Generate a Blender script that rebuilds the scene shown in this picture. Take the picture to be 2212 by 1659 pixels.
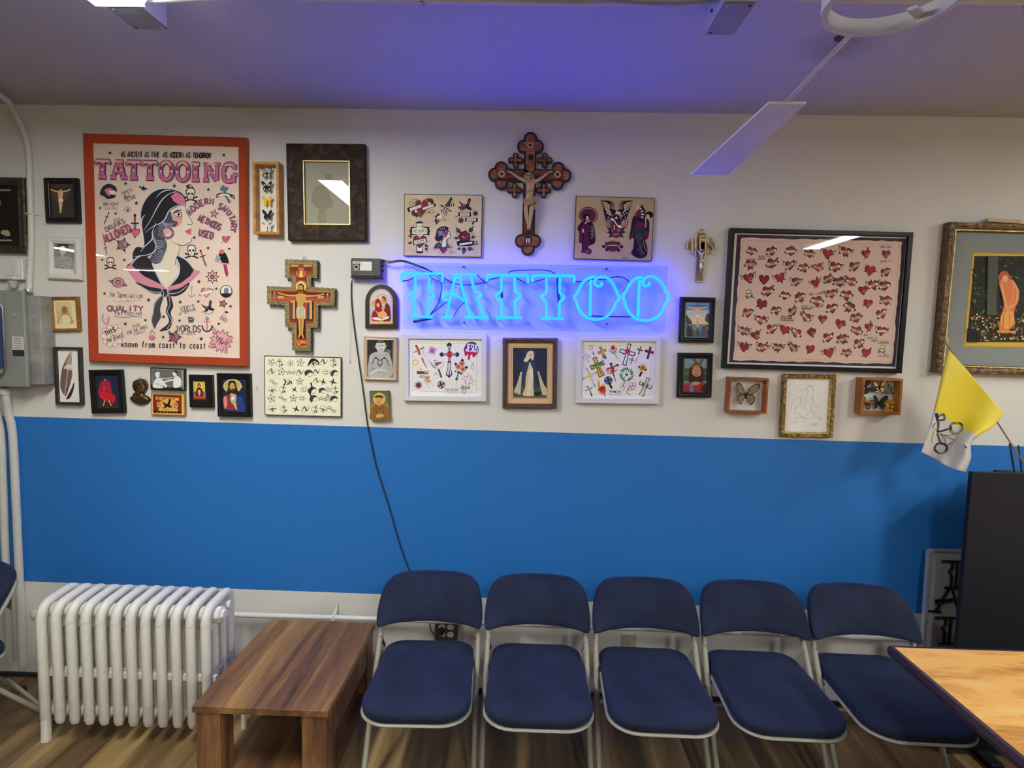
import bpy, bmesh, math, random
from mathutils import Vector, Matrix, Euler
for o in list(bpy.data.objects): bpy.data.objects.remove(o)
sc = bpy.context.scene
PI = math.pi
# ------------------------------------------------------------------ camera
FOC, PITCH, YAW, ROLL, DIST, EYE = 1250.0, 0.0816, 0.0226, 0.0219, 2.8261, 1.82
CEIL, BT, BB = 2.8817, 1.3552, 0.4991          # ceiling, top and bottom of the blue band
_F = Vector((-math.sin(YAW)*math.cos(PITCH), math.cos(YAW)*math.cos(PITCH), -math.sin(PITCH)))
_R0 = _F.cross(Vector((0, 0, 1))).normalized(); _U0 = _R0.cross(_F)
_R = math.cos(ROLL)*_R0 + math.sin(ROLL)*_U0
_U = -math.sin(ROLL)*_R0 + math.cos(ROLL)*_U0
CAMP = Vector((0, -DIST, EYE))
cam = bpy.data.objects.new('camera', bpy.data.cameras.new('camera'))
sc.collection.objects.link(cam); sc.camera = cam
M = Matrix((( _R.x, _U.x, -_F.x), (_R.y, _U.y, -_F.y), (_R.z, _U.z, -_F.z))).to_4x4()
cam.matrix_world = Matrix.Translation(CAMP) @ M
cam.data.sensor_width = 36.0; cam.data.lens = 36.0*FOC/2212.0; cam.data.clip_start = .02
def ray(u, v): return _F + _R*((u-1106)/FOC) - _U*((v-829.5)/FOC)
def on_wall(u, v, d=0.0):                        # surveyed pixel -> point on the plane d metres off the wall
    r = ray(u, v); return CAMP + r*((DIST-d)/r.y)
def on_level(u, v, z):
    r = ray(u, v); return CAMP + r*((z-EYE)/r.z)
# ------------------------------------------------------------------ world, exposure
w = bpy.data.worlds.new('world'); sc.world = w; w.use_nodes = True
w.node_tree.nodes['Background'].inputs[0].default_value = (.75, .8, 1, 1)
w.node_tree.nodes['Background'].inputs[1].default_value = 0.0
sc.view_settings.view_transform = 'Standard'; sc.view_settings.look = 'None'
sc.view_settings.exposure = 0.0; sc.view_settings.gamma = 1.0; sc.view_settings.use_curve_mapping = False
LAMP = 92.0          # radiance of the ceiling tubes' lens
LAMPC = (1.0, .98, .885)
NEON = (.02, .66, 42.0)
KILL = .70           # how brightly the wall is lit: observed colour / KILL = paint colour
# ------------------------------------------------------------------ materials
_mats = {}
def lin(h):
    h = h.lstrip('#'); r = []
    for i in (0, 2, 4):
        c = int(h[i:i+2], 16)/255; r.append(c/12.92 if c <= .04045 else ((c+.055)/1.055)**2.4)
    return r
def alb(h, k=None): return [min(.88, max(.004, c/(k or KILL))) for c in lin(h)]
def pm(name, col, rough=.6, metal=0.0, bump=0, bscale=50, var=0, vscale=8, spec=.5, coat=0, detail=4):
    if name in _mats: return _mats[name]
    m = bpy.data.materials.new(name); m.use_nodes = True; nt = m.node_tree; b = nt.nodes['Principled BSDF']
    c = alb(col) if isinstance(col, str) else list(col)
    b.inputs['Base Color'].default_value = (*c, 1); b.inputs['Roughness'].default_value = rough
    b.inputs['Metallic'].default_value = metal; b.inputs['Specular IOR Level'].default_value = spec
    b.inputs['Coat Weight'].default_value = coat
    tc = nt.nodes.new('ShaderNodeTexCoord')
    if var:
        n = nt.nodes.new('ShaderNodeTexNoise'); n.inputs['Scale'].default_value = vscale; n.inputs['Detail'].default_value = detail
        nt.links.new(tc.outputs['Object'], n.inputs['Vector'])
        r = nt.nodes.new('ShaderNodeValToRGB'); nt.links.new(n.outputs['Fac'], r.inputs[0])
        r.color_ramp.elements[0].position = .3; r.color_ramp.elements[1].position = .7
        r.color_ramp.elements[0].color = (*[x*(1-var) for x in c], 1); r.color_ramp.elements[1].color = (*[min(.9, x*(1+var)) for x in c], 1)
        nt.links.new(r.outputs[0], b.inputs['Base Color'])
    if bump:
        n = nt.nodes.new('ShaderNodeTexNoise'); n.inputs['Scale'].default_value = bscale; n.inputs['Detail'].default_value = 3
        nt.links.new(tc.outputs['Object'], n.inputs['Vector'])
        bp = nt.nodes.new('ShaderNodeBump'); bp.inputs['Strength'].default_value = bump; bp.inputs['Distance'].default_value = .01
        nt.links.new(n.outputs['Fac'], bp.inputs['Height']); nt.links.new(bp.outputs[0], b.inputs['Normal'])
    _mats[name] = m; return m
def ink(h):                                        # flat printed colour
    return pm('ink_'+h.lstrip('#'), h, rough=.75, spec=.15)
def wood(name, c1, c2, c3, along=(1, 14, 14), scale=3.0, rough=.45, bump=.05, streak=1.0, coat=0, spec=.3):
    if name in _mats: return _mats[name]
    m = bpy.data.materials.new(name); m.use_nodes = True; nt = m.node_tree; b = nt.nodes['Principled BSDF']
    N = nt.nodes.new; L = nt.links.new
    tc = N('ShaderNodeTexCoord'); mp = N('ShaderNodeMapping'); mp.inputs['Scale'].default_value = along
    L(tc.outputs['Object'], mp.inputs[0])
    n1 = N('ShaderNodeTexNoise'); n1.inputs['Scale'].default_value = scale; n1.inputs['Detail'].default_value = 8; n1.inputs['Distortion'].default_value = .6
    L(mp.outputs[0], n1.inputs['Vector'])
    n2 = N('ShaderNodeTexNoise'); n2.inputs['Scale'].default_value = scale*9; n2.inputs['Detail'].default_value = 6
    L(mp.outputs[0], n2.inputs['Vector'])
    r = N('ShaderNodeValToRGB'); e = r.color_ramp.elements
    e[0].position = .34; e[0].color = (*alb(c1), 1); e[1].position = .66; e[1].color = (*alb(c3), 1)
    k = e.new(.5); k.color = (*alb(c2), 1)
    mx = N('ShaderNodeMix'); mx.data_type = 'FLOAT'; mx.inputs[0].default_value = .38*streak
    L(n1.outputs['Fac'], mx.inputs[2]); L(n2.outputs['Fac'], mx.inputs[3]); L(mx.outputs[0], r.inputs[0])
    L(r.outputs[0], b.inputs['Base Color']); b.inputs['Roughness'].default_value = rough
    b.inputs['Coat Weight'].default_value = coat; b.inputs['Specular IOR Level'].default_value = spec
    bp = N('ShaderNodeBump'); bp.inputs['Strength'].default_value = bump; bp.inputs['Distance'].default_value = .003
    L(n2.outputs['Fac'], bp.inputs['Height']); L(bp.outputs[0], b.inputs['Normal'])
    _mats[name] = m; return m
def emis(name, col, s):
    if name in _mats: return _mats[name]
    m = bpy.data.materials.new(name); m.use_nodes = True; nt = m.node_tree; b = nt.nodes['Principled BSDF']
    b.inputs['Base Color'].default_value = (.02, .02, .02, 1); b.inputs['Emission Color'].default_value = (*col, 1); b.inputs['Emission Strength'].default_value = s
    _mats[name] = m; return m
def glassm(name='picture_glass', tint=(1, 1, 1), refl=1.0, rough=.0):
    if name in _mats: return _mats[name]
    m = bpy.data.materials.new(name); m.use_nodes = True; nt = m.node_tree; nt.nodes.remove(nt.nodes['Principled BSDF'])
    N = nt.nodes.new; L = nt.links.new
    t = N('ShaderNodeBsdfTransparent'); t.inputs[0].default_value = (*tint, 1)
    g = N('ShaderNodeBsdfGlossy'); g.inputs['Roughness'].default_value = rough
    f = N('ShaderNodeFresnel'); f.inputs[0].default_value = 1.5
    mu = N('ShaderNodeMath'); mu.operation = 'MULTIPLY'; mu.inputs[1].default_value = refl; L(f.outputs[0], mu.inputs[0])
    ge = N('ShaderNodeNewGeometry'); fr = N('ShaderNodeMath'); fr.operation = 'SUBTRACT'; fr.inputs[0].default_value = 1.0; L(ge.outputs['Backfacing'], fr.inputs[1])   # only the outer face of the pane reflects
    m2 = N('ShaderNodeMath'); m2.operation = 'MULTIPLY'; L(mu.outputs[0], m2.inputs[0]); L(fr.outputs[0], m2.inputs[1]); mu = m2
    x = N('ShaderNodeMixShader'); L(mu.outputs[0], x.inputs[0]); L(t.outputs[0], x.inputs[1]); L(g.outputs[0], x.inputs[2])
    L(x.outputs[0], nt.nodes['Material Output'].inputs[0]); _mats[name] = m; return m
# ------------------------------------------------------------------ objects
def link(o): sc.collection.objects.link(o); return o
def tag(o, label, cat, group=None, kind=None):
    if label: o['label'] = label
    if cat: o['category'] = cat
    if group: o['group'] = group
    if kind: o['kind'] = kind
    return o
def empty(name, loc, label, cat, group=None, rot=(0, 0, 0)):
    o = bpy.data.objects.new(name, None); o.empty_display_size = .05; o.location = loc; o.rotation_euler = rot
    link(o); return tag(o, label, cat, group)
class MB:
    def __init__(s): s.v = []; s.f = []; s.mi = []; s.ms = []; s.cur = 0
    def m(s, mat):
        if mat not in s.ms: s.ms.append(mat)
        s.cur = s.ms.index(mat); return s
    def add(s, vs, fs):
        n = len(s.v); s.v += [tuple(p) for p in vs]
        for f in fs: s.f.append([i+n for i in f]); s.mi.append(s.cur)
        return s
    def box(s, c, d, rot=None, bev=0):
        x, y, z = d[0]/2, d[1]/2, d[2]/2
        if bev:
            b = bev; pts = []
            for sx in (-1, 1):
                for sy in (-1, 1):
                    for sz in (-1, 1):
                        pts += [(sx*(x-b), sy*(y-b), sz*z), (sx*(x-b), sy*y, sz*(z-b)), (sx*x, sy*(y-b), sz*(z-b))]
            bm = bmesh.new(); [bm.verts.new(p) for p in pts]; bmesh.ops.convex_hull(bm, input=bm.verts); bm.verts.index_update()
            P = [v.co.copy() for v in bm.verts]; F = [[v.index for v in f.verts] for f in bm.faces]; bm.free()
        else:
            P = [Vector((i*x, j*y, k*z)) for i in (-1, 1) for j in (-1, 1) for k in (-1, 1)]
            F = [(0, 1, 3, 2), (4, 6, 7, 5), (0, 4, 5, 1), (2, 3, 7, 6), (0, 2, 6, 4), (1, 5, 7, 3)]
        if rot: R = Euler(rot).to_matrix(); P = [R @ Vector(p) for p in P]
        c = Vector(c); return s.add([Vector(p)+c for p in P], F)
    def bb(s, x0, x1, y0, y1, z0, z1, bev=0): return s.box(((x0+x1)/2, (y0+y1)/2, (z0+z1)/2), (abs(x1-x0), abs(y1-y0), abs(z1-z0)), None, bev)
    def prism(s, poly, y0, y1):                    # poly in (x, z), extruded along y
        n = len(poly)
        return s.add([(x, y0, z) for x, z in poly]+[(x, y1, z) for x, z in poly],
                     [list(range(n)), list(range(2*n-1, n-1, -1))]+[(i, (i+1) % n, n+(i+1) % n, n+i) for i in range(n)])
    def tube(s, pts, r, seg=8, closed=False, cap=True, flat=None):
        P = [Vector(p) for p in pts]; n = len(P); rs = r if isinstance(r, list) else [r]*n
        T = []
        for i in range(n):
            a = P[(i-1) % n] if (closed or i) else P[0]; b = P[(i+1) % n] if (closed or i < n-1) else P[-1]
            t = (b-a); T.append(t.normalized() if t.length > 1e-9 else Vector((0, 0, 1)))
        u = T[0].orthogonal().normalized() if not flat else (Vector(flat)-T[0]*Vector(flat).dot(T[0])).normalized()
        V = []
        for i in range(n):
            u = (u-T[i]*u.dot(T[i])); u = u.normalized() if u.length > 1e-6 else T[i].orthogonal().normalized()
            w_ = T[i].cross(u); R = rs[i]; ra, rb = R if isinstance(R, (tuple, list)) else (R, R)
            for k in range(seg): an = 2*PI*k/seg; V.append(P[i]+u*(math.cos(an)*ra)+w_*(math.sin(an)*rb))
        F = []
        for i in range(n if closed else n-1):
            j = (i+1) % n
            for k in range(seg): F.append((i*seg+k, i*seg+(k+1) % seg, j*seg+(k+1) % seg, j*seg+k))
        if cap and not closed: F += [list(range(seg))[::-1], [(n-1)*seg+k for k in range(seg)]]
        return s.add(V, F)
    def lathe(s, prof, c=(0, 0, 0), seg=24, axis='z'):  # prof [(r, h)]
        V = []; F = []; n = len(prof)
        for r_, h in prof:
            for k in range(seg):
                a = 2*PI*k/seg; p = (r_*math.cos(a), r_*math.sin(a), h)
                if axis == 'y': p = (p[0], p[2], p[1])
                if axis == 'x': p = (p[2], p[0], p[1])
                V.append((p[0]+c[0], p[1]+c[1], p[2]+c[2]))
        for i in range(n-1):
            for k in range(seg): F.append((i*seg+k, i*seg+(k+1) % seg, (i+1)*seg+(k+1) % seg, (i+1)*seg+k))
        F += [list(range(seg)), [(n-1)*seg+k for k in range(seg)]]
        return s.add(V, F)
    def ball(s, c, r, seg=12):
        rx, ry, rz = r if isinstance(r, (tuple, list)) else (r, r, r); V = [(c[0], c[1], c[2]-rz)]; F = []; h = seg//2
        for i in range(1, h):
            t = -PI/2+PI*i/h
            for k in range(seg): a = 2*PI*k/seg; V.append((c[0]+rx*math.cos(t)*math.cos(a), c[1]+ry*math.cos(t)*math.sin(a), c[2]+rz*math.sin(t)))
        V.append((c[0], c[1], c[2]+rz)); e = len(V)-1
        for k in range(seg):
            F.append((0, 1+(k+1) % seg, 1+k)); F.append((e, 1+(h-2)*seg+k, 1+(h-2)*seg+(k+1) % seg))
            for i in range(h-2): F.append((1+i*seg+k, 1+i*seg+(k+1) % seg, 1+(i+1)*seg+(k+1) % seg, 1+(i+1)*seg+k))
        return s.add(V, F)
    def frame(s, w_, h, prof):                     # mitred moulding, prof [(inset, out)]
        V = []; n = len(prof)
        for i, (a, o) in enumerate(prof): x, z = w_/2-a, h/2-a; V += [(-x, -o, -z), (x, -o, -z), (x, -o, z), (-x, -o, z)]
        F = []
        for i in range(n-1):
            for k in range(4): F.append((i*4+k, i*4+(k+1) % 4, (i+1)*4+(k+1) % 4, (i+1)*4+k))
        return s.add(V, F)
    def build(s, name, mat=None, parent=None, smooth=.6, recalc=True, loc=None):
        me = bpy.data.meshes.new(name); me.from_pydata(s.v, [], s.f)
        ms = s.ms if (s.ms and mat is None) else [mat]
        for m_ in ms: me.materials.append(m_)
        if s.ms and mat is None: me.polygons.foreach_set('material_index', s.mi)
        if recalc:
            bm = bmesh.new(); bm.from_mesh(me); bmesh.ops.recalc_face_normals(bm, faces=bm.faces); bm.to_mesh(me); bm.free()
        if smooth: me.shade_smooth(); me.set_sharp_from_angle(angle=smooth)
        me.update(); o = bpy.data.objects.new(name, me); link(o)
        if parent: o.parent = parent
        if loc: o.location = loc
        return o
def crom(pts, closed=False, n=6):
    P = [Vector(p) for p in pts]; N = len(P); out = []
    for i in range(N if closed else N-1):
        g = (lambda k: P[k % N]) if closed else (lambda k: P[max(0, min(N-1, k))])
        a, b, c, d = g(i-1), g(i), g(i+1), g(i+2)
        for k in range(n):
            t = k/n; out.append(.5*((2*b)+(c-a)*t+(2*a-5*b+4*c-d)*t*t+(3*b-a-3*c+d)*t**3))
    if not closed: out.append(P[-1])
    return out
def copy_tree(o, parent=None):
    c = o.copy(); link(c)
    if parent: c.parent = parent
    for ch in list(o.children): copy_tree(ch, c)
    return c
# ------------------------------------------------------------------ printed art (flat inks laid on a sheet)
FONT = {
'A': "0,0 .5,1 1,0|.2,.36 .8,.36", 'B': "0,0 0,1 .7,1 .95,.78 .7,.54 0,.54|.7,.54 1,.28 .7,0 0,0", 'C': "1,.8 .7,1 .3,1 0,.7 0,.3 .3,0 .7,0 1,.2",
'D': "0,0 0,1 .6,1 1,.7 1,.3 .6,0 0,0", 'E': "1,0 0,0 0,1 1,1|0,.52 .7,.52", 'F': "0,0 0,1 1,1|0,.52 .7,.52", 'G': "1,.8 .7,1 .3,1 0,.7 0,.3 .3,0 .7,0 1,.2 1,.45 .6,.45",
'H': "0,0 0,1|1,0 1,1|0,.5 1,.5", 'I': ".5,0 .5,1", 'J': ".8,1 .8,.25 .5,0 .2,.05 .05,.3", 'K': "0,0 0,1|1,1 0,.42|.25,.6 1,0", 'L': "0,1 0,0 1,0",
'M': "0,0 .05,1 .5,.3 .95,1 1,0", 'N': "0,0 0,1 1,0 1,1", 'O': "0,.3 0,.7 .3,1 .7,1 1,.7 1,.3 .7,0 .3,0 0,.3", 'P': "0,0 0,1 .7,1 1,.75 .7,.48 0,.48",
'Q': "0,.3 0,.7 .3,1 .7,1 1,.7 1,.3 .7,0 .3,0 0,.3|.6,.3 1,-.1", 'R': "0,0 0,1 .7,1 1,.75 .7,.48 0,.48|.5,.48 1,0", 'S': ".95,.82 .7,1 .3,1 .05,.8 .1,.6 .9,.42 1,.2 .7,0 .3,0 .02,.18",
'T': ".5,0 .5,1|0,1 1,1", 'U': "0,1 0,.3 .3,0 .7,0 1,.3 1,1", 'V': "0,1 .5,0 1,1", 'W': "0,1 .25,0 .5,.75 .75,0 1,1", 'X': "0,0 1,1|0,1 1,0", 'Y': "0,1 .5,.5 1,1|.5,.5 .5,0",
'Z': "0,1 1,1 0,0 1,0", '0': "0,.3 0,.7 .3,1 .7,1 1,.7 1,.3 .7,0 .3,0 0,.3", '1': ".2,.8 .5,1 .5,0", '3': ".1,.9 .5,1 .9,.8 .5,.55 1,.25 .5,0 .05,.12", "'": ".5,1 .4,.75", '.': ".5,0 .5,.06", '-': ".1,.5 .9,.5",
'a': ".1,.55 .45,.68 .75,.55 .75,.05 .95,0|.75,.4 .25,.36 .1,.15 .35,0 .75,.15", 'c': ".85,.55 .5,.68 .12,.4 .2,.08 .55,0 .9,.15", 'd': ".85,1 .85,0|.85,.5 .4,.66 .1,.35 .35,0 .85,.15",
'e': ".1,.35 .88,.35 .75,.62 .4,.68 .1,.35 .25,.02 .6,0 .88,.15", 'f': ".9,.92 .6,1 .4,.8 .4,0|.1,.62 .8,.62", 'h': ".1,1 .1,0|.1,.45 .5,.68 .85,.5 .85,0", 'i': ".5,0 .5,.64|.5,.85 .5,.92",
'k': ".1,1 .1,0|.85,.65 .1,.3|.35,.42 .9,0", 'l': ".5,0 .5,1", 'm': ".02,0 .02,.66|.02,.5 .28,.68 .5,.5 .5,0|.5,.5 .75,.68 .98,.5 .98,0", 'n': ".1,0 .1,.66|.1,.45 .5,.68 .85,.5 .85,0",
'o': ".1,.34 .2,.6 .5,.68 .8,.6 .9,.34 .8,.08 .5,0 .2,.08 .1,.34", 'p': ".1,.66 .1,-.3|.1,.5 .5,.68 .9,.35 .5,0 .1,.15", 'r': ".2,0 .2,.66|.2,.42 .5,.64 .85,.62", 's': ".85,.56 .5,.68 .18,.52 .8,.22 .5,0 .12,.12",
't': ".45,.95 .45,.12 .8,.02|.1,.64 .85,.64", 'u': ".1,.66 .1,.2 .4,0 .85,.2|.85,.66 .85,0", 'w': ".0,.66 .25,0 .5,.5 .75,0 1,.66", 'y': ".1,.66 .5,0|.9,.66 .3,-.3", 'z': ".1,.64 .85,.64 .1,0 .9,0", 'v': ".05,.66 .5,0 .95,.66", 'g': ".85,.66 .85,-.2 .4,-.3|.85,.5 .4,.66 .1,.35 .4,.02 .85,.18", 'x': ".1,.66 .9,0|.9,.66 .1,0", 'b': ".1,1 .1,0|.1,.5 .5,.68 .9,.35 .5,0 .1,.15", 'j': ".6,.66 .6,-.2 .2,-.3"}
FONT = {k: [[tuple(map(float, p.split(','))) for p in st.split()] for st in v.split('|')] for k, v in FONT.items()}
class Art:
    def __init__(s, root_inv, crop, depth, y0, step=1.5e-5):
        s.inv = root_inv; s.crop = crop; s.depth = depth; s.y0 = y0; s.step = step; s.n = 0; s.mb = MB(); s.st = [(1, 0, 0, 0, 1)]; s.dy = 0
    def tf(s, p):
        x, y = p[0], p[1]
        a, b, tx, ty, _ = (s.st[-1])
        return (a*x-b*y+tx, b*x+a*y+ty)
    def loc(s, p):
        ox, oy, k = s.crop; q = s.inv @ on_wall(ox+p[0]/k, oy+p[1]/k, s.depth); return (q.x, q.z)
    def at(s, x, y, sc_=1, rot=0):
        a0, b0, tx, ty, k = s.st[-1]; r = math.radians(rot); a, b = sc_*math.cos(r), sc_*math.sin(r)
        nx, ny = a0*x-b0*y+tx, b0*x+a0*y+ty
        s.st.append((a0*a-b0*b, a0*b+b0*a, nx, ny, k*sc_)); return s
    def end(s): s.st.pop(); return s
    def __enter__(s): return s
    def __exit__(s, *a): s.end()
    def poly(s, pts, col, raw=False):
        s.n += 1; y = s.y0-s.n*s.step+s.dy
        q = [s.loc(p if raw else s.tf(p)) for p in pts]; s.mb.m(ink(col))
        s.mb.add([(a, y, b) for a, b in q], [list(range(len(q)))])
    def blob(s, pts, col, n=5): s.poly([(p.x, p.y) for p in crom([(a, b, 0) for a, b in pts], True, n)], col)
    def circ(s, x, y, r, col, ry=None, rot=0, n=18):
        ry = ry or r; c, d = math.cos(math.radians(rot)), math.sin(math.radians(rot))
        s.poly([(x+r*math.cos(t)*c-ry*math.sin(t)*d, y+r*math.cos(t)*d+ry*math.sin(t)*c) for t in [2*PI*k/n for k in range(n)]], col)
    def ring(s, x, y, r, wd, col, ry=None, n=20, a0=0, a1=360):
        ry = ry or r; s.line([(x+r*math.cos(math.radians(t)), y+ry*math.sin(math.radians(t))) for t in [a0+(a1-a0)*k/n for k in range(n+1)]], wd, col)
    def line(s, pts, wd, col, smooth=False, taper=None):
        if smooth: pts = [(p.x, p.y) for p in crom([(a, b, 0) for a, b in pts], False, 5)]
        k = s.st[-1][4]; P = [Vector(s.tf(p)) for p in pts]; wd = wd*k; N = len(P)
        if N < 2: return
        s.n += 1; y = s.y0-s.n*s.step+s.dy; V = []
        for i in range(N):
            a = (P[i]-P[i-1]) if i else None; b = (P[i+1]-P[i]) if i < N-1 else None
            a = a.normalized() if a is not None and a.length > 1e-9 else None; b = b.normalized() if b is not None and b.length > 1e-9 else None
            if a is None: a = b
            if b is None: b = a
            if a is None: return
            t = a+b; t = t.normalized() if t.length > 1e-3 else a
            nn = Vector((-t.y, t.x)); c = max(.45, nn.dot(Vector((-a.y, a.x))))
            h = wd/2/c
            if taper is not None: f = i/(N-1); h *= taper[0]+(taper[1]-taper[0])*f if len(taper) == 2 else (taper[0]*(1-2*f)+taper[1]*2*f if f < .5 else taper[1]*(2-2*f)+taper[2]*(2*f-1))
            V += [P[i]+nn*h, P[i]-nn*h]
        q = [s.loc(p) for p in V]; s.mb.m(ink(col)); s.mb.add([(a, y, b) for a, b in q], [(2*i, 2*i+1, 2*i+3, 2*i+2) for i in range(N-1)])
    def seg(s, *c, w=3, col='#1c1a20'): s.line([(c[i], c[i+1]) for i in range(0, len(c), 2)], w, col)
    def text(s, t, x, y, h, wd, col='#1c1a20', cw=.6, sp=.3, rot=0, serif=0, center=False, arc=None, bars=None):
        n = len(t); adv = (cw+sp)*h; x0 = -(n*adv-sp*h)/2 if center else 0
        if arc is None: s.at(x, y, 1, rot)
        for i, ch in enumerate(t):
            if ch == ' ' or ch not in FONT: continue
            px = x0+i*adv
            if arc is not None:                    # arc = (radius, start degrees, degrees per letter) about x, y
                R_, a0, da = arc; an = a0+da*i; s.at(x+R_*math.cos(math.radians(an)), y+R_*math.sin(math.radians(an)), 1, an+90); px = -cw*h/2
            for st in FONT[ch]:
                s.line([(px+a*cw*h, -b*h) for a, b in st], wd, col)
                if serif:
                    for e in ((0, 1), (-1, -2)):
                        a, b = st[e[0]]
                        if (b < .02 or b > .98 or abs(b-.66) < .03) and abs(st[e[0]][0]-st[e[1]][0]) < abs(st[e[0]][1]-st[e[1]][1])+.01:
                            s.line([(px+a*cw*h-serif*h, -b*h+(wd*.3 if b > .5 else -wd*.3)), (px+a*cw*h+serif*h, -b*h+(wd*.3 if b > .5 else -wd*.3))], wd*.62, col)
            if arc is not None: s.end()
        if arc is None: s.end()
    def star(s, x, y, r, col, rot=0, k=5, inner=.42):
        s.poly([(x+(r if i % 2 == 0 else r*inner)*math.sin(math.radians(rot+i*180/k)), y-(r if i % 2 == 0 else r*inner)*math.cos(math.radians(rot+i*180/k))) for i in range(2*k)], col)
    def build(s, name, parent): return s.mb.build(name, None, parent, smooth=0, recalc=False)
K_ = '#1d1a22'; RED = '#a03a48'; DRED = '#6e2a3c'; CRE = '#d9cdb0'; GRN = '#3c5a52'
HEART = [(0, 1), (-.55, .42), (-.92, -.1), (-.88, -.6), (-.5, -.85), (-.12, -.7), (0, -.42), (.12, -.7), (.5, -.85), (.88, -.6), (.92, -.1), (.55, .42)]
def heart(a, col=RED, out=K_, hi=None):
    a.poly([(x*1.13, y*1.13) for x, y in HEART], out); a.poly(HEART, col)
    a.line([(-.3, -.55), (-.05, -.3), (.0, .4)], .1, out, taper=(.2, 1)) if hi else None
    a.line([(-.6, -.55), (-.72, -.2), (-.5, .2)], .12, out, True, (.3, 1, .1))
def banner(a, text='', col=CRE, out=K_, w=1.25, h=.28, rot=-14):
    with a.at(0, .05, 1, rot):
        a.poly([(-w-.25, -h*.2), (-w+.1, h*.4), (-w+.15, h*1.7), (-w-.32, h*1.3)], out); a.poly([(w+.25, h*.2), (w-.1, -h*.4), (w-.15, -h*1.7), (w+.32, -h*1.3)], out)
        a.poly([(-w-.05, -h-.06), (w+.05, -h-.06), (w+.05, h+.06), (-w-.05, h+.06)], out); a.poly([(-w, -h), (w, -h), (w, h), (-w, h)], col)
        if text: a.text(text, 0, h*.55, h*1.15, .07, out, center=True)
def leaf(a, x, y, rot, s=1, col=GRN):
    with a.at(x, y, s, rot):
        a.poly([(0, .16), (.35, .3), (.62, .1), (1, 0), (.62, -.14), (.35, -.32), (0, -.16)], K_); a.poly([(.12, .08), (.38, .2), (.75, 0), (.38, -.2), (.12, -.08)], col)
def rose(a, col=RED):
    for k in range(5): leaf(a, math.cos(k*1.257)*.55, math.sin(k*1.257)*.55, k*72, .75)
    a.star(0, 0, .86, K_, 10, 7, .8); a.star(0, 0, .74, col, 10, 7, .8)
    for r_ in (.5, .28): a.ring(0, 0, r_, .09, K_, n=10, a0=20, a1=300)
    a.seg(-.1, 0, .15, .02, w=.12, col=K_)
def dagger(a, col=RED):
    a.poly([(-.1, -.3), (.1, -.3), (.07, .75), (0, 1), (-.07, .75)], K_); a.poly([(-.04, -.25), (.05, -.25), (.02, .8)], '#8f98a0')
    a.poly([(-.36, -.36), (.36, -.36), (.3, -.24), (-.3, -.24)], K_); a.poly([(-.1, -.9), (.1, -.9), (.08, -.36), (-.08, -.36)], col); a.circ(0, -.95, .12, K_, n=10)
def skull(a, col=CRE):
    a.seg(-.9, .3, .9, .95, w=.2, col=K_); a.seg(.9, .3, -.9, .95, w=.2, col=K_)
    a.blob([(-.62, -.2), (-.4, -.8), (.4, -.8), (.62, -.2), (.42, .25), (.36, .7), (-.36, .7), (-.42, .25)], K_)
    a.blob([(-.5, -.2), (-.33, -.68), (.33, -.68), (.5, -.2), (.33, .2), (.27, .6), (-.27, .6), (-.33, .2)], col)
    a.circ(-.22, -.08, .16, K_, n=8); a.circ(.22, -.08, .16, K_, n=8); a.poly([(0, .1), (.08, .26), (-.08, .26)], K_)
    for x in (-.15, 0, .15): a.seg(x, .36, x, .58, w=.05, col=K_)
def swallow(a, col=K_, b='#5a5f80'):
    a.poly([(-1, -.5), (-.35, -.2), (.1, -.15), (.2, .15), (-.3, .3)], col); a.poly([(.0, -.1), (.15, -1), (.45, -.9), (.35, 0), (.2, .15)], col)
    a.poly([(-.7, -.38), (-.3, -.12), (0, 0), (-.25, .16)], b); a.poly([(.16, -.3), (.25, -.8), (.32, -.2)], b)
    a.poly([(.1, -.1), (.7, .1), (.85, .3), (.6, .4), (.1, .3)], col); a.poly([(.2, .1), (-.6, .9), (-.3, .45), (-.8, .6), (0, 0)], col); a.circ(.68, .22, .05, CRE, n=6)
def lcross(a, col, out=K_, w=.2, fl=.1):
    for o, c in ((.08, out), (0, col)):
        a.poly([(-w-o, -1-o), (w+o, -1-o), (w*.7+o, -.3-o), (.68+o, -w-.25-o+.02), (.68+o, w-.2+o), (w*.7+o, -.05+o), (w+fl+o, 1+o), (-w-fl-o, 1+o), (-w*.7-o, -.05+o), (-.68-o, w-.2+o), (-.68-o, -w-.25-o+.02), (-w*.7-o, -.3-o)], c)
def fig(a, robe, skin='#c9a184', hair='#3a2a20', halo=None, inner=None):   # standing robed figure, unit height about 2
    if halo: a.circ(0, -.78, .26, halo)
    a.blob([(-.14, -.62), (-.32, -.45), (-.42, .1), (-.36, .7), (-.42, 1), (.42, 1), (.36, .7), (.42, .1), (.32, -.45), (.14, -.62)], robe)
    if inner: a.blob([(-.08, -.6), (-.14, 0), (-.18, .95), (.18, .95), (.14, 0), (.08, -.6)], inner)
    a.circ(0, -.8, .15, hair); a.circ(0, -.76, .11, skin, .14, n=12)
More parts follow.
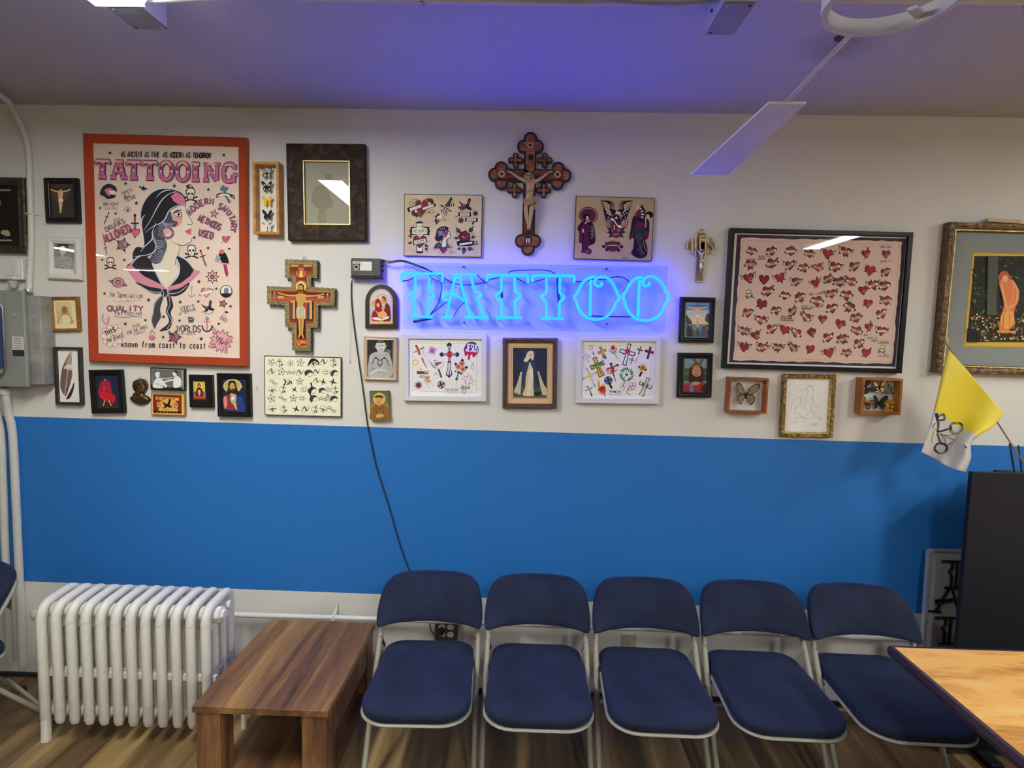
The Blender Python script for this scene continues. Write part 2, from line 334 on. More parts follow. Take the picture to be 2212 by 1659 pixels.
def crucified(a, skin='#c8a078', cloth='#d8d0c0'):                        # small painted figure on a cross, spans about -1..1
    a.line([(-.75, -.78), (-.35, -.62), (0, -.6), (.35, -.62), (.75, -.78)], .1, skin, True)
    a.blob([(-.16, -.62), (-.17, -.3), (-.1, -.05), (.1, -.05), (.17, -.3), (.16, -.62)], skin)
    a.poly([(-.14, -.1), (.15, -.12), (.2, .12), (0, .2), (-.15, .12)], cloth)
    a.poly([(-.13, .1), (.0, .15), (.03, .5), (.05, .95), (-.05, .98), (-.1, .55)], skin); a.poly([(.0, .15), (.14, .1), (.12, .5), (.06, .95), (-.02, .5)], skin)
    a.circ(.03, -.72, .1, '#3c2a1e', .12); a.circ(.03, -.7, .07, skin, .1, n=10)
MOT = [lambda a: (heart(a), banner(a, 'MOM')), lambda a: (heart(a), banner(a, 'LOVE', rot=10)), lambda a: (rose(a),), lambda a: (leaf(a, -.5, -.3, 200, .9), leaf(a, .5, -.3, -20, .9), heart(a), banner(a, 'DAD')),
       lambda a: (heart(a), dagger(a)), lambda a: (skull(a),), lambda a: (swallow(a), banner(a, '', rot=-25, h=.2)), lambda a: (leaf(a, -.5, .3, 150, .9, '#39658a'), leaf(a, .5, -.6, -50, .9), heart(a), banner(a, 'TRUE', rot=-30)),
       lambda a: (heart(a, DRED), a.star(0, -1, .3, K_)), lambda a: (leaf(a, .4, .3, 40), leaf(a, -.5, .3, 140), heart(a), banner(a, 'SWEET', rot=24))]
# ------------------------------------------------------------------ the room
XL, XR, YB = -7.6, 5.2, -8.6
def wall_paint():
    m = bpy.data.materials.new('two_tone_wall_paint'); m.use_nodes = True; nt = m.node_tree; b = nt.nodes['Principled BSDF']; N = nt.nodes.new; L = nt.links.new
    tc = N('ShaderNodeTexCoord'); sp = N('ShaderNodeSeparateXYZ'); L(tc.outputs['Object'], sp.inputs[0])
    def edge(z0, slope):
        mu = N('ShaderNodeMath'); mu.operation = 'MULTIPLY_ADD'; mu.inputs[1].default_value = slope; mu.inputs[2].default_value = z0; L(sp.outputs['X'], mu.inputs[0])
        g = N('ShaderNodeMath'); g.operation = 'GREATER_THAN'; L(sp.outputs['Z'], g.inputs[0]); L(mu.outputs[0], g.inputs[1]); return g
    up, lo = edge(BT, -.0043), edge(BB, -.0042)
    sub = N('ShaderNodeMath'); sub.operation = 'SUBTRACT'; L(lo.outputs[0], sub.inputs[0]); L(up.outputs[0], sub.inputs[1])
    n = N('ShaderNodeTexNoise'); n.inputs['Scale'].default_value = 2.2; n.inputs['Detail'].default_value = 6; L(tc.outputs['Object'], n.inputs['Vector'])
    r = N('ShaderNodeMix'); r.data_type = 'RGBA'; L(n.outputs['Fac'], r.inputs[0]); r.inputs[6].default_value = (.70, .69, .66, 1); r.inputs[7].default_value = (.77, .76, .73, 1)
    x = N('ShaderNodeMix'); x.data_type = 'RGBA'; L(sub.outputs[0], x.inputs[0]); L(r.outputs[2], x.inputs[6]); x.inputs[7].default_value = (.020, .175, .56, 1)
    L(x.outputs[2], b.inputs['Base Color']); b.inputs['Roughness'].default_value = .55; b.inputs['Specular IOR Level'].default_value = .35
    n2 = N('ShaderNodeTexNoise'); n2.inputs['Scale'].default_value = 130; n2.inputs['Detail'].default_value = 2; L(tc.outputs['Object'], n2.inputs['Vector'])
    n3 = N('ShaderNodeTexNoise'); n3.inputs['Scale'].default_value = 9; L(tc.outputs['Object'], n3.inputs['Vector'])
    ad = N('ShaderNodeMath'); ad.operation = 'MULTIPLY_ADD'; ad.inputs[1].default_value = .25; L(n2.outputs['Fac'], ad.inputs[0]); L(n3.outputs['Fac'], ad.inputs[2])
    bp = N('ShaderNodeBump'); bp.inputs['Strength'].default_value = .12; bp.inputs['Distance'].default_value = .008; L(ad.outputs[0], bp.inputs['Height']); L(bp.outputs[0], b.inputs['Normal'])
    return m
def floor_mat():
    m = bpy.data.materials.new('vinyl_plank_floor'); m.use_nodes = True; nt = m.node_tree; b = nt.nodes['Principled BSDF']; N = nt.nodes.new; L = nt.links.new
    tc = N('ShaderNodeTexCoord'); mp = N('ShaderNodeMapping'); mp.inputs['Rotation'].default_value = (0, 0, PI/2); L(tc.outputs['Object'], mp.inputs[0])
    br = N('ShaderNodeTexBrick'); br.inputs['Scale'].default_value = 1; br.inputs['Brick Width'].default_value = 1.2; br.inputs['Row Height'].default_value = .15
    br.inputs['Mortar Size'].default_value = .0012; br.inputs['Color1'].default_value = (0, 0, 0, 1); br.inputs['Color2'].default_value = (1, 1, 1, 1); br.inputs['Mortar'].default_value = (.35, .35, .35, 1); br.offset = .37
    L(mp.outputs[0], br.inputs['Vector'])
    st = N('ShaderNodeMapping'); st.inputs['Scale'].default_value = (11, .9, 1); L(tc.outputs['Object'], st.inputs[0])
    n = N('ShaderNodeTexNoise'); n.inputs['Scale'].default_value = 1.6; n.inputs['Detail'].default_value = 9; n.inputs['Distortion'].default_value = .5; L(st.outputs[0], n.inputs['Vector'])
    mx = N('ShaderNodeMix'); mx.data_type = 'FLOAT'; mx.inputs[0].default_value = .33; L(n.outputs['Fac'], mx.inputs[2]); L(br.outputs['Color'], mx.inputs[3])
    r = N('ShaderNodeValToRGB'); e = r.color_ramp.elements; L(mx.outputs[0], r.inputs[0])
    e[0].position = .25; e[0].color = (.075, .045, .022, 1); e[1].position = .75; e[1].color = (.42, .28, .12, 1); k = e.new(.5); k.color = (.17, .105, .048, 1)
    L(r.outputs[0], b.inputs['Base Color']); b.inputs['Roughness'].default_value = .42
    bp = N('ShaderNodeBump'); bp.inputs['Strength'].default_value = .06; bp.inputs['Distance'].default_value = .003; L(n.outputs['Fac'], bp.inputs['Height']); L(bp.outputs[0], b.inputs['Normal'])
    return m
def ceil_mat():
    m = pm('ceiling_paint', (.46, .47, .48), rough=.6, bump=.08, bscale=120, spec=.3); nt = m.node_tree; b = nt.nodes['Principled BSDF']; N = nt.nodes.new; L = nt.links.new
    tc = N('ShaderNodeTexCoord'); p = on_level(1815, 95, CEIL)
    mp = N('ShaderNodeMapping'); mp.inputs['Location'].default_value = (-p.x, -p.y, 0); L(tc.outputs['Object'], mp.inputs[0])
    ln = N('ShaderNodeVectorMath'); ln.operation = 'LENGTH'
    sz = N('ShaderNodeVectorMath'); sz.operation = 'MULTIPLY'; sz.inputs[1].default_value = (1, 1, 0); L(mp.outputs[0], sz.inputs[0]); L(sz.outputs[0], ln.inputs[0])
    n = N('ShaderNodeTexNoise'); n.inputs['Scale'].default_value = 22; n.inputs['Detail'].default_value = 4; L(tc.outputs['Object'], n.inputs['Vector'])
    mr = N('ShaderNodeMapRange'); mr.inputs[1].default_value = .02; mr.inputs[2].default_value = .17; mr.inputs[3].default_value = 1; mr.inputs[4].default_value = 0; L(ln.outputs['Value'], mr.inputs[0])
    mu = N('ShaderNodeMath'); mu.operation = 'MULTIPLY'; L(mr.outputs[0], mu.inputs[0]); L(n.outputs['Fac'], mu.inputs[1])
    x = N('ShaderNodeMix'); x.data_type = 'RGBA'; L(mu.outputs[0], x.inputs[0]); x.inputs[6].default_value = (.46, .47, .48, 1); x.inputs[7].default_value = (.16, .15, .15, 1)
    L(x.outputs[2], b.inputs['Base Color']); return m
def struct(name, mb, mat):
    o = mb.build(name, mat, smooth=0); o['kind'] = 'structure'; return o
WP = wall_paint()
white_room = pm('plain_wall_paint', (.45, .44, .42), rough=.6)
struct('wall_back', MB().bb(XL, XR, 0, .15, -.1, CEIL+.1), WP)
struct('wall_left', MB().bb(XL-.15, XL, YB, .15, -.1, CEIL+.1), white_room)
struct('wall_right', MB().bb(XR, XR+.15, YB, .15, -.1, CEIL+.1), white_room)
struct('wall_front', MB().bb(XL, XR, YB-.15, YB, -.1, CEIL+.1), white_room)
struct('floor', MB().bb(XL, XR, YB, 0, -.1, 0), floor_mat())
struct('ceiling', MB().bb(XL, XR, YB, 0, CEIL, CEIL+.1), ceil_mat())
struct('baseboard_back', MB().bb(XL, XR, -.012, 0, 0, .022), pm('black_vinyl', (.02, .02, .022), rough=.5))
white_enamel = pm('white_enamel', (.72, .71, .66), rough=.35, bump=.25, bscale=60)
white_pl = pm('white_plastic', (.72, .72, .70), rough=.35)
steel = pm('steel', (.55, .55, .55), rough=.3, metal=1)
brass = pm('brass', (.72, .52, .2), rough=.35, metal=.45)
gold = pm('gold_leaf', (.58, .40, .14), rough=.38, metal=.5, bump=.5, bscale=90, var=.5, vscale=60)
black_pl = pm('black_plastic', (.018, .018, .02), rough=.45)
beige_metal = pm('beige_enamel', (.33, .32, .26), rough=.45, bump=.05, bscale=200)
black_rub = pm('black_rubber', (.015, .015, .017), rough=.6)
# ------------------------------------------------------------------ ceiling lights
lens_m = emis('lit_lens', LAMPC, LAMP)
def strip_light(x, y0, y1, label, axis='y', wd=.172):
    cx, cy = (x, (y0+y1)/2) if axis == 'y' else ((y0+y1)/2, x); L_ = abs(y1-y0)
    t = empty('ceiling_light', (cx, cy, CEIL), label, 'ceiling light', 'fluorescent lights on the ceiling', rot=(0, 0, 0 if axis == 'y' else PI/2))
    MB().bb(-wd*.42, wd*.42, -L_/2, L_/2, -.045, -.0005).build('housing', white_pl, t)
    prof = [(-wd/2, -.03), (-wd/2, -.055), (-wd*.36, -.086), (wd*.36, -.086), (wd/2, -.055), (wd/2, -.03)]
    MB().prism([(-wd/2, -.03), (-wd/2, -.055), (-wd*.36, -.086), (wd*.36, -.086), (wd/2, -.055), (wd/2, -.03)], -L_/2+.006, L_/2-.006).build('side_lens', pm('frosted_acrylic', (.8, .8, .78), rough=.4), t)
    MB().bb(-wd*.44, wd*.44, -L_/2+.008, L_/2-.008, -.0885, -.0865).build('lit_lens', lens_m, t)
    for s in (-1, 1): MB().prism([(a*1.02, b) for a, b in prof], s*L_/2-.006, s*L_/2).build('end_cap', white_pl, t)
    return t
strip_light(-1.255, -2.235, -1.005, 'fluorescent ceiling light running towards the wall above the framed poster')
strip_light(2.93, -3.4, -2.18, 'fluorescent ceiling light seen only as a reflection in the glass of the hearts print')
strip_light(-6.9, -6.75, -6.05, 'short fluorescent ceiling light seen only as a reflection in the poster glass', 'x')
strip_light(-5.85, -5.1, -4.3, 'fluorescent ceiling light reflected in the white framed photo')
strip_light(.9, -4.7, -3.5, 'added fluorescent ceiling light, unseen in the middle of the room behind the viewer, for frontal fill')  # added fill light, never in view, gives frontal light and softer shadows
strip_light(3.3, -8.3, -7.3, 'added fluorescent ceiling light, unseen at the far right behind the viewer, lifting the right half')  # added unseen light to lift the dim right half
strip_light(3.9, -2.1, -.9, 'added fluorescent ceiling light to the right outside the view, brightening the right side')  # added out of view for more light on the right of the wall
# ceiling conduit, boxes
PY = -1.0
t = tag(MB().tube([(-7.2, PY-.05, CEIL-.03), (-2.4, PY-.03, CEIL-.03), (-1.5, PY+.0, CEIL-.035), (-1.33, PY+.03, CEIL-.045), (-1.1, PY+.02, CEIL-.045), (-.9, PY+.05, CEIL-.02), (.1, PY+.07, CEIL-.02), (.5, PY+.05, CEIL-.025), (.57, PY, CEIL-.035), (.75, PY, CEIL-.035), (.9, PY+.04, CEIL-.02), (4.8, PY+.05, CEIL-.02)], .0115, 10).build('conduit_pipe', pm('old_white_pipe', (.6, .58, .52), rough=.4)), 'white painted conduit pipe running along the ceiling between the junction boxes', 'pipe')
for x in (-.35, 1.5): MB().tube([(x, PY+.05, CEIL-.033), (x+.004, PY+.06, CEIL-.036), (x+.006, PY+.075, CEIL-.028), (x+.006, PY+.08, CEIL-.001)], .004, 6).build('pipe_strap', steel, t)
def jbox(px, w_, y0, y1, label, zb=2.80):
    t = empty('junction_box', ((px[0]+px[1])/2, (y0+y1)/2, CEIL), label, 'junction box', 'junction boxes on the ceiling'); hx = (px[1]-px[0])/2; hy = (y1-y0)/2
    mt = pm('galvanised', (.24, .25, .24), rough=.5, metal=.1, var=.12, vscale=20)
    MB().bb(-hx, hx, -hy, hy, zb-CEIL+.004, -.0005, .003).build('box', white_pl, t)
    MB().bb(-hx, hx, -hy, hy, zb-CEIL, zb-CEIL+.0035).build('cover_plate', mt, t)
    for sx in (-1, 1):
        for sy in (-1, 1): MB().lathe([(.0035, -.002), (.0045, 0)], (sx*(hx-.012), sy*(hy-.012), zb-CEIL), 8).build('screw', black_pl if sx*sy < 0 else steel, t)
    for k in (-.3, .3): MB().ball((-hx-.001, hy*k, (zb-CEIL)*.5), .005, 8).build('knockout', black_pl, t)
    return t
jbox((-1.31, -1.2), .1, -.995, -.866, 'white junction box on the ceiling beside the lit fluorescent light')
jb = jbox((.553, .643), .09, -1.045, -.868, 'square junction box with metal cover on the ceiling near the fan')
p = on_level(1530, 25, CEIL-.03); tag(MB().tube(crom([(-.2, PY+.03, CEIL-.012), (.1, PY+.02, CEIL-.03), (.35, PY+.01, CEIL-.055), (.51, PY+.01, CEIL-.05), (.553, PY, CEIL-.045)], False, 6), .0055, 8).build('cable', pm('grey_cable', (.35, .36, .4), rough=.5)), 'thin grey cable sagging along the ceiling into the junction box', 'cable')
# fan near the viewer: a ring and one blade reach into view
def fan():
    hub = Vector((.60, -2.02, 2.42)); rc = Vector((.632, -1.742, 2.43))
    t = empty('ceiling_fan', hub, 'white ceiling fan with open ring, one blade reaching toward the wall', 'fan'); l = lambda p: Vector(p)-hub
    wm = pm('fan_white', (.6, .61, .66), rough=.35)
    MB().lathe([(.03, .06), (.10, .05), (.11, -.03), (.06, -.07), (.02, -.075)], (0, 0, 0), 28).build('motor_housing', wm, t)
    MB().tube([(0, 0, .05), (0, 0, CEIL-hub.z)], .012, 10).build('down_rod', wm, t)
    ring = MB(); R0 = .114
    prof = [(R0, -.012), (R0, .016), (R0-.012, .016), (R0-.012, -.012)]
    V = []; F = []; S = 48
    for r_, h in prof:
        for k in range(S): a = 2*PI*k/S; V.append((rc.x-hub.x+r_*math.cos(a), rc.y-hub.y+r_*math.sin(a), rc.z-hub.z+h))
    for i in range(4):
        for k in range(S): F.append((i*S+k, i*S+(k+1) % S, ((i+1) % 4)*S+(k+1) % S, ((i+1) % 4)*S+k))
    ring.add(V, F).build('ring', wm, t)
    a = Vector((rc.x+.085, rc.y+.06, rc.z))-hub
    MB().box((a.x-.012, a.y-.01, a.z), (.016, .05, .006), (0, 0, -.9)).build('ring_tab', wm, t)
    z = 2.41; c = [on_level(1493, 376, z), on_level(1572, 376, z), on_level(1742, 222, z), on_level(1660, 222, z)]
    P = [l(p_) for p_ in c]; bl = MB()
    bl.add([p_+Vector((0, 0, .003)) for p_ in P]+[p_-Vector((0, 0, .003)) for p_ in P], [(0, 1, 2, 3), (7, 6, 5, 4)]+[(i, (i+1) % 4, 4+(i+1) % 4, 4+i) for i in range(4)])
    bl.build('blade', wm, t, smooth=0)
    m0 = (P[2]+P[3])/2
    MB().tube([m0+Vector((0, .03, .004)), Vector((rc.x-hub.x-.01, rc.y-hub.y+.11, .005))], (.007, .002), 8, flat=(1, 0, 0)).build('blade_arm', wm, t)
    MB().box(((rc.x-hub.x)/2, (rc.y-hub.y)/2-.02, .005), (.03, .16, .008), (0, 0, -.1)).build('ring_bracket', wm, t)
fan()
p = on_level(1818, 81, CEIL); tag(MB().lathe([(.022, -.004), (.024, 0)], (p.x, p.y, CEIL-.0005), 16).build('ceiling_plate', pm('dark_rust', (.06, .055, .055), rough=.7)), 'small dark round plate on the stained ceiling patch beside the fan ring', 'plate')
# ------------------------------------------------------------------ pipes low on the wall
PZ = .397
t = tag(MB().tube([(-2.3, -.05, PZ-.005), (-.6, -.05, PZ), (.5, -.05, PZ-.005), (3.4, -.05, PZ-.02)], .0128, 12).build('heating_pipe', white_pl), 'white heating pipe running along the wall behind the chairs', 'pipe')
for px in (-1.62, -.93, .14, .62, 1.1):
    MB().tube([(px, -.07, PZ-.006), (px, -.066, PZ+.014), (px, -.05, PZ+.02), (px, -.016, PZ+.02), (px, -.010, PZ+.035), (px, -.009, PZ+.055)], [(.007, .002)]*6, 6).build('pipe_strap', white_pl, t)
# ------------------------------------------------------------------ radiator
def radiator():
    x0, pitch, n = -2.075, .0657, 12
    yf, yb = -.455, -.25
    t = empty('radiator', (x0+pitch*5.5, (yf+yb)/2, 0), 'white cast iron column radiator with twelve sections below the blue band', 'radiator'); ox, oy = x0+pitch*5.5, (yf+yb)/2
    Y = [yf-oy+(yb-yf)*k/3 for k in range(4)]; zt, zb = .60, .085
    def section():
        m = MB()
        for i, y in enumerate(Y):
            ext = i in (0, 3); ry = .0225 if ext else .017; rx = .0205 if i == 0 else .017
            top = zt if ext else zt-.03
            pts = [(0, y, zb), (0, y, zb+.02), (0, y, (zt+zb)/2), (0, y, top-.04), (0, y+(.012 if i == 0 else -.012 if i == 3 else 0), top-.012)]
            m.tube(pts, [(rx*.8, ry*.6), (rx, ry), (rx, ry), (rx, ry), (rx*.97, ry*.9)], 10, flat=(1, 0, 0))
        m.tube(crom([(0, Y[0]-.004, zt-.055), (0, Y[0]+.006, zt-.015), (0, Y[0]+.035, zt+.012), (0, Y[0]+.1, zt+.02), (0, Y[3]-.035, zt+.022), (0, Y[3]-.004, zt-.006), (0, Y[3], zt-.05)], False, 4), (.0195, .020), 10, flat=(1, 0, 0))
        m.tube([(0, Y[0], zb+.028), (0, Y[3], zb+.028)], (.017, .024), 10, flat=(1, 0, 0))
        m.bb(-.009, .009, Y[0], Y[3], .285, .315, .003); m.bb(-.007, .007, Y[0], Y[3], zt-.09, zt-.02)
        m.tube([(-pitch/2, Y[0]+.062, zt-.03), (pitch/2, Y[0]+.062, zt-.03)], .034, 14); m.tube([(-pitch/2, Y[0]+.09, zb+.03), (pitch/2, Y[0]+.09, zb+.03)], .024, 12)
        m.tube([(-pitch/2, Y[3]-.05, zt-.03), (pitch/2, Y[3]-.05, zt-.03)], .02, 10); m.bb(-pitch/2, pitch/2, Y[0]+.012, Y[0]+.03, .288, .312)
        return m.build('section', white_enamel, t, smooth=.9)
    s0 = section(); s0.location = (-5.5*pitch, 0, 0)
    for k in range(1, n):
        c = s0.copy(); link(c); c.parent = t; c.location = ((k-5.5)*pitch, 0, 0)
    for k in (0, 11):
        for y in (Y[0], Y[3]):
            MB().tube([((k-5.5)*pitch, y, zb+.02), ((k-5.5)*pitch, y-.002, .03), ((k-5.5)*pitch, y-.004, 0)], [(.0185, .021), (.0195, .02), (.0205, .021)], 10, flat=(1, 0, 0)).build('foot', white_enamel, t)
    xe = 5.5*pitch+pitch/2
    MB().lathe([(.036, -.01), (.036, .006), (.025, .010), (.025, .022), (.018, .024)], (xe, Y[0]+.062, zt-.03), 8, 'x').build('end_plug', white_enamel, t, smooth=.3)
    MB().lathe([(.014, -.02), (.014, .02), (.024, .022), (.024, .034), (.013, .038), (.013, .05)], (xe-.01, Y[0]+.09, .265), 16, 'x').build('valve', pm('chrome', (.6, .6, .58), rough=.15, metal=1), t)
    MB().tube(crom([(xe+.03, Y[0]+.09, .265), (xe+.06, Y[0]+.1, .25), (xe+.065, Y[0]+.12, .1), (xe+.065, Y[0]+.12, .0)], False, 4), .012, 8).build('feed_pipe', white_enamel, t)
radiator()
t = tag(MB().tube([(-2.36, -.16, PZ+.02), (-2.2, -.16, PZ+.02), (-2.05, -.16, PZ+.02)], .018, 10).build('radiator_pipe', white_enamel), 'short white pipe stub joining the radiator on its left side', 'pipe')
MB().lathe([(.028, -.02), (.034, -.01), (.034, .02), (.02, .03), (.02, .045)], (-2.33, -.16, PZ+.02), 12, 'x').build('elbow_nut', white_enamel, t)
MB().ball((-2.355, -.16, PZ+.02), (.026, .026, .03), 10).build('elbow', white_enamel, t)
# ------------------------------------------------------------------ coffee table
wt = wood('walnut_laminate', '#3a2922', '#674930', '#8d6c42', along=(11, .8, 11), scale=1.0, rough=.38, streak=.55)
wl = wood('walnut_laminate_upright', '#44302a', '#6d4e34', '#93704a', along=(14, 14, 1.2), scale=1.2, rough=.45, streak=.7)
def coffee_table():
    x0, x1, yb, yf, z = -1.2385, -.7156, -.075, -.76, .3913
    t = empty('coffee_table', ((x0+x1)/2, (yb+yf)/2, 0), 'low walnut laminate coffee table between the radiator and the chairs', 'coffee table'); hx, hy = (x1-x0)/2, (yb-yf)/2
    MB().bb(-hx, hx, -hy, hy, z-.026, z, .0012).build('table_top', wt, t)
    for sx in (-1, 1):
        for sy in (-1, 1):
            cx = sx*(hx-.012-.045); cy = sy*(hy-.006-.05)
            MB().bb(cx-.047, cx+.047, cy-.05, cy+.05, 0, z-.0265, .001).build('leg', wl, t)
    MB().bb(hx-.032, hx-.014, -hy+.1, hy-.1, z-.17, z-.0265).build('apron', wl, t)
    MB().bb(-hx+.09, hx-.016, -hy+.02, hy-.02, .07, .088).build('lower_shelf', wt, t)
coffee_table()
# ------------------------------------------------------------------ folding chairs
def fabric():
    m = bpy.data.materials.new('navy_woven_fabric'); m.use_nodes = True; nt = m.node_tree; b = nt.nodes['Principled BSDF']; N = nt.nodes.new; L = nt.links.new
    tc = N('ShaderNodeTexCoord'); mp = N('ShaderNodeMapping'); mp.inputs['Rotation'].default_value = (0, 0, .785); L(tc.outputs['Object'], mp.inputs[0])
    ck = N('ShaderNodeTexChecker'); ck.inputs['Scale'].default_value = 170; L(mp.outputs[0], ck.inputs[0])
    n = N('ShaderNodeTexNoise'); n.inputs['Scale'].default_value = 7; n.inputs['Detail'].default_value = 5; L(tc.outputs['Object'], n.inputs['Vector'])
    r = N('ShaderNodeValToRGB'); e = r.color_ramp.elements; L(n.outputs['Fac'], r.inputs[0]); e[0].position = .35; e[0].color = (.010, .016, .038, 1); e[1].position = .7; e[1].color = (.018, .027, .066, 1)
    mx = N('ShaderNodeMix'); mx.data_type = 'RGBA'; mx.blend_type = 'MULTIPLY'; mx.inputs[0].default_value = .35; L(r.outputs[0], mx.inputs[6]); L(ck.outputs[0], mx.inputs[7]); ck.inputs[1].default_value = (1, 1, 1, 1); ck.inputs[2].default_value = (.45, .45, .45, 1)
    L(mx.outputs[2], b.inputs['Base Color']); b.inputs['Roughness'].default_value = .85; b.inputs['Sheen Weight'].default_value = .2; b.inputs['Sheen Tint'].default_value = (.25, .38, .9, 1); b.inputs['Sheen Roughness'].default_value = .4
    b.inputs['Specular IOR Level'].default_value = .25
    bp = N('ShaderNodeBump'); bp.inputs['Strength'].default_value = .3; bp.inputs['Distance'].default_value = .001; L(ck.outputs[1], bp.inputs['Height']); L(bp.outputs[0], b.inputs['Normal'])
    return m
FAB = fabric()
def rrect(hw0, hw1, y0, y1, r0, r1, n=6):        # rounded trapezoid outline: half width hw0 at y0 (front), hw1 at y1
    P = []
    for cx, cy, r, a0 in ((hw0-r0, y0+r0, r0, -90), (hw1-r1, y1-r1, r1, 0), (-hw1+r1, y1-r1, r1, 90), (-hw0+r0, y0+r0, r0, 180)):
        for k in range(n+1): a = math.radians(a0+90*k/n); P.append((cx+r*math.cos(a), cy+r*math.sin(a)))
    return P
def cushion(mb, outline, zf, th, dome=.012, inset=.012):
    """loft an outline (x, y) into a padded slab; zf(x, y) gives the base height"""
    cx = sum(p_[0] for p_ in outline)/len(outline); cy = sum(p_[1] for p_ in outline)/len(outline)
    rings = [(0.985, 0), (1.0, .3), (1.0, .62), (.985, .84), (.955, .95), (.90, 1.0), (.78, 1.0+dome/th*.5), (.5, 1+dome/th*.9), (.2, 1+dome/th)]
    V = []; n = len(outline)
    for s_, h in rings:
        for x, y in outline: X, Y_ = cx+(x-cx)*s_, cy+(y-cy)*s_; V.append((X, Y_, zf(X, Y_)+th*h))
    F = [(i*n+k, i*n+(k+1) % n, (i+1)*n+(k+1) % n, (i+1)*n+k) for i in range(len(rings)-1) for k in range(n)]
    F += [list(range(n))[::-1], [(len(rings)-1)*n+k for k in range(n)]]
    return mb.add(V, F)
def make_chair():
    t = empty('folding_chair', (0, 0, 0), 'x', 'chair', 'padded folding chairs along the wall')
    # +y is the back; origin on the floor under the seat rear
    HW = .214
    zf = lambda x, y: .398-.02*(y+.28)
    out = rrect(.207, .196, -.545, .005, .11, .08)
    cushion(MB(), out, zf, .040).build('seat', FAB, t, smooth=1.2)
    rim = [(x*.982, -.27+(y+.27)*.985, zf(x, y)-.008) for x, y in out]
    MB().tube(rim, (.006, .009), 8, closed=True, flat=(0, 0, 1)).build('seat_frame', beige_metal, t, smooth=1)
    # long tube: front feet up to the arch behind the back pad
    def ys(z): return -.42+z*.66
    arch = [(-HW-.004, ys(0), 0), (-HW-.004, ys(.2), .2), (-HW-.002, ys(.45), .45), (-HW+.004, ys(.56), .56), (-HW+.016, ys(.63), .63), (-HW+.035, ys(.680), .680), (-HW+.085, ys(.706), .706), (0, ys(.712), .712)]
    arch = arch+[(-a, b, c) for a, b, c in arch[::-1][1:]]
    MB().tube([tuple(p_) for p_ in crom(arch, False, 4)], .0115, 10).build('back_frame', beige_metal, t, smooth=1)
    # back pad, curved in plan, wider at the bottom
    mb = MB(); n = 15; V = []
    def pad(x, z, d):                              # point of the pad surface
        f = (z-.545)/.235; c = .03*(x/.21)**2
        z = .545+(z-.545)*.76; x *= 1.015; return (x, ys(z)-.018-c-d, z)
    outl = []
    def halfw(z): f = (z-.545)/.235; return .228-.028*max(0, f)
    P2 = [(-.222, .552), (-.205, .548), (-.15, .558), (0, .564), (.15, .558), (.205, .548), (.222, .552), (.227, .60), (.222, .67), (.207, .735), (.172, .775), (.12, .788), (0, .791), (-.12, .788), (-.172, .775), (-.207, .735), (-.222, .67), (-.227, .60)]
    ol = [(p_.x, p_.y) for p_ in crom([(a, b, 0) for a, b in P2], True, 3)]; N_ = len(ol); cz = .665
    prof = [(.96, -.028), (1.0, -.018), (1.01, -.006), (1.0, .008), (.96, .018), (.88, .023), (.6, .027), (.25, .028)]
    for s_, d in prof:
        for x, z in ol: V.append(pad(x*s_, cz+(z-cz)*s_, d))
    F = [(i*N_+k, i*N_+(k+1) % N_, (i+1)*N_+(k+1) % N_, (i+1)*N_+k) for i in range(len(prof)-1) for k in range(N_)]+[list(range(N_))[::-1], [(len(prof)-1)*N_+k for k in range(N_)]]
    mb.add(V, F).build('backrest', FAB, t, smooth=1.2)
    for s_ in (-1, 1):
        x = s_*(HW-.022)
        MB().tube([(x, -.16, .392), (x, -.06, .27), (x, .16, 0)], .0105, 8).build('rear_leg', beige_metal, t, smooth=1)
        MB().box((s_*(HW-.008), -.12, .40), (.004, .03, .05), (.3, 0, 0)).build('hinge_bracket', beige_metal, t)
        MB().tube([(s_*(HW-.004), ys(.5)-.015, .50), (s_*(HW-.012), -.06, .43)], (.006, .0015), 6).build('linkage', steel, t)
        for nm, yy, xx in (('rubber_foot', .165, x), ('rubber_foot', -.425, s_*(HW+.004))): MB().lathe([(.013, 0), (.014, .012), (.012, .022)], (xx, yy, 0), 10).build(nm, black_rub, t)
    MB().tube([(-HW+.022, .105, .09), (HW-.022, .105, .09)], .008, 8).build('rear_stretcher', beige_metal, t)
    MB().bb(-.2, .2, ys(.64)+.012, ys(.64)+.016, .58, .67, .001).build('back_plate', beige_metal, t)
    return t
CH = [(-.399, -.29, .03, 'navy padded folding chair next to the coffee table, in front of the socket box'),
      (.078, -.29, .006, 'navy padded folding chair second in the row from the coffee table'),
      (.553, -.29, -.01, 'navy padded folding chair in the middle of the row of five'),
      (1.028, -.287, -.022, 'navy padded folding chair second in the row from the wood-topped table'),
      (1.504, -.285, -.022, 'navy padded folding chair at the right end of the row, tucked by the wood-topped table')]
c0 = make_chair()
for i, (x, y, r, lb) in enumerate(CH):
    c = c0 if i == 0 else copy_tree(c0)
    c.location = (x, y, 0); c.rotation_euler = (0, 0, r); c['label'] = lb
c = copy_tree(c0); c.location = (-2.39, -.36, 0); c.rotation_euler = (0, 0, -.52); c['label'] = 'navy padded folding chair left of the radiator, cut by the picture edge'; c['group'] = 'padded folding chairs along the wall'
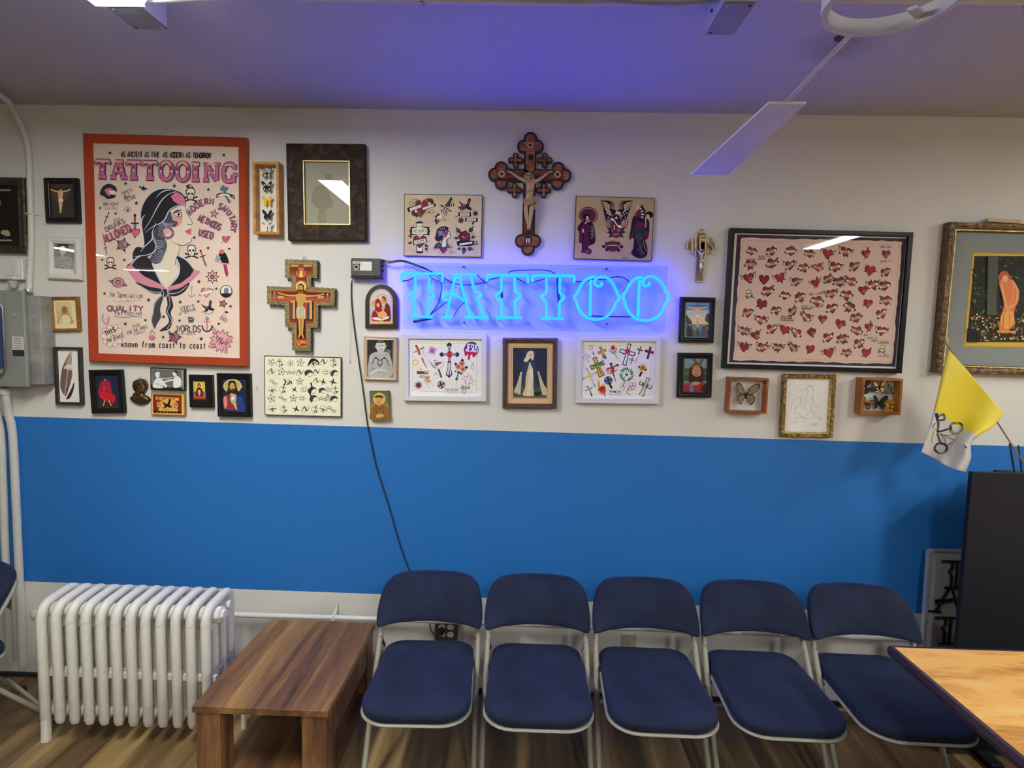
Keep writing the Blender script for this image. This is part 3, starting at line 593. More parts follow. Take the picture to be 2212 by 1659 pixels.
# ------------------------------------------------------------------ wood-topped table, dark panel, leaning sign
def work_table():
    x0, x1, yb, yf, z = 1.334, 3.1, -.79, -1.9, .74
    t = empty('table', ((x0+x1)/2, (yb+yf)/2, 0), 'large table with light oak laminate top and dark edge in the right corner', 'table'); hx, hy = (x1-x0)/2, (yb-yf)/2
    oak = wood('oak_laminate', '#94642c', '#cd9a54', '#deb06a', along=(1.6, 7, 7), scale=1.5, rough=.35, streak=.45)
    edge = pm('dark_edge_band', (.05, .03, .055), rough=.22, spec=.7)
    MB().bb(-hx+.006, hx-.006, -hy+.006, hy-.006, z-.03, z).build('table_top', oak, t)
    V = MB(); V.frame(2*hx, 2*hy, [(0, -.035), (-.004, -.018), (0, -.0005), (.012, .0008), (.012, -.035), (0, -.035)])
    V.v = [(a, c_, z-b) if False else (a, c_, z-b-0.0) for a, b, c_ in V.v]; V.v = [(a, c_, zz) for a, c_, zz in V.v]
    o = MB(); o.v = []; o.add([(a, c_, z+(-b)) for a, b, c_ in MB().frame(2*hx, 2*hy, [(0, -.035), (-.004, -.018), (0, -.0005), (.012, .0008), (.012, -.035), (0, -.035)]).v], V.f); o.build('edge_band', edge, t, smooth=0)
    MB().bb(-hx+.55, -hx+.575, -hy+.05, hy-.05, 0, z-.036).build('side_panel', pm('black_melamine', (.012, .012, .015), rough=.5), t)
    MB().bb(hx-.075, hx-.05, -hy+.05, hy-.05, 0, z-.036).build('side_panel', _mats['black_melamine'], t)
    MB().bb(-hx+.5755, hx-.0755, hy-.08, hy-.06, .12, z-.036).build('back_panel', _mats['black_melamine'], t)
work_table()
dark = pm('charcoal_board', (.0095, .0115, .017), rough=.6, spec=.25)
PYD = -.33
a = on_wall(2101, 1018.7, -PYD); b = on_wall(2058.7, 1391, -PYD)
px0 = (a.x+b.x)/2; pz = a.z
t = empty('privacy_panel', (px0+.45, PYD, 0), 'tall charcoal upright panel standing behind the wood-topped table', 'panel')
MB().bb(-.45, .9, -.012, .012, .03, pz, .002).build('board', dark, t)
for x in (-.3, .75): MB().bb(x-.03, x+.03, -.10, .10, 0, .03, .004).build('foot', dark, t)
MB().bb(-.2, .35, .0125, .19, pz-.05, pz-.03).build('ledge', dark, t)
PANZ = pz-.03
# white sign with dark letters stacked sideways, leaning on the wall
def sign_board():
    yt = .05; yb_ = .30
    a = on_wall(2002, 1187, yt); b = on_wall(1984, 1393, .2)
    x0 = a.x; zt = a.z
    t = empty('sign_board', (x0, -.02, 0), 'white framed sign board with dark turned lettering leaning on the wall behind the panel', 'sign')
    tilt = math.atan2(.07, zt); H_ = zt/math.cos(tilt)+.0; W_ = .42
    ang = math.atan2(b.x-a.x, a.z-b.z)
    t.rotation_euler = (-tilt*.0, 0, 0)
    R_ = lambda x, d, z: (x-(H_-z)*.045+.008, -.10+(z/H_)*.07-d, z*math.cos(tilt)) 
    gm = pm('sign_face', (.42, .41, .43), rough=.4, var=.06, vscale=30); al = pm('aluminium_trim', (.62, .63, .66), rough=.3, metal=.6)
    def slab(x0_, x1_, z0, z1, d0, d1, name, mat, parent=t):
        m = MB(); V = [R_(x, d, z) for x in (x0_, x1_) for d in (d0, d1) for z in (z0, z1)]
        m.add(V, [(0, 1, 3, 2), (4, 6, 7, 5), (0, 4, 5, 1), (2, 3, 7, 6), (0, 2, 6, 4), (1, 5, 7, 3)]); return m.build(name, mat, parent)
    slab(.0, W_, 0.005, H_-.005, 0, .012, 'sign_panel', gm)
    slab(-.008, .006, 0, H_, -.006, .018, 'side_trim', al); slab(W_-.006, W_+.008, 0, H_, -.006, .018, 'side_trim', al); slab(0.0062, W_-.0062, H_-.0048, H_+.004, -.006, .018, 'top_trim', al)
    slab(.0065, .0105, .01, H_-.01, .0125, .0135, 'edge_line', pm('ink_grey', (.12, .12, .13)))
    # letters T A T T ... reading downwards, cut by the panel
    col = pm('sign_letter_black', (.012, .012, .014), rough=.4)
    def letter(strokes, ox, oz, s_):
        m = MB()
        for st in strokes: m.tube([R_(ox+x*s_*.8, .0155, oz-y*s_) for x, y in st], .0055, 6)
        return m.build('letter', col, t)
    Tn = [[(0, .03), (0, 0), (.55, 0), (.55, .03)], [(.24, 0), (.24, .13), (.17, .2), (.24, .27), (.24, .5)], [(.36, 0), (.36, .5)], [(.12, .5), (.5, .5)]]
    An = [[(.1, 0), (.5, 0)], [(.2, 0), (-.1, .5)], [(.3, 0), (.5, .5)], [(-.28, .5), (.02, .5)], [(.3, .27), (0, .25), (-.12, .27), (-.1, .33), (.05, .31), (.4, .2)]]
    s_ = .25
    for st, u, v in ((Tn, 2046, 1219), (An, 2046, 1280), (Tn, 2030, 1342)):
        q = on_wall(u, v, .11 if v < 1250 else .13); letter(st, q.x-x0-.004+(H_-q.z)*.045, q.z/math.cos(tilt), s_*(.9 if st is An else 1))
    for k in range(3): letter(Tn if k != 1 else An, .1, on_wall(2030, 1342, .13).z-.16-.15*k, .22)
sign_board()
# ------------------------------------------------------------------ flag, holder, sticks
def flag():
    D = .26
    tip = on_wall(2045, 742, D); base = on_wall(2222, 1030, .24)
    base.z = PANZ+.017
    t = empty('flag', base, 'small yellow and white flag with crossed keys on a thin wooden stick', 'flag'); l = lambda v: Vector(v)-base
    MB().tube([l(tip), l(tip.lerp(base, .5)), (0, 0, 0)], .0035, 8).build('pole', pm('flag_stick', '#8a5f4a', rough=.5), t)
    MB().lathe([(.001, .035), (.006, .018), (.005, .006), (.004, 0)], l(tip)-Vector((0, 0, .004)), 10).build('finial', brass, t)
    # cloth: grid between hoist (on pole) and fly edge
    NS, NT = 26, 34
    def bz(P, s):
        n = len(P)-1; f = s*n; i = min(int(f), n-1); g = f-i; return (P[i][0]*(1-g)+P[i+1][0]*g, P[i][1]*(1-g)+P[i+1][1]*g)
    C_ = lambda P: [(p_.x, p_.y) for p_ in crom([(a, b, 0) for a, b in P], False, 6)]
    top = C_([(2050, 756), (2085, 795), (2130, 848), (2168, 893)])
    left = C_([(2050, 756), (2037, 800), (2022, 868), (2010, 915), (2001, 945), (1990, 977)])
    right = C_([(2168, 893), (2145, 922), (2118, 938), (2098, 958), (2097, 990), (2085, 1021)])
    bot = C_([(1990, 977), (2020, 993), (2052, 1010), (2085, 1021)])
    def P(s, q):
        a, b, c_, d = bz(top, s), bz(bot, s), bz(left, q), bz(right, q)
        c00, c10, c01, c11 = top[0], top[-1], bot[0], bot[-1]
        return tuple((1-q)*a[i]+q*b[i]+(1-s)*c_[i]+s*d[i]-((1-s)*(1-q)*c00[i]+s*(1-q)*c10[i]+(1-s)*q*c01[i]+s*q*c11[i]) for i in (0, 1))
    def W3(s, q):
        u, v = P(s, q); dep = D+.02*s+.035*math.sin(s*7.5+q*2.0)*min(1, q*2.5)+.012*math.sin(s*15+1)*q*min(1, q*3)
        return l(on_wall(u, v, dep))
    me = MB(); ym = pm('yellow_nylon', (.76, .63, .035), rough=.55); wm = pm('white_nylon', (.56, .57, .60), rough=.55)
    V = [W3(i/NS, j/NT) for j in range(NT+1) for i in range(NS+1)]
    me.v = V
    for m_ in (ym, wm):
        b_ = m_.node_tree.nodes['Principled BSDF']; b_.inputs['Subsurface Weight'].default_value = 0
    me.ms = [ym, wm]
    for j in range(NT):
        for i in range(NS):
            s = i/NS; q = (j+.5)/NT; lim = .47-.02*s
            me.f.append((j*(NS+1)+i, j*(NS+1)+i+1, (j+1)*(NS+1)+i+1, (j+1)*(NS+1)+i)); me.mi.append(0 if q < lim else 1)
    o = me.build('cloth', None, t, smooth=2, recalc=False)
    sm = o.modifiers.new('thick', 'SOLIDIFY'); sm.thickness = .0007
    # emblem printed on the white half: keys, tiara, cord, set a hair in front
    def E(pts, wd, col, name):
        pass
    em = MB()
    inv = []
    def find(u, v):                                  # s, q of a surveyed emblem point
        best = None
        for j in range(0, 61):
            for i in range(0, 41):
                a, b = P(i/40, j/60); d = (a-u)**2+(b-v)**2
                if best is None or d < best[0]: best = (d, i/40, j/60)
        s, q = best[1], best[2]; h = .02
        for _ in range(5):
            c_ = [(((lambda p_: (p_[0]-u)**2+(p_[1]-v)**2)(P(min(1, max(0, s+i*h)), min(1, max(0, q+j*h))))), min(1, max(0, s+i*h)), min(1, max(0, q+j*h))) for i in (-1, 0, 1) for j in (-1, 0, 1)]; _, s, q = min(c_); h *= .5
        return s, q
    def stroke(pts, w_, col):
        k = 5.186; Q = []
        for x, y in [(p_.x, p_.y) for p_ in crom([(a, b, 0) for a, b in pts], False, 5)]:
            u, v = 1900+x/k, 740+y/k; s, q = find(u, v); z = W3(s, q); pw = l(on_wall(u, v, -(z.y+base.y))); Q.append(Vector((pw.x, pw.y-.0035, pw.z)))
        V = []
        for i in range(len(Q)):
            t_ = (Q[min(i+1, len(Q)-1)]-Q[max(i-1, 0)]); t_ = t_.normalized() if t_.length > 1e-6 else Vector((1, 0, 0)); n_ = Vector((-t_.z, 0, t_.x)); V += [Q[i]+n_*w_/2, Q[i]-n_*w_/2]
        em.m(col); em.add(V, [(2*i, 2*i+1, 2*i+3, 2*i+2) for i in range(len(Q)-1)])
    gk, sk, mr, bk = ink('#a08f2e'), ink('#55555a'), ink('#5a1f2c'), ink('#2a2a2c')
    for w_, g_, s2 in ((.0088, bk, bk), (.0055, gk, sk)):
        stroke([(650, 1000), (740, 975), (810, 955)], w_, g_); stroke([(820, 900), (900, 905), (930, 960), (880, 1020), (810, 1000), (790, 940), (820, 900)], w_, g_)
        stroke([(640, 1010), (660, 1070), (680, 1130)], w_, s2); stroke([(640, 1130), (610, 1185), (660, 1235), (730, 1225), (750, 1165), (700, 1130), (640, 1130)], w_, s2)
        stroke([(630, 790), (640, 850), (650, 900), (640, 1000)], w_*1.6, s2); stroke([(650, 830), (710, 800), (720, 860), (660, 870)], w_, s2)
    stroke([(575, 1120), (585, 1060), (600, 1000), (620, 960)], .006, gk); stroke([(590, 960), (600, 920), (625, 900)], .004, ink('#b03030'))
    for pts in ([(660, 1020), (760, 1040), (870, 1020), (860, 1070), (810, 1120), (740, 1150)], [(680, 1020), (800, 1080), (900, 1130), (950, 1160)], [(670, 1020), (720, 1070), (740, 1140)]): stroke(pts, .0022, mr)
    stroke([(930, 1140), (970, 1180)], .008, mr)
    em.build('emblem', None, t, smooth=0, recalc=False)
    return base
fb = flag()
t = empty('flag_holder', (fb.x-.035, fb.y, PANZ), 'small black desk stand holding the flag stick above the charcoal panel', 'stand')
MB().lathe([(.055, -.0005), (.055, .006), (.03, .012), (.008, .014)], (0.02, 0, 0), 18).build('base', black_pl, t)
a = on_wall(2181, 958, -fb.y); b = on_wall(2192, 1016, -fb.y)
MB().tube([(b.x-t.location.x, 0, .01), (a.x-t.location.x, 0, a.z-PANZ)], .0038, 8).build('holder_tube', black_pl, t)
a = on_wall(2200, 962, -fb.y); b = on_wall(2208, 1015, -fb.y)
MB().tube([(b.x-t.location.x, 0, .01), (a.x-t.location.x, 0, a.z-PANZ)], .0032, 8).build('holder_tube', black_pl, t)
# ------------------------------------------------------------------ framed pictures on the wall
CA1 = (170, 270, 5.672); CA4 = (0, 360, 2.96); CA5 = (160, 730, 5.53); CA6 = (530, 290, 6.143); CA7 = (550, 540, 4.367)
CB1 = (860, 400, 10.37); CB2 = (1040, 270, 5.719); CB3 = (1230, 410, 10.37); CB4 = (740, 540, 5.821); CB5 = (1100, 560, 5.978); CB6 = (860, 710, 9.757); CB7 = (1070, 710, 5.821)
CB8 = (1440, 480, 4.146); CC1 = (1550, 470, 4.74); CC2 = (1540, 790, 5.027); CC3 = (1960, 440, 4.147)
def pic(name, label, cat, crop, quad, depth, prof, mat, art=None, paper='#d8cfbf', glass=None, mat_board=None, tilt=0, group=None, art_depth=None, paper_mat=None):
    """quad = the four front corners TL TR BR BL in crop pixels; depth = how far the front stands off the wall; prof = [(inset, out)]"""
    ox, oy, k = crop; P = [on_wall(ox+x/k, oy+y/k, depth) for x, y in quad]
    c = sum(P, Vector())/4; ex = ((P[1]-P[0])+(P[2]-P[3]))/2; ez = ((P[0]-P[3])+(P[1]-P[2]))/2
    W_, H_ = ex.length, ez.length; a1 = math.atan2(ex.z, ex.x); a2 = math.atan2(-ez.x, ez.z); ang = (a1+a2)/2
    root = empty(name, (c.x, -.0015, c.z), label, cat, group, rot=(tilt, -ang, 0))
    root['w'] = 0; del root['w']
    inv = (Matrix.Translation((c.x, -.0015, c.z)) @ Euler((0, -ang, 0)).to_matrix().to_4x4()).inverted()
    MB().frame(W_, H_, prof).build('frame', mat, root, smooth=.5)
    ins, dp = prof[-1]
    MB().bb(-W_/2+ins*.9, W_/2-ins*.9, -max(.0012, min(dp-.0005, .003)), 0, -H_/2+ins*.9, H_/2-ins*.9).build('backing', pm('kraft_backing', (.25, .18, .11)), root)
    y0 = -(dp-.0005) if art_depth is None else -art_depth
    pw, ph = W_-2*ins, H_-2*ins
    if mat_board:
        mb = MB(); mb.frame(pw+.004, ph+.004, [(0, -y0+.0005-.0012), (0, -y0+.0012), (mat_board[0], -y0+.0012), (mat_board[0]+.001, -y0+.0002)]+([] if len(mat_board) < 3 else [])); mb.build('mat_board', mat_board[1], root)
    sh = MB().bb(-pw/2-.001, pw/2+.001, y0, y0+.0006, -ph/2-.001, ph/2+.001).build('print_sheet', paper_mat or pm('paper_'+paper.lstrip('#'), paper, rough=.7, spec=.2, var=.05, vscale=6), root, smooth=0)
    if art:
        A = Art(inv, crop, -y0+.0015, y0-.00005); A.pw, A.ph = pw, ph; art(A)
        if A.mb.f: A.build('printed_artwork', root)
    if glass is not None:
        MB().bb(-pw/2-.0008, pw/2+.0008, -glass-.0010, -glass+.0005, -ph/2-.0008, ph/2+.0008).build('glass', glassm(), root, smooth=0)
    return root, inv, W_, H_
def thin(d=.01, fw=.003): return [(0, 0), (0, d), (fw, d), (fw, d-.0012)]
def bold(fw, d, lip=.006, drop=.007): return [(0, 0), (0, d*.85), (.002, d), (fw*.35, d), (fw*.5, d*.9), (fw-lip, d*.86), (fw-lip*.5, d*.92), (fw, d*.8), (fw, d-drop-.004)]
rnd = random.Random(7)
black_lac = pm('black_lacquer', (.009, .008, .009), rough=.36, spec=.25)
# ---- the big poster
def poster_art(a):
    a.step = 1.1e-5
    PK, PK2, GY, BLK = '#c07088', '#d88fa4', '#8f93a6', '#26252c'
    for _ in range(90):
        x, y = rnd.uniform(190, 1930), rnd.uniform(230, 2850); a.circ(x, y, rnd.uniform(2, 5), '#bfae9c', n=5)
    st = a.n
    def rs(): a.n = st
    a.text('AS ANCIENT AS TIME', 522, 388, 62, 12, BLK, cw=.32, sp=.105, rot=1.0, serif=.085); a.text('AS MODERN AS TOMORROW', 1036, 398, 62, 12, BLK, cw=.34, sp=.115, rot=1.0, serif=.085)
    word = [('T', 292, 540), ('A', 488, 545), ('T', 676, 552), ('T', 873, 556), ('O', 1073, 562), ('O', 1274, 570), ('I', 1430, 575), ('N', 1628, 580), ('G', 1842, 588)]
    def big(ch, c1, w_, o=0):
        L = lambda p_, k=1, sm=False: a.line([(x+o, y+o*.7) for x, y in p_], w_*k, c1, sm)
        if ch == 'T': L([(0, -100), (0, 95)], 1.15); L([(-88, -98), (88, -98)], .95); L([(-86, -100), (-78, -55)], .7); L([(86, -100), (78, -55)], .7); L([(-48, 98), (48, 98)], .95)
        if ch == 'A': L([(-8, -98), (-62, 95)], .9); L([(12, -98), (62, 95)], 1.15); L([(-40, -105), (60, -105)], .6); L([(-38, 30), (40, 30)], .6); L([(-100, 98), (-30, 98)], .9); L([(30, 98), (108, 98)], .9)
        if ch == 'O': L([(0, -112), (-52, -80), (-70, 0), (-52, 80), (0, 108), (52, 80), (70, 0), (52, -80), (0, -112)], .92, True)
        if ch == 'I': L([(0, -100), (0, 95)], 1.2); L([(-46, -98), (50, -98)], .9); L([(-46, 98), (50, 98)], .9)
        if ch == 'N': L([(-66, -98), (-66, 95)], .75); L([(-66, -98), (62, 98)], 1.1); L([(68, -98), (68, 95)], .75); L([(-105, 98), (-30, 98)], .8); L([(-105, -102), (-45, -102)], .6); L([(35, -102), (104, -102)], .7)
        if ch == 'G': L([(68, -60), (30, -108), (-40, -95), (-68, 0), (-45, 90), (20, 100), (60, 70)], .95, True); L([(60, 20), (60, 118)], .8); L([(20, 20), (100, 20)], .8); L([(70, -110), (70, -40)], .7)
    for ch, x, y in word:
        rs()
        with a.at(x, y, 1, 1.2): big(ch, '#b4a7b6', 62, 16); big(ch, '#3a2440', 62, 7)
        with a.at(x, y, 1, 1.2): big(ch, '#3a2440', 62); big(ch, '#b86482', 46)
        with a.at(x, y-52, .985, 1.2):
            if ch in 'TI': a.line([(0, -46), (0, 10)], 34, '#e0b3a4'); a.line([(0, -20), (0, 34)], 26, '#7a3a62'); a.line([(-80 if ch == 'T' else -40, -46), (80 if ch == 'T' else 44, -46)], 26, '#dca79c')
            elif ch == 'O': a.line([(-54, -20), (-30, -48), (0, -58), (30, -48), (54, -20)], 30, '#dca79c', True); a.line([(-64, 0), (-66, 40)], 26, '#7a3a62'); a.line([(64, 0), (66, 40)], 26, '#7a3a62')
            else: a.line([(-50, -46), (52, -46)], 22, '#dca79c')
        for dx in ((0,) if ch in 'TI' else (-64, 64) if ch == 'O' else (-30, 34)):
            a.circ(x+dx, y+8, 12, '#ecd9cf', n=10)
            for k in (30, 55, 78): a.circ(x+dx, y+k, 5, '#3a2440', n=6)
    # lady
    rs(); BLU = '#a8adbe'
    a.blob([(1240, 985), (1312, 985), (1320, 1050), (1345, 1110), (1392, 1190), (1385, 1218), (1362, 1225), (1376, 1242), (1388, 1262), (1372, 1290), (1388, 1312), (1380, 1345), (1392, 1385), (1375, 1435), (1320, 1470), (1262, 1475), (1240, 1560), (1195, 1640), (1190, 1720), (1235, 1790), (1200, 1880), (1130, 1960), (1060, 1990), (1000, 1930), (930, 1720), (960, 1560), (1060, 1400), (1080, 1100)], '#ddc3b2')
    a.blob([(1130, 1120), (1190, 1110), (1270, 1140), (1240, 1230), (1150, 1260), (1120, 1180)], '#cf8d92')
    for c_, e in (('#b9bdcc', 14), (BLK, 0)):
        g = lambda P_: [(x+(e if x > 1000 else -e), y+(e if y > 1200 else -e)) for x, y in P_]
        a.blob(g([(1310, 985), (1315, 925), (1285, 860), (1235, 820), (1150, 792), (1060, 783), (960, 800), (870, 860), (800, 960), (765, 1080), (772, 1200), (790, 1320), (805, 1430), (790, 1500), (715, 1495), (668, 1560), (668, 1650), (700, 1700), (840, 1620), (930, 1560), (950, 1480), (905, 1400), (930, 1300), (1010, 1200), (1080, 1120), (1140, 1040), (1250, 990)]), c_)
    a.blob([(1120, 1060), (1150, 1160), (1212, 1190), (1190, 1240), (1120, 1252), (1060, 1285), (1030, 1350), (1072, 1420), (1082, 1500), (1045, 1600), (1000, 1690), (930, 1700), (868, 1660), (900, 1590), (935, 1560), (955, 1480), (910, 1400), (935, 1300), (1010, 1200)], '#3c4152')
    for i in range(9): y = 1150+i*12; a.line([(1010+i*9, y+30), (1080, y+55), (1190-i*14, y+50)], 6, BLU, True, (.4, 1, .3))
    for i in range(7): y = 1200+i*24; a.line([(985-i*3, y), (1030, y+30), (1060-i*4, y+28)], 6, BLU, True, (.4, 1, .3))
    for i in range(6): y = 1400+i*18; a.line([(935, y+6), (990, y+20), (1075, y)], 6, BLU, True, (.4, 1, .3))
    for i in range(7): y = 1500+i*26; a.line([(960-i*14, y), (1010-i*6, y+40), (1080-i*12, y+10)], 7, BLU, True, (.3, 1, .3))
    for P_ in ([(950, 890), (1010, 830), (1080, 800), (1130, 800)], [(800, 1290), (880, 1170), (960, 1020), (1030, 910), (1120, 840), (1200, 815)], [(815, 1320), (920, 1240), (1040, 1180), (1120, 1040), (1230, 985), (1312, 980)], [(770, 1230), (780, 1150), (815, 1100)], [(760, 1560), (800, 1500), (900, 1400), (905, 1310), (950, 1200)], [(690, 1610), (800, 1600), (900, 1570), (950, 1500), (930, 1400), (905, 1350)]): a.line(P_, 13, '#c6c9d4', True, (.3, 1, .4))
    a.poly([(1128, 872), (1172, 846), (1162, 830), (1215, 825), (1280, 868), (1310, 930), (1313, 975), (1200, 966), (1206, 950), (1172, 945)], PK)
    a.line([(1160, 1080), (1200, 1055), (1270, 1040)], 22, '#4a2f40', True, (.2, 1, .3)); a.line([(1150, 1095), (1210, 1070), (1260, 1075), (1265, 1130)], 10, BLK, True); a.blob([(1160, 1100), (1210, 1075), (1255, 1095), (1250, 1120), (1200, 1112)], '#e8e2dc'); a.circ(1228, 1096, 17, BLK); a.line([(1160, 1102), (1215, 1120), (1262, 1130)], 6, BLK, True)
    a.line([(1312, 985), (1320, 1050), (1345, 1110), (1392, 1190), (1385, 1218), (1362, 1225)], 6, BLK, True); a.line([(1330, 1210), (1350, 1222), (1366, 1216)], 7, BLK, True)
    a.poly([(1305, 1306), (1345, 1275), (1365, 1280), (1388, 1258), (1384, 1290), (1374, 1296), (1386, 1318), (1376, 1346), (1340, 1340)], '#c9627a'); a.line([(1308, 1306), (1345, 1300), (1382, 1300)], 5, '#6d2740', True)
    a.line([(1388, 1385), (1375, 1435), (1320, 1466), (1262, 1476), (1190, 1455), (1130, 1420)], 9, BLK, True, (.5, 1, .2)); a.poly([(1180, 1450), (1262, 1474), (1240, 1478)], BLK)
    a.line([(1245, 1475), (1225, 1580), (1195, 1640), (1185, 1700), (1182, 1720)], 6, BLK, True)
    a.ring(1095, 1325, 62, 30, '#3a2440', 62); a.ring(1095, 1325, 62, 15, PK, 62); a.circ(1080, 1300, 40, '#c9a0a0')
    for k in range(14): t_ = k*26; a.circ(1095+62*math.cos(math.radians(t_)), 1325+62*math.sin(math.radians(t_)), 5, '#2a1a2c', n=6)
    # kerchief round the shoulders
    rs()
    a.n += 30
    a.blob([(690, 1640), (760, 1600), (870, 1640), (920, 1760), (1000, 1930), (1050, 1990), (1040, 2020), (900, 1960), (700, 1850), (590, 1740), (640, 1690)], BLK); a.blob([(1200, 1640), (1240, 1600), (1350, 1680), (1440, 1780), (1480, 1800), (1300, 1920), (1180, 1980), (1090, 1990), (1180, 1880), (1230, 1790)], BLK)
    for P_ in ([(905, 1700), (960, 1830), (1050, 1985)], [(1200, 1640), (1235, 1740), (1210, 1860), (1090, 1990)], [(1225, 1600), (1330, 1660), (1420, 1770)], [(760, 1600), (690, 1650), (640, 1720)]): a.line(P_, 18, '#b5b9c4', True)
    a.poly([(570, 1745), (640, 1710), (800, 1850), (1045, 1970), (1040, 2030), (880, 1990), (700, 1920)], '#c17f92'); a.poly([(1420, 1765), (1495, 1802), (1380, 1920), (1220, 2010), (1100, 2036), (1090, 1985), (1250, 1940), (1370, 1850)], '#c17f92')
    a.blob([(700, 1925), (780, 1990), (900, 2060), (1010, 2060), (1010, 2010), (860, 1980)], BLK); a.blob([(1100, 2035), (1240, 2000), (1360, 1930), (1310, 2030), (1220, 2090), (1110, 2095)], BLK)
    for P_ in ([(740, 1960), (880, 2040), (1010, 2050)], [(1110, 2070), (1230, 2050), (1330, 1970)]): a.line(P_, 10, '#a9adb8', True)
    a.blob([(1010, 2090), (930, 2180), (910, 2300), (890, 2400), (930, 2500), (960, 2440), (1010, 2350), (1000, 2250), (1040, 2110)], '#3a3c44'); a.blob([(1080, 2100), (1090, 2200), (1070, 2280), (1100, 2360), (1100, 2430), (990, 2525), (1110, 2500), (1150, 2400), (1130, 2300), (1160, 2220), (1140, 2130), (1110, 2080)], BLK)
    a.line([(1020, 2090), (940, 2180), (915, 2300), (895, 2400), (930, 2495)], 9, '#9a9eaa', True); a.line([(1105, 2085), (1120, 2200), (1090, 2290), (1140, 2400), (1080, 2500)], 9, '#9a9eaa', True)
    a.circ(1060, 2058, 54, '#9a9eaa'); a.circ(1060, 2058, 46, BLK); a.line([(1030, 2030), (1045, 2060), (1040, 2095)], 8, '#b5b9c4', True); a.line([(1085, 2025), (1095, 2060), (1080, 2095)], 8, '#b5b9c4', True)
    # lettering
    T = lambda *p_, **k_: (rs(), a.text(*p_, **k_))
    T('BRIGHT', 308, 992, 40, 7, '#5a4a60', cw=.62, sp=.18); T('COLORS', 328, 1040, 30, 5, '#7a6a80', cw=.62, sp=.25)
    T('OPEN', 545, 865, 40, 7, '#6b5a66', cw=.6, sp=.25, rot=-25); T('ALL', 565, 905, 36, 9, '#3a2f3e', cw=.6, sp=.3, rot=-22); T('YEAR', 575, 945, 46, 8, '#5a4a5a', cw=.55, sp=.25, rot=-20)
    T('no', 440, 1195, 60, 7, '#5a5060', cw=.6, sp=.1, rot=-15); T('DRUNKS', 345, 1310, 56, 10, '#4a3040', cw=.55, sp=.25, rot=-26)
    rs(); a.text('ALLOWED', 325, 1442, 88, 27, '#2a1a30', cw=.42, sp=.17, rot=-24); a.text('ALLOWED', 322, 1436, 84, 15, '#b0607c', cw=.43, sp=.19, rot=-24)
    for wd_, c_ in ((20, '#33203a'), (8, '#a5607e')):
        rs(); a.n += 1 if wd_ == 8 else 0
        a.text('MODERN', 1610, 1235, 70, wd_, c_, cw=.55, arc=(262, -147, 12.2), serif=.16); a.text('SANITARY', 1640, 1240, 70, wd_, c_, cw=.55, arc=(225, -68, 11.2), serif=.16)
        a.text('METHODS', 1462, 1170, 74, wd_, c_, cw=.42, sp=.16, rot=25, serif=.16); a.text('USED', 1470, 1350, 76, wd_, c_, cw=.42, sp=.2, rot=17, serif=.16)
    Y = 1531
    T('We Specialize', 385, Y+572, 58, 7, '#4a4450', cw=.42, sp=.12, rot=3); T('in', 570, Y+640, 30, 5, '#4a4450'); rs(); a.line([(415, Y+615), (460, Y+640), (520, Y+625), (560, Y+645)], 5, GY, True); a.line([(630, Y+640), (700, Y+620), (780, Y+622)], 5, GY, True)
    rs(); a.text('QUALITY', 355, Y+748, 62, 17, '#2f2030', cw=.8, sp=.22, rot=.5, serif=.14); a.text('QUALITY', 355, Y+748, 60, 7, '#b0687e', cw=.8, sp=.25, rot=.5)
    T('TATTOOING', 440, Y+800, 36, 7, '#4a4250', cw=.8, sp=.26); rs(); a.line([(440, Y+815), (600, Y+830), (660, Y+812), (780, Y+826)], 6, '#4a4250', True)
    T("1000'S", 1245, Y+765, 66, 8, '#5a5560', cw=.36, sp=.12, rot=-10); T('OF DESIGNS', 1235, Y+805, 30, 5, '#5a5560', cw=.5, sp=.22, rot=-18)
    T('WORLDS', 1205, Y+1003, 76, 13, '#4a4450', cw=.5, sp=.16, rot=1); rs(); a.text('FINEST', 1275, Y+1040, 20, 5, BLK, cw=.7, sp=.5); a.star(1258, Y+1028, 14, '#a04055'); a.star(1424, Y+1032, 14, '#a04055')
    T('FUN', 670, Y+958, 38, 7, '#5a5560', cw=.55, sp=.3, rot=-17); T('FOR THE WHOLE', 605, Y+1038, 36, 6, '#5a5560', cw=.42, sp=.14, rot=-20); T('FAMILY', 692, Y+1050, 34, 6, '#6a6570', cw=.5, sp=.2, rot=-20)
    rs(); a.text('known from coast to coast', 525, Y+1190, 74, 11, '#29242e', cw=.40, sp=.165, rot=1.1, serif=.10)
    # bottom corner bursts
    rs(); a.circ(415, Y+1055, 128, '#4a3a50'); a.circ(415, Y+1055, 118, '#d3b9b0')
    for k in range(10): a.circ(415+118*math.cos(k*.628), Y+1055+118*math.sin(k*.628), 32, '#c98a98'); a.circ(415+112*math.cos(k*.628), Y+1055+112*math.sin(k*.628), 25, '#dcc8bb')
    a.text('THIS', 335, Y+1050, 52, 12, '#2f2838', cw=.5, sp=.2, rot=-24, serif=.14); a.text('is', 395, Y+1075, 34, 7, '#2f2838', rot=-20); a.text('the place!', 350, Y+1140, 52, 8, '#3f3848', cw=.36, sp=.1, rot=-22)
    rs(); a.star(1745, Y+1115, 150, '#4a2a3c', 10, 13, .7); a.star(1745, Y+1115, 138, '#c9929c', 10, 13, .68)
    for x, y, r_ in ((1660, Y+985, 60), (1850, Y+1090, -38), (1635, Y+1175, -15), (1795, Y+1230, 65)):
        with a.at(x, y, 1, r_): a.poly([(-42, -18), (42, -18), (42, 18), (-42, 18)], '#4a2a3c'); a.poly([(-36, -12), (36, -12), (36, 12), (-36, 12)], '#c9929c')
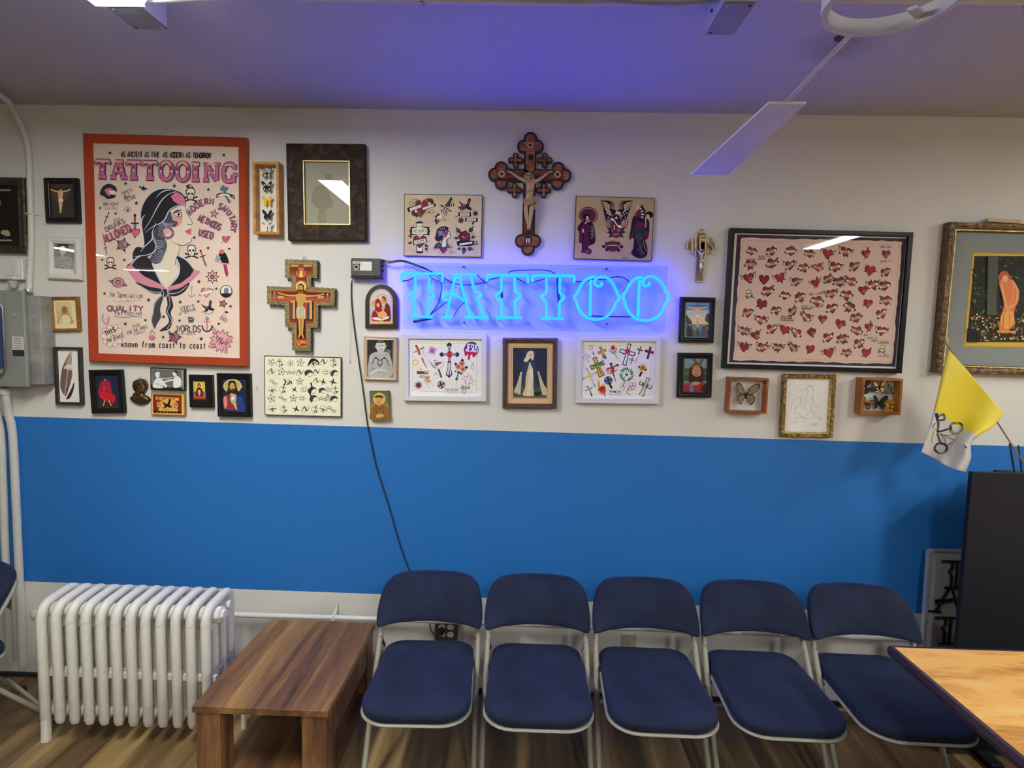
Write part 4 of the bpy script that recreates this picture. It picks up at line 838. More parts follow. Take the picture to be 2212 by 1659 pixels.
    a.text('You', 1680, Y+1090, 46, 8, BLK, cw=.5, sp=.2, rot=12); a.text('FOUND', 1690, Y+1135, 38, 7, BLK, cw=.5, sp=.25, rot=14); a.text('IT', 1715, Y+1170, 36, 7, BLK, cw=.5, sp=.3, rot=10)
    # stars and little tattoos
    for x, y, r_ in ((383, 342, 26), (1780, 370, 26), (576, 718, 26), (1174, 748, 30), (1590, 792, 26), (708, 958, 28), (265, 1018, 22), (454, 1084, 24), (1417, 1380, 26), (1587, 1508, 26), (1845, 1518, 22), (290, 1652, 22), (562, 1655, 24), (1475, 1920, 28), (1688, 2006, 22), (318, 2066, 24), (858, 2145, 28), (1246, 2170, 28), (1466, 2163, 24), (1862, 2222, 26), (820, 2391, 24), (1040, 2350, 28), (573, 2436, 28), (1237, 2397, 24), (1718, 2436, 24), (1503, 2622, 30), (1036, 2600, 26)):
        rs(); a.star(x, y, r_, BLK, rnd.uniform(-20, 20))
    rs(); a.star(1662, 1090, 64, '#33203a', 10); a.star(1662, 1090, 50, '#b0607c', 10); a.star(1662, 1090, 22, '#d8a0ac', 46)
    small = [(365, 815, 105, lambda b: (b.blob([(-1, .3), (-.7, -.5), (0, -.9), (.8, -.6), (1, 0), (.5, .2), (.9, .6), (0, .9), (-.5, .6)], '#2c2c38'), b.blob([(-.4, -.2), (.3, -.4), (.6, .1), (0, .5)], PK), b.blob([(0, 0), (.8, -.1), (.6, .4)], '#e0d2c4'), b.blob([(-1.2, .5), (-.3, .8), (.5, 1.1), (-.6, 1.1)], '#b9b0a8'))),
             (795, 775, 60, lambda b: (b.poly([(-1, -.5), (-.3, -.2), (0, -.5), (.3, -.1), (1, .2), (.6, .3), (.2, .3), (.2, .7), (0, .4), (-.4, .4), (-.4, 0), (-.8, 0)], BLK),)),
             (1372, 850, 95, lambda b: (b.blob([(-.1, -1.3), (-.6, -1.1), (-.4, -.7), (-.7, -.5), (.3, -.4), (.4, -.8), (.1, -1.2)], '#33303a'), b.circ(0, -1.05, .22, PK), skull(b))),
             (1790, 850, 90, lambda b: (b.poly([(-.6, -.9), (-.2, -1.3), (.1, -1), (.5, -1), (.5, -.6), (.2, -.5), (.3, .2), (.9, 1), (.6, 1.3), (0, .3), (-.2, -.4), (-.6, -.5)], '#5d6b80'), b.blob([(-1.1, 0), (-.4, -.2), (.6, -.1), (1.3, .2), (1.3, .7), (.5, .2), (-.4, .25), (-1.1, .5)], K_), b.blob([(-.7, .02), (0, -.1), (.7, .1), (.6, .25), (0, .15), (-.7, .3)], '#e0cdbc'), b.poly([(-1.1, .1), (-.75, .05), (-.8, .4), (-1.1, .45)], PK), b.poly([(1.0, .2), (1.25, .3), (1.25, .6), (.95, .4)], PK))),
             (597, 1045, 45, lambda b: (b.line([(-1, 0), (0, -.6), (1, 0), (0, .6), (-1, 0)], .12, '#5a5a80', True), b.circ(.1, 0, .34, '#4a3a50'), b.line([(-.8, -.5), (0, -1), (.9, -.5)], .12, '#6a6a90', True))),
             (340, 1150, 80, lambda b: (b.at(0, 0, 1, 22), dagger(b, '#7a6a90'), b.end())), (690, 1250, 150, lambda b: (b.at(0, .0, 1, 0), dagger(b, '#a04058'), b.end(), b.at(.05, .45, .36), heart(b, '#c06070'), b.end())),
             (540, 1470, 80, lambda b: (rose(b, '#b08090'),)), (335, 1560, 80, lambda b: (b.at(0, -.4, .9, -10), dagger(b, '#c06070'), b.end())), (390, 1690, 80, lambda b: (skull(b, '#d9c8b8'),)),
             (1385, 1545, 90, lambda b: (skull(b, '#e2d4c4'),)), (1805, 1400, 45, lambda b: (heart(b, '#c06070'), b.seg(-1.4, 1, 1.6, -1, w=.12))), (1530, 1640, 110, lambda b: (b.at(0, 0, 1, -20), dagger(b, '#b05068'), b.end())),
             (1770, 1660, 150, lambda b: (b.blob([(-.2, -.8), (.1, -.7), (.4, -.2), (.45, .3), (.1, .3), (-.2, 0), (-.35, -.5)], K_), b.circ(-.1, -.72, .2, '#c06070'), b.line([(-.6, .05), (0, .25), (.6, .3)], .1, '#c98a98', True), b.poly([(0, .3), (.3, .35), (.45, 1.1), (.3, 1.4), (.15, 1)], '#a04058'), b.seg(.1, .4, .3, 1.3, w=.05), b.poly([(-.5, -.5), (-.2, -.3), (-.3, .1), (-.7, 0)], '#7f9aa5'))),
             (1640, 1860, 75, lambda b: (b.star(0, 0, 1.15, K_, 0, 8, .6), b.star(0, 0, .9, '#e2d4c4', 0, 8, .55), b.circ(0, 0, .5, '#c06070'), b.ring(0, 0, .25, .1, K_))), (485, 1930, 105, lambda b: (leaf(b, -.5, -.1, 190, .7, '#6a6a70'), leaf(b, .5, .2, 20, .7, '#6a6a70'), b.circ(0, 0, .72, '#5a3a48', .6), b.circ(0, 0, .62, '#c08c96', .5), b.ring(0, 0, .35, .09, '#6a3a4a', .28), b.ring(0, -.05, .15, .08, '#6a3a4a'))),
             (1385, 2050, 60, lambda b: (b.seg(0, -.8, 0, .9, w=.1, col='#7a7580'), b.ring(0, -1, .2, .1, '#7a7580'), b.line([(-.7, .4), (0, 1), (.7, .4)], .14, '#7a7580', True))), (1565, 2050, 60, lambda b: (heart(b, '#c98a98'), banner(b, '', '#dccbbd', '#8a7a80'))),
             (1808, 2040, 78, lambda b: (b.circ(0, 0, 1, K_), b.circ(0, -.05, .85, '#dccfc2'), b.blob([(-.3, -.4), (.2, -.6), (.4, 0), (.2, .6), (-.3, .4)], '#6b7488'), b.poly([(-.8, .3), (.8, .3), (.3, .9), (-.3, .9)], K_))),
             (1590, 2240, 95, lambda b: (swallow(b, K_, '#5e6a8a'), b.line([(-.9, .5), (0, .8), (.7, .5)], .2, '#a8a0a8', True))), (1770, 2190, 48, lambda b: (rose(b, '#c06070'),)), (1790, 2340, 70, lambda b: (b.line([(-.5, .3), (0, -.9), (.1, .6)], .07, K_), leaf(b, .1, -.7, 10, .7, K_), b.circ(-.5, .4, .36, K_), b.circ(-.5, .4, .3, '#c98a98'), b.circ(.1, .7, .38, K_), b.circ(.1, .7, .32, '#c98a98'))),
             (335, 2380, 60, lambda b: (b.line([(-.5, -1), (-.7, 0), (0, 1), (.6, .4), (.5, -.6)], .3, '#b08090', True), b.line([(-.3, 0), (.3, 0), (.3, .6)], .1, '#8a6a78'))), (1375, 2385, 45, lambda b: (b.poly([(-.8, -.8), (.6, -.6), (1, 0), (.6, .8), (-.6, .8)], '#4a4a58'), b.seg(-.5, -.2, .5, 0, w=.15, col='#d8c8c0'))),
             (1575, 2455, 75, lambda b: (b.seg(0, -.9, 0, .8, w=.2, col='#b06a7c'), b.ring(0, -1.1, .2, .12, K_), b.seg(-.5, -.6, .5, -.6, w=.15, col='#b06a7c'), b.line([(-.85, 0), (-.6, .7), (0, 1), (.6, .7), (.85, 0)], .24, '#3a2a3c', True))),
             (900, 2590, 60, lambda b: (b.line([(-.4, -.4), (0, -1.2), (.6, -.4)], .3, '#8a9096', True), b.circ(0, .3, .7, '#b07080', .6))), (1175, 2600, 80, lambda b: (rose(b, '#b06078'), b.seg(-.9, -1, 0, 0, w=.15)))]
    for x, y, s_, f in small:
        rs()
        with a.at(x, y, s_): f(a)
red_frame = pm('poster_red_frame', '#8e3516', rough=.42, spec=.35, var=.08, vscale=3)
pic('framed_poster', 'large tattooing poster with a kerchiefed lady profile in a red frame', 'poster', CA1, [(50, 102), (2052, 150), (2062, 2962), (118, 2897)], .032,
    [(0, 0), (0, .028), (.003, .032), (.030, .024), (.0405, .0225), (.0405, .016)], red_frame, poster_art, '#cdbaae', glass=.019, tilt=0)
def hanger(x, y, z_, label=None, s=.02): pass
p = on_wall(360, 279, .004); p2 = on_wall(341, 290, .006); p3 = on_wall(381, 292, .006)
t = tag(MB().tube([p+Vector((0, .004, 0)), p+Vector((0, -.012, .002))], .002, 6).build('nail', steel), 'nail above the large red-framed poster', 'nail')
o = MB().tube([p2, p, p3], .0006, 4).build('hanging_wire', steel); o.parent = t
# ---- small pictures, left column
def crucifix_painting(crop, cx, cy, s, bg2=None):
    def f(a):
        if bg2: a.blob([(cx-s*.7, cy-s*.6), (cx, cy-s*1.1), (cx+s*.7, cy-s*.6), (cx+s*.3, cy+s*.2), (cx, cy+s*.7), (cx-s*.3, cy+s*.2)], bg2)
        with a.at(cx, cy, s): a.poly([(-.07, -1), (.07, -1), (.07, 1.05), (-.07, 1.05)], '#2c221c'); a.poly([(-.85, -.86), (.85, -.86), (.85, -.74), (-.85, -.74)], '#2c221c'); crucified(a)
    return f
pic('framed_painting', 'small black framed crucifixion on a dark ground, left of the red poster', 'picture', CA4, [(275, 70), (490, 72), (506, 360), (292, 355)], .022, bold(.024, .022), black_lac, crucifix_painting(CA4, 387, 212, 88, '#4a3d34'), '#34302c')
def lady_photo(a):
    a.blob([(335, 680), (345, 600), (375, 575), (430, 575), (462, 600), (472, 690)], '#9a9a96'); a.poly([(330, 655), (345, 648), (470, 660), (470, 692), (330, 686)], '#c9c9c4')
    for i in range(26): a.circ(rnd.uniform(350, 460), rnd.uniform(595, 650), rnd.uniform(2, 5), '#6a6a68', n=6)
    a.blob([(362, 510), (380, 480), (425, 480), (440, 510), (425, 530), (375, 532)], '#2c2c2c'); a.circ(402, 535, 20, '#c4c2bc', 27); a.circ(395, 530, 2.5, '#333', n=6) if 0 else None
    a.circ(394, 531, 3, '#333333', n=6); a.circ(410, 531, 3, '#333333', n=6); a.line([(396, 548), (403, 551), (410, 548)], 2, '#444444'); a.line([(345, 610), (335, 650)], 3, '#555555'); a.line([(398, 562), (400, 575)], 14, '#b0aea8')
pic('framed_photo', 'white framed black and white photo of a tattooed lady in a hat', 'photo frame', CA4, [(283, 440), (513, 453), (513, 728), (300, 716)], .026, [(0, 0), (0, .014), (.006, .024), (.020, .026), (.034, .020), (.034, .013)], white_pl, lady_photo, '#7f807c', glass=.0155)
def etching(a):
    a.poly([(330, 848), (468, 852), (488, 1040), (346, 1036)], '#d9c79b'); a.poly([(352, 866), (455, 870), (468, 1006), (366, 1002)], '#c8b080')
    a.blob([(395, 900), (430, 900), (445, 950), (470, 1000), (370, 1000), (392, 950)], '#a8845c'); a.circ(412, 915, 16, '#8a6040', 22); a.blob([(400, 950), (440, 955), (450, 1000), (380, 1000)], '#d8c8a0')
    for i in range(8): a.line([(358+i*3, 930+i*9), (400, 940+i*8)], 1.5, '#8a6a48')
pic('framed_etching', 'small crooked brown wooden frame with a sepia etching', 'picture', CA4, [(306, 828), (492, 835), (514, 1055), (333, 1050)], .018, bold(.014, .018), wood('brown_frame', '#5a3a18', '#7a5226', '#8f6430', along=(3, 3, 3)), etching, '#cdb98a', glass=.0105)
def feathers(a):
    a.blob([(455, 1185), (425, 1225), (395, 1300), (385, 1400), (400, 1445), (420, 1468), (440, 1420), (462, 1330), (455, 1250)], '#6a5550'); a.blob([(455, 1185), (428, 1225), (420, 1260), (455, 1270)], '#8a7a6c'); a.blob([(430, 1265), (460, 1270), (462, 1300), (410, 1290)], '#c9b7a8')
    for i in range(14): a.line([(392+i*.6, 1300+i*11), (455-i*1.5, 1290+i*11)], 2, '#54433f')
    a.line([(455, 1190), (440, 1260), (425, 1380), (412, 1465)], 3, '#e0d8cc'); a.blob([(475, 1378), (455, 1420), (430, 1470), (423, 1488), (448, 1478), (470, 1430)], '#2a2c3c')
pic('framed_feathers', 'narrow black framed pair of feathers on white, lowest left of the poster', 'picture', CA4, [(340, 1153), (511, 1154), (523, 1525), (356, 1521)], .022, [(0, 0), (0, .022), (.011, .022), (.0125, .020), (.0125, .008)], pm('black_brown_wood', (.03, .022, .018), rough=.45), feathers, '#dcdcd8')
# ---- row under the poster
def red_robe(a):
    a.poly([(222, 750), (524, 750), (527, 850), (255, 852)], '#37291f')
    a.blob([(320, 520), (370, 505), (420, 520), (445, 600), (455, 660), (495, 700), (475, 780), (430, 745), (400, 765), (350, 735), (310, 700), (285, 650), (305, 580)], '#8f2038'); a.blob([(305, 660), (380, 640), (480, 690), (470, 760), (400, 750), (320, 720)], '#b3202c')
    a.line([(345, 600), (400, 640), (460, 665)], 6, '#5a1020', True); a.line([(330, 560), (325, 640)], 5, '#6a1428', True); a.line([(420, 700), (440, 750)], 5, '#6a1020')
    a.circ(372, 492, 16, '#2a1c18', 19); a.circ(370, 500, 10, '#a07858', 13); a.line([(365, 740), (355, 795), (340, 806)], 13, '#c0906a', True); a.line([(415, 745), (435, 790), (450, 808)], 13, '#c0906a', True); a.circ(360, 605, 12, '#b08058', 8)
pic('framed_painting', 'black framed painting of a seated figure wrapped in a red cloak, below the poster corner', 'picture', CA5, [(167, 382), (556, 379), (602, 902), (210, 900)], .024, bold(.024, .024), black_lac, red_robe, '#1e2438')
def couple(a):
    a.poly([(932, 372), (1285, 384), (1290, 600), (938, 590)], '#5c5f5c'); a.poly([(918, 555), (1300, 600), (1300, 628), (930, 612)], '#1d1e1f')
    a.blob([(945, 590), (955, 520), (985, 485), (1040, 485), (1075, 530), (1110, 570), (1090, 595), (1060, 560), (1060, 598)], '#e0e2de'); a.circ(998, 448, 24, '#e0e0da', 34); a.blob([(968, 450), (972, 420), (1000, 405), (1028, 420), (1020, 430), (985, 440)], '#e2e2dc'); a.circ(1005, 452, 3, '#2a2a2a', n=6)
    a.blob([(1190, 590), (1185, 520), (1200, 465), (1235, 455), (1275, 490), (1280, 560), (1250, 590)], '#d6d8d4'); a.circ(1205, 425, 26, '#dadad4', 36); a.blob([(1185, 400), (1215, 385), (1240, 410), (1235, 445), (1215, 420)], '#2a2b2c')
    a.line([(1190, 500), (1130, 510), (1070, 530)], 20, '#c9c9c2', True); a.line([(1030, 480), (1100, 485), (1180, 470)], 16, '#a0a29e', True)
    for i in range(20): a.circ(rnd.uniform(970, 1060), rnd.uniform(540, 590), rnd.uniform(3, 7), '#94968f', n=7)
    for i in range(8): a.circ(1120+i*9, 575+(i % 3)*6, 5, '#4a4a4a' if i % 2 else '#d8d8d4', n=8)
pic('framed_photo', 'black edged black and white photo of a woman being tattooed, directly under the poster', 'photo frame', CA5, [(912, 353), (1322, 368), (1320, 634), (916, 617)], .018, thin(.018, .0045), black_lac, couple, '#8b8e89', glass=.018)
def matchbox(a):
    a.poly([(940, 672), (1285, 685), (1285, 905), (945, 892)], '#702a20'); a.poly([(975, 705), (1255, 715), (1250, 750), (980, 740)], '#caa04a'); a.text('JUST GOOD DEVICES', 985, 735, 22, 5, '#5a2418', cw=.42, sp=.18, rot=2)
    a.circ(1125, 800, 118, '#c79a48', 72); a.poly([(1010, 800), (1240, 808), (1240, 880), (1010, 872)], '#c79a48'); a.circ(1008, 795, 26, '#702a20', 40); a.circ(1008, 795, 20, '#c79a48', 32); a.circ(1225, 805, 26, '#702a20', 40); a.circ(1225, 805, 20, '#c79a48', 32); a.star(1008, 790, 12, '#5a2418', 0, 3, .6); a.star(1225, 800, 12, '#5a2418', 0, 3, .6)
    a.poly([(950, 868), (1285, 880), (1285, 905), (955, 893)], '#241512')
    for i in range(7): a.circ(1000+i*38, 882+i*1.3, 6, '#b08a48', n=8)
    with a.at(1115, 800, 78, 8): swallow(a, '#1a1412', '#2e2420')
    a.ring(1175, 812, 22, 4, '#9a5a34'); a.blob([(1070, 845), (1120, 850), (1150, 845), (1110, 865)], '#b0703c')
pic('matchbox_picture', 'tan and maroon matchbox style print with a swallow and lettering', 'picture', CA5, [(921, 658), (1322, 666), (1325, 927), (926, 914)], .016, thin(.016, .003), pm('tan_edge', '#8a6a3a', rough=.5), matchbox, '#c9a257')
def icon_small(a):
    a.poly([(1418, 512), (1570, 516), (1580, 745), (1425, 740)], '#4a3216'); a.poly([(1424, 522), (1560, 526), (1568, 722), (1432, 716)], '#b3a548'); a.poly([(1430, 690), (1565, 694), (1568, 722), (1434, 718)], '#b8402c')
    a.circ(1492, 572, 38, '#d8b850'); a.blob([(1450, 690), (1462, 620), (1480, 590), (1505, 590), (1530, 620), (1545, 690), (1500, 700)], '#5a1c1a'); a.circ(1492, 570, 17, '#b8895c', 22); a.blob([(1472, 565), (1492, 535), (1514, 565), (1508, 590), (1492, 550), (1478, 590)], '#5a1c1a'); a.circ(1495, 635, 16, '#d8a860'); a.poly([(1478, 650), (1515, 650), (1500, 695)], '#d8a04c'); a.poly([(1432, 640), (1455, 640), (1460, 690), (1436, 690)], '#3a4a80'); a.poly([(1535, 640), (1558, 640), (1560, 690), (1535, 690)], '#3a4a80')
pic('mounted_icon', 'small gold and red icon mounted on a plain black block', 'icon', CA5, [(1368, 438), (1649, 443), (1661, 833), (1386, 828)], .020, [(0, 0), (0, .020), (.004, .021), (.008, .021), (.008, .020)], black_lac, icon_small, '#121214', art_depth=.0208)
def orb_man(a):
    a.poly([(1755, 485), (2025, 490), (2045, 890), (1780, 885)], '#1c2244'); a.blob([(1780, 700), (1990, 700), (2035, 800), (2040, 880), (1960, 885), (1900, 700)], '#20387a'); a.circ(1892, 575, 110, '#b8a860', 85); a.circ(1892, 575, 92, '#8f9458', 70); a.line([(1770, 577), (2020, 582)], 6, '#d0a860')
    a.blob([(1850, 520), (1890, 508), (1925, 525), (1945, 600), (1965, 660), (1930, 690), (1850, 690), (1825, 660), (1840, 590)], '#2a1a14'); a.circ(1890, 585, 32, '#b98a5e', 50); a.circ(1892, 622, 22, '#3a2418', 20); a.line([(1882, 618), (1900, 618)], 4, '#a06a50'); a.line([(1872, 572), (1884, 572)], 5, '#1e120e'); a.line([(1898, 572), (1910, 572)], 5, '#1e120e'); a.line([(1890, 572), (1888, 600)], 3, '#8a5c3c')
    a.blob([(1780, 720), (1830, 680), (1890, 670), (1950, 690), (1960, 780), (1940, 860), (1800, 850), (1785, 790)], '#7a2c44'); a.blob([(1785, 720), (1820, 700), (1830, 800), (1800, 840)], '#c07868'); a.blob([(1865, 665), (1915, 668), (1940, 690), (1890, 710)], '#c0906a'); a.circ(1903, 730, 38, '#8fa89a'); a.circ(1895, 718, 18, '#c8d4c4'); a.blob([(1870, 765), (1920, 770), (1960, 790), (1955, 860), (1930, 850), (1900, 790)], '#c0944e'); a.blob([(1940, 700), (1990, 740), (2000, 850), (1950, 860)], '#24386c')
pic('framed_painting', 'black framed painting of a long haired man with golden halo holding an orb', 'picture', CA5, [(1694, 418), (2098, 430), (2110, 948), (1718, 938)], .026, bold(.024, .026), black_lac, orb_man, '#1c2244')
# bronze medallion
def medallion():
    q = on_wall(160+770/5.53, 730+650/5.53, .02); t = empty('bronze_relief', (q.x, -.001, q.z), 'bronze relief medallion of a bust in profile hanging under the poster', 'relief')
    br = pm('bronze_patina', (.13, .07, .035), rough=.38, metal=.75, bump=.3, bscale=60, var=.4, vscale=30)
    f = lambda pts: [((lambda w_: (w_.x-q.x, w_.z-q.z))(on_wall(160+x/5.53, 730+y/5.53, .02))) for x, y in pts]
    def puff(pts, y1, y2, nm, infl=.8):
        P_ = f([(p_.x, p_.y) for p_ in crom([(a, b, 0) for a, b in pts], True, 5)]); n = len(P_); cx = sum(p_[0] for p_ in P_)/n; cz = sum(p_[1] for p_ in P_)/n; V = []; R_ = [(1, 0), (1, y1), (.93, y1+(y2-y1)*.45), (infl, y1+(y2-y1)*.8), (.45, y2), (.1, y2)]
        for s_, y in R_: V += [(cx+(x-cx)*s_, -y, cz+(z-cz)*s_) for x, z in P_]
        return MB().add(V, [(i*n+k, i*n+(k+1) % n, (i+1)*n+(k+1) % n, (i+1)*n+k) for i in range(len(R_)-1) for k in range(n)]+[[(len(R_)-1)*n+k for k in range(n)]]).build(nm, br, t, smooth=1)
    puff([(768, 490), (830, 505), (858, 560), (850, 620), (815, 655), (760, 665), (705, 640), (676, 590), (690, 520)], .006, .010, 'disc')
    puff([(700, 655), (680, 690), (648, 722), (690, 770), (765, 803), (840, 795), (888, 752), (870, 710), (820, 680), (800, 650)], .007, .020, 'shoulders')
    puff([(720, 540), (760, 505), (815, 515), (832, 548), (838, 575), (848, 598), (836, 612), (838, 640), (815, 668), (790, 672), (780, 700), (725, 700), (735, 640), (712, 600)], .010, .024, 'head')
    puff([(715, 545), (755, 500), (815, 512), (825, 540), (790, 555), (765, 600), (735, 600)], .012, .027, 'cap')
    c_ = f([(765, 478)])[0]; MB().tube([(c_[0]+.006*math.cos(k*PI/6), -.006, c_[1]+.006*math.sin(k*PI/6)) for k in range(12)], .0009, 6, closed=True).build('hanging_ring', steel, t)
medallion()
# ---- butterflies in boxes
def wing_poly(sx, up, s): 
    U = [(.05, .1), (.35, .75), (.75, 1.05), (1.0, .95), (.92, .55), (.62, .15), (.2, -.02)]; D_ = [(.05, .02), (.55, .05), (.72, -.25), (.6, -.7), (.42, -.85), (.2, -.55), (.05, -.2)]
    return [(sx*x*s, z*s) for x, z in (U if up else D_)]
def butterfly(root, x, y, z, s, cols, name='butterfly', rot=0, style=0, fold=.25, tails=False):
    m = MB(); c, d = math.cos(rot), math.sin(rot)
    def put(pts, lay, col):
        V = [(x+(a*c-b*d), y-abs(a)*fold-lay*.0004, z+(a*d+b*c)) for a, b in pts]; m.m(ink(col)); m.add(V, [list(range(len(V)))])
    for sx in (-1, 1):
        for up in (0, 1):
            P_ = [(p_.x, p_.y) for p_ in crom([(a, b, 0) for a, b in wing_poly(sx, up, s)], True, 4)]; cx = sum(p_[0] for p_ in P_)/len(P_); cz = sum(p_[1] for p_ in P_)/len(P_); sh = lambda k, ox=0, oz=0: [(cx+(a-cx)*k+ox*s*sx, cz+(b-cz)*k+oz*s) for a, b in P_]
            put(P_, up*.5, cols[0])
            if len(cols) > 1: put(sh(.72), 1+up*.5, cols[1])
            if style == 1:
                for k in range(3): a0 = .3+.22*k; put([(sx*s*a0, s*(.2+.12*k) if up else -s*.1), (sx*s*(a0+.05), s*(.2+.12*k) if up else -s*.1), (sx*s*(a0+.16), s*(.75+.12*k) if up else -s*.6), (sx*s*(a0+.07), s*(.75+.12*k) if up else -s*.6)], 2, cols[0])
            if style == 2 and not up:
                q = [(sx*s*(.36+.17*math.cos(k*.52)), s*(-.32+.17*math.sin(k*.52))) for k in range(12)]; put(q, 2, '#1c1712'); put([(sx*s*.36+(a-sx*s*.36)*.75, -s*.32+(b+s*.32)*.75) for a, b in q], 3, '#cdb98c'); put([(sx*s*.36+(a-sx*s*.36)*.5, -s*.32+(b+s*.32)*.5) for a, b in q], 4, '#15120e')
            if style == 2 and up:
                for k in range(6): put([(sx*s*(.15+.1*k), s*(.1+.12*k)), (sx*s*(.2+.1*k), s*(.1+.12*k)), (sx*s*(.45+.1*k), s*(.45+.1*k)), (sx*s*(.4+.1*k), s*(.45+.1*k))], 2, '#5c4a34')
            if style == 3: put([(sx*s*(.45+.16*math.cos(k*.6)), s*((.35 if up else -.4)+.16*math.sin(k*.6))) for k in range(10)], 2, cols[2])
    o = m.build(name, None, root, smooth=0, recalc=False)
    b = MB().tube([(x, y-.002, z-.35*s), (x, y-.002, z), (x, y-.002, z+.22*s)], [s*.04, s*.07, s*.035], 6).build('body', ink('#1a1512'), o)
    return o
def box_profile(fw, d, inner): return [(0, 0), (0, d-.001), (.001, d), (fw-.001, d), (fw, d-.001), (fw, inner)]
oak_b = wood('light_oak_box', '#8a5c26', '#a8763a', '#bd8c4c', along=(2, 2, 10), scale=3)
r_, inv, W_, H_ = pic('butterfly_box', 'tall light wood case with five butterflies in a column beside the red poster', 'display case', CA6, [(92, 362), (437, 365), (457, 1335), (112, 1320)], .052, box_profile(.0125, .052, .006), oak_b, None, '#c9cbc6', glass=.049)
def spot(inv, crop, x, y, d): w_ = inv @ on_wall(crop[0]+x/crop[2], crop[1]+y/crop[2], d); return w_.x, w_.z
for (x, y, s_, cols, st) in ((283, 520, .026, ('#1c1c1e', '#c9cfc4'), 1), (285, 700, .026, ('#1c1411', '#2a1e1a', '#c9b9a0'), 3), (290, 895, .024, ('#c99a14', '#e0b41c'), 0), (290, 1075, .024, ('#14161e', '#1d2238'), 0), (290, 1240, .024, ('#d2cfc8', '#ded9d2'), 0)):
    X, Z = spot(inv, CA6, x, y, .03); b_ = butterfly(r_, X, -.024, Z, s_, cols, style=st)
w2 = MB()
X, Z = spot(inv, CA6, 205, 1190, .03)
for sx in (-1, 1):
    for k in range(3): w2.add([(sx*(.008+.005*k)+spot(inv, CA6, 290, 1240, .03)[0], -.0315-.001*k, Z-.002+.002*k-.004), (sx*(.010+.005*k)+spot(inv, CA6, 290, 1240, .03)[0], -.0315-.001*k, Z-.002+.002*k-.004), (sx*(.016+.004*k)+spot(inv, CA6, 290, 1240, .03)[0], -.033-.001*k, Z+.006), (sx*(.013+.004*k)+spot(inv, CA6, 290, 1240, .03)[0], -.033-.001*k, Z+.006)], [(0, 1, 2, 3)])
w2.build('wing_markings', ink('#1a1a1c'), b_, smooth=0, recalc=False)
MB().tube([(0.002, -.003, H_/2), (.002, -.004, H_/2+.006)], .0015, 6).build('hanging_pin', black_pl, r_)
teak = wood('teak_box', '#6a3418', '#844a24', '#985a30', along=(3, 3, 3), scale=4)
r_, inv, W_, H_ = pic('butterfly_box', 'small reddish wood case with one large owl butterfly, left of the gold framed drawing', 'display case', CC2, [(180, 124), (613, 137), (580, 525), (155, 508)], .050, box_profile(.0105, .050, .006), teak, None, '#dfe3e2', glass=.047)
X, Z = spot(inv, CC2, 360, 318, .028); butterfly(r_, X, -.022, Z, .056, ('#4c3d2c', '#8a785c'), style=2, fold=.4)
MB().tube([(-.003, -.003, H_/2), (.0, -.003, H_/2+.008), (.004, -.003, H_/2)], .0009, 6).build('hanging_wire', steel, r_)
oak_c = wood('honey_box', '#70421c', '#8e5a2a', '#a06a34', along=(6, 6, 2), scale=3)
r_, inv, W_, H_ = pic('butterfly_box', 'small wooden case with several butterflies and orange wings, right of the gold framed drawing', 'display case', CC2, [(1626, 133), (2070, 141), (2032, 538), (1598, 525)], .056, box_profile(.0115, .056, .006), oak_c, None, '#e0e4e3', glass=.053)
for (x, y, s_, cols, st, rt, fo) in ((1815, 235, .026, ('#171512', '#c9a878'), 0, .1, .2), (1812, 405, .026, ('#101818', '#16302c'), 0, 0, .3), (1672, 240, .026, ('#17181a', '#2a2c30'), 0, -1.0, .3), (1670, 420, .022, ('#1c1410', '#8a5a28'), 0, -.3, .4), (1935, 425, .020, ('#b07a28', '#c98f34'), 0, 1.5, .1), (1930, 465, .018, ('#d89a20', '#e0a828'), 0, 1.5, .1), (1940, 260, .018, ('#2a2826', '#8a8a88'), 1, 1.4, .5)):
    X, Z = spot(inv, CC2, x, y, .03); butterfly(r_, X, -.022, Z, s_*1.35, cols, rot=rt, style=st, fold=fo)
MB().tube([(-.006, -.003, H_/2), (-.004, -.003, H_/2+.008), (.004, -.003, H_/2+.009), (.006, -.003, H_/2)], .0009, 6).build('hanging_wire', steel, r_)
# ---- dark oak frame with reflected haze painted into its picture
dark_oak = wood('dark_oak_frame', '#1e1610', '#2a2019', '#4c3c30', along=(5, 5, 5), scale=5, rough=.55, bump=.35, spec=.12)
def hazed(a):  # picture and sheet colours lightened to stand in for reflected room haze
    a.blob([(1060, 540), (1100, 460), (1145, 540), (1140, 640), (1080, 650)], '#807c6c'); a.blob([(930, 700), (1050, 690), (1120, 800), (1160, 950), (1000, 1000), (880, 880)], '#85806c'); a.blob([(980, 1000), (1040, 960), (1080, 1180), (960, 1185)], '#878270'); a.circ(1100, 500, 28, '#968f78', 36)
r_, inv, W_, H_ = pic('framed_picture', 'wide dark oak frame with gold inner lip and a picture paled by painted-in haze behind reflecting glass', 'picture', CA6, [(537, 122), (1590, 125), (1590, 1411), (570, 1411)], .036, [(0, 0), (0, .033), (.003, .036), (.008, .036), (.0095, .033), (.078, .026), (.078, .014)], dark_oak, hazed, '#94917f', glass=.020)
r_.rotation_euler.z = .0144
MB().frame(W_-.152, H_-.152, [(0, .026), (0, .0285), (.004, .0285), (.004, .022)]).build('gold_lip', brass, r_)
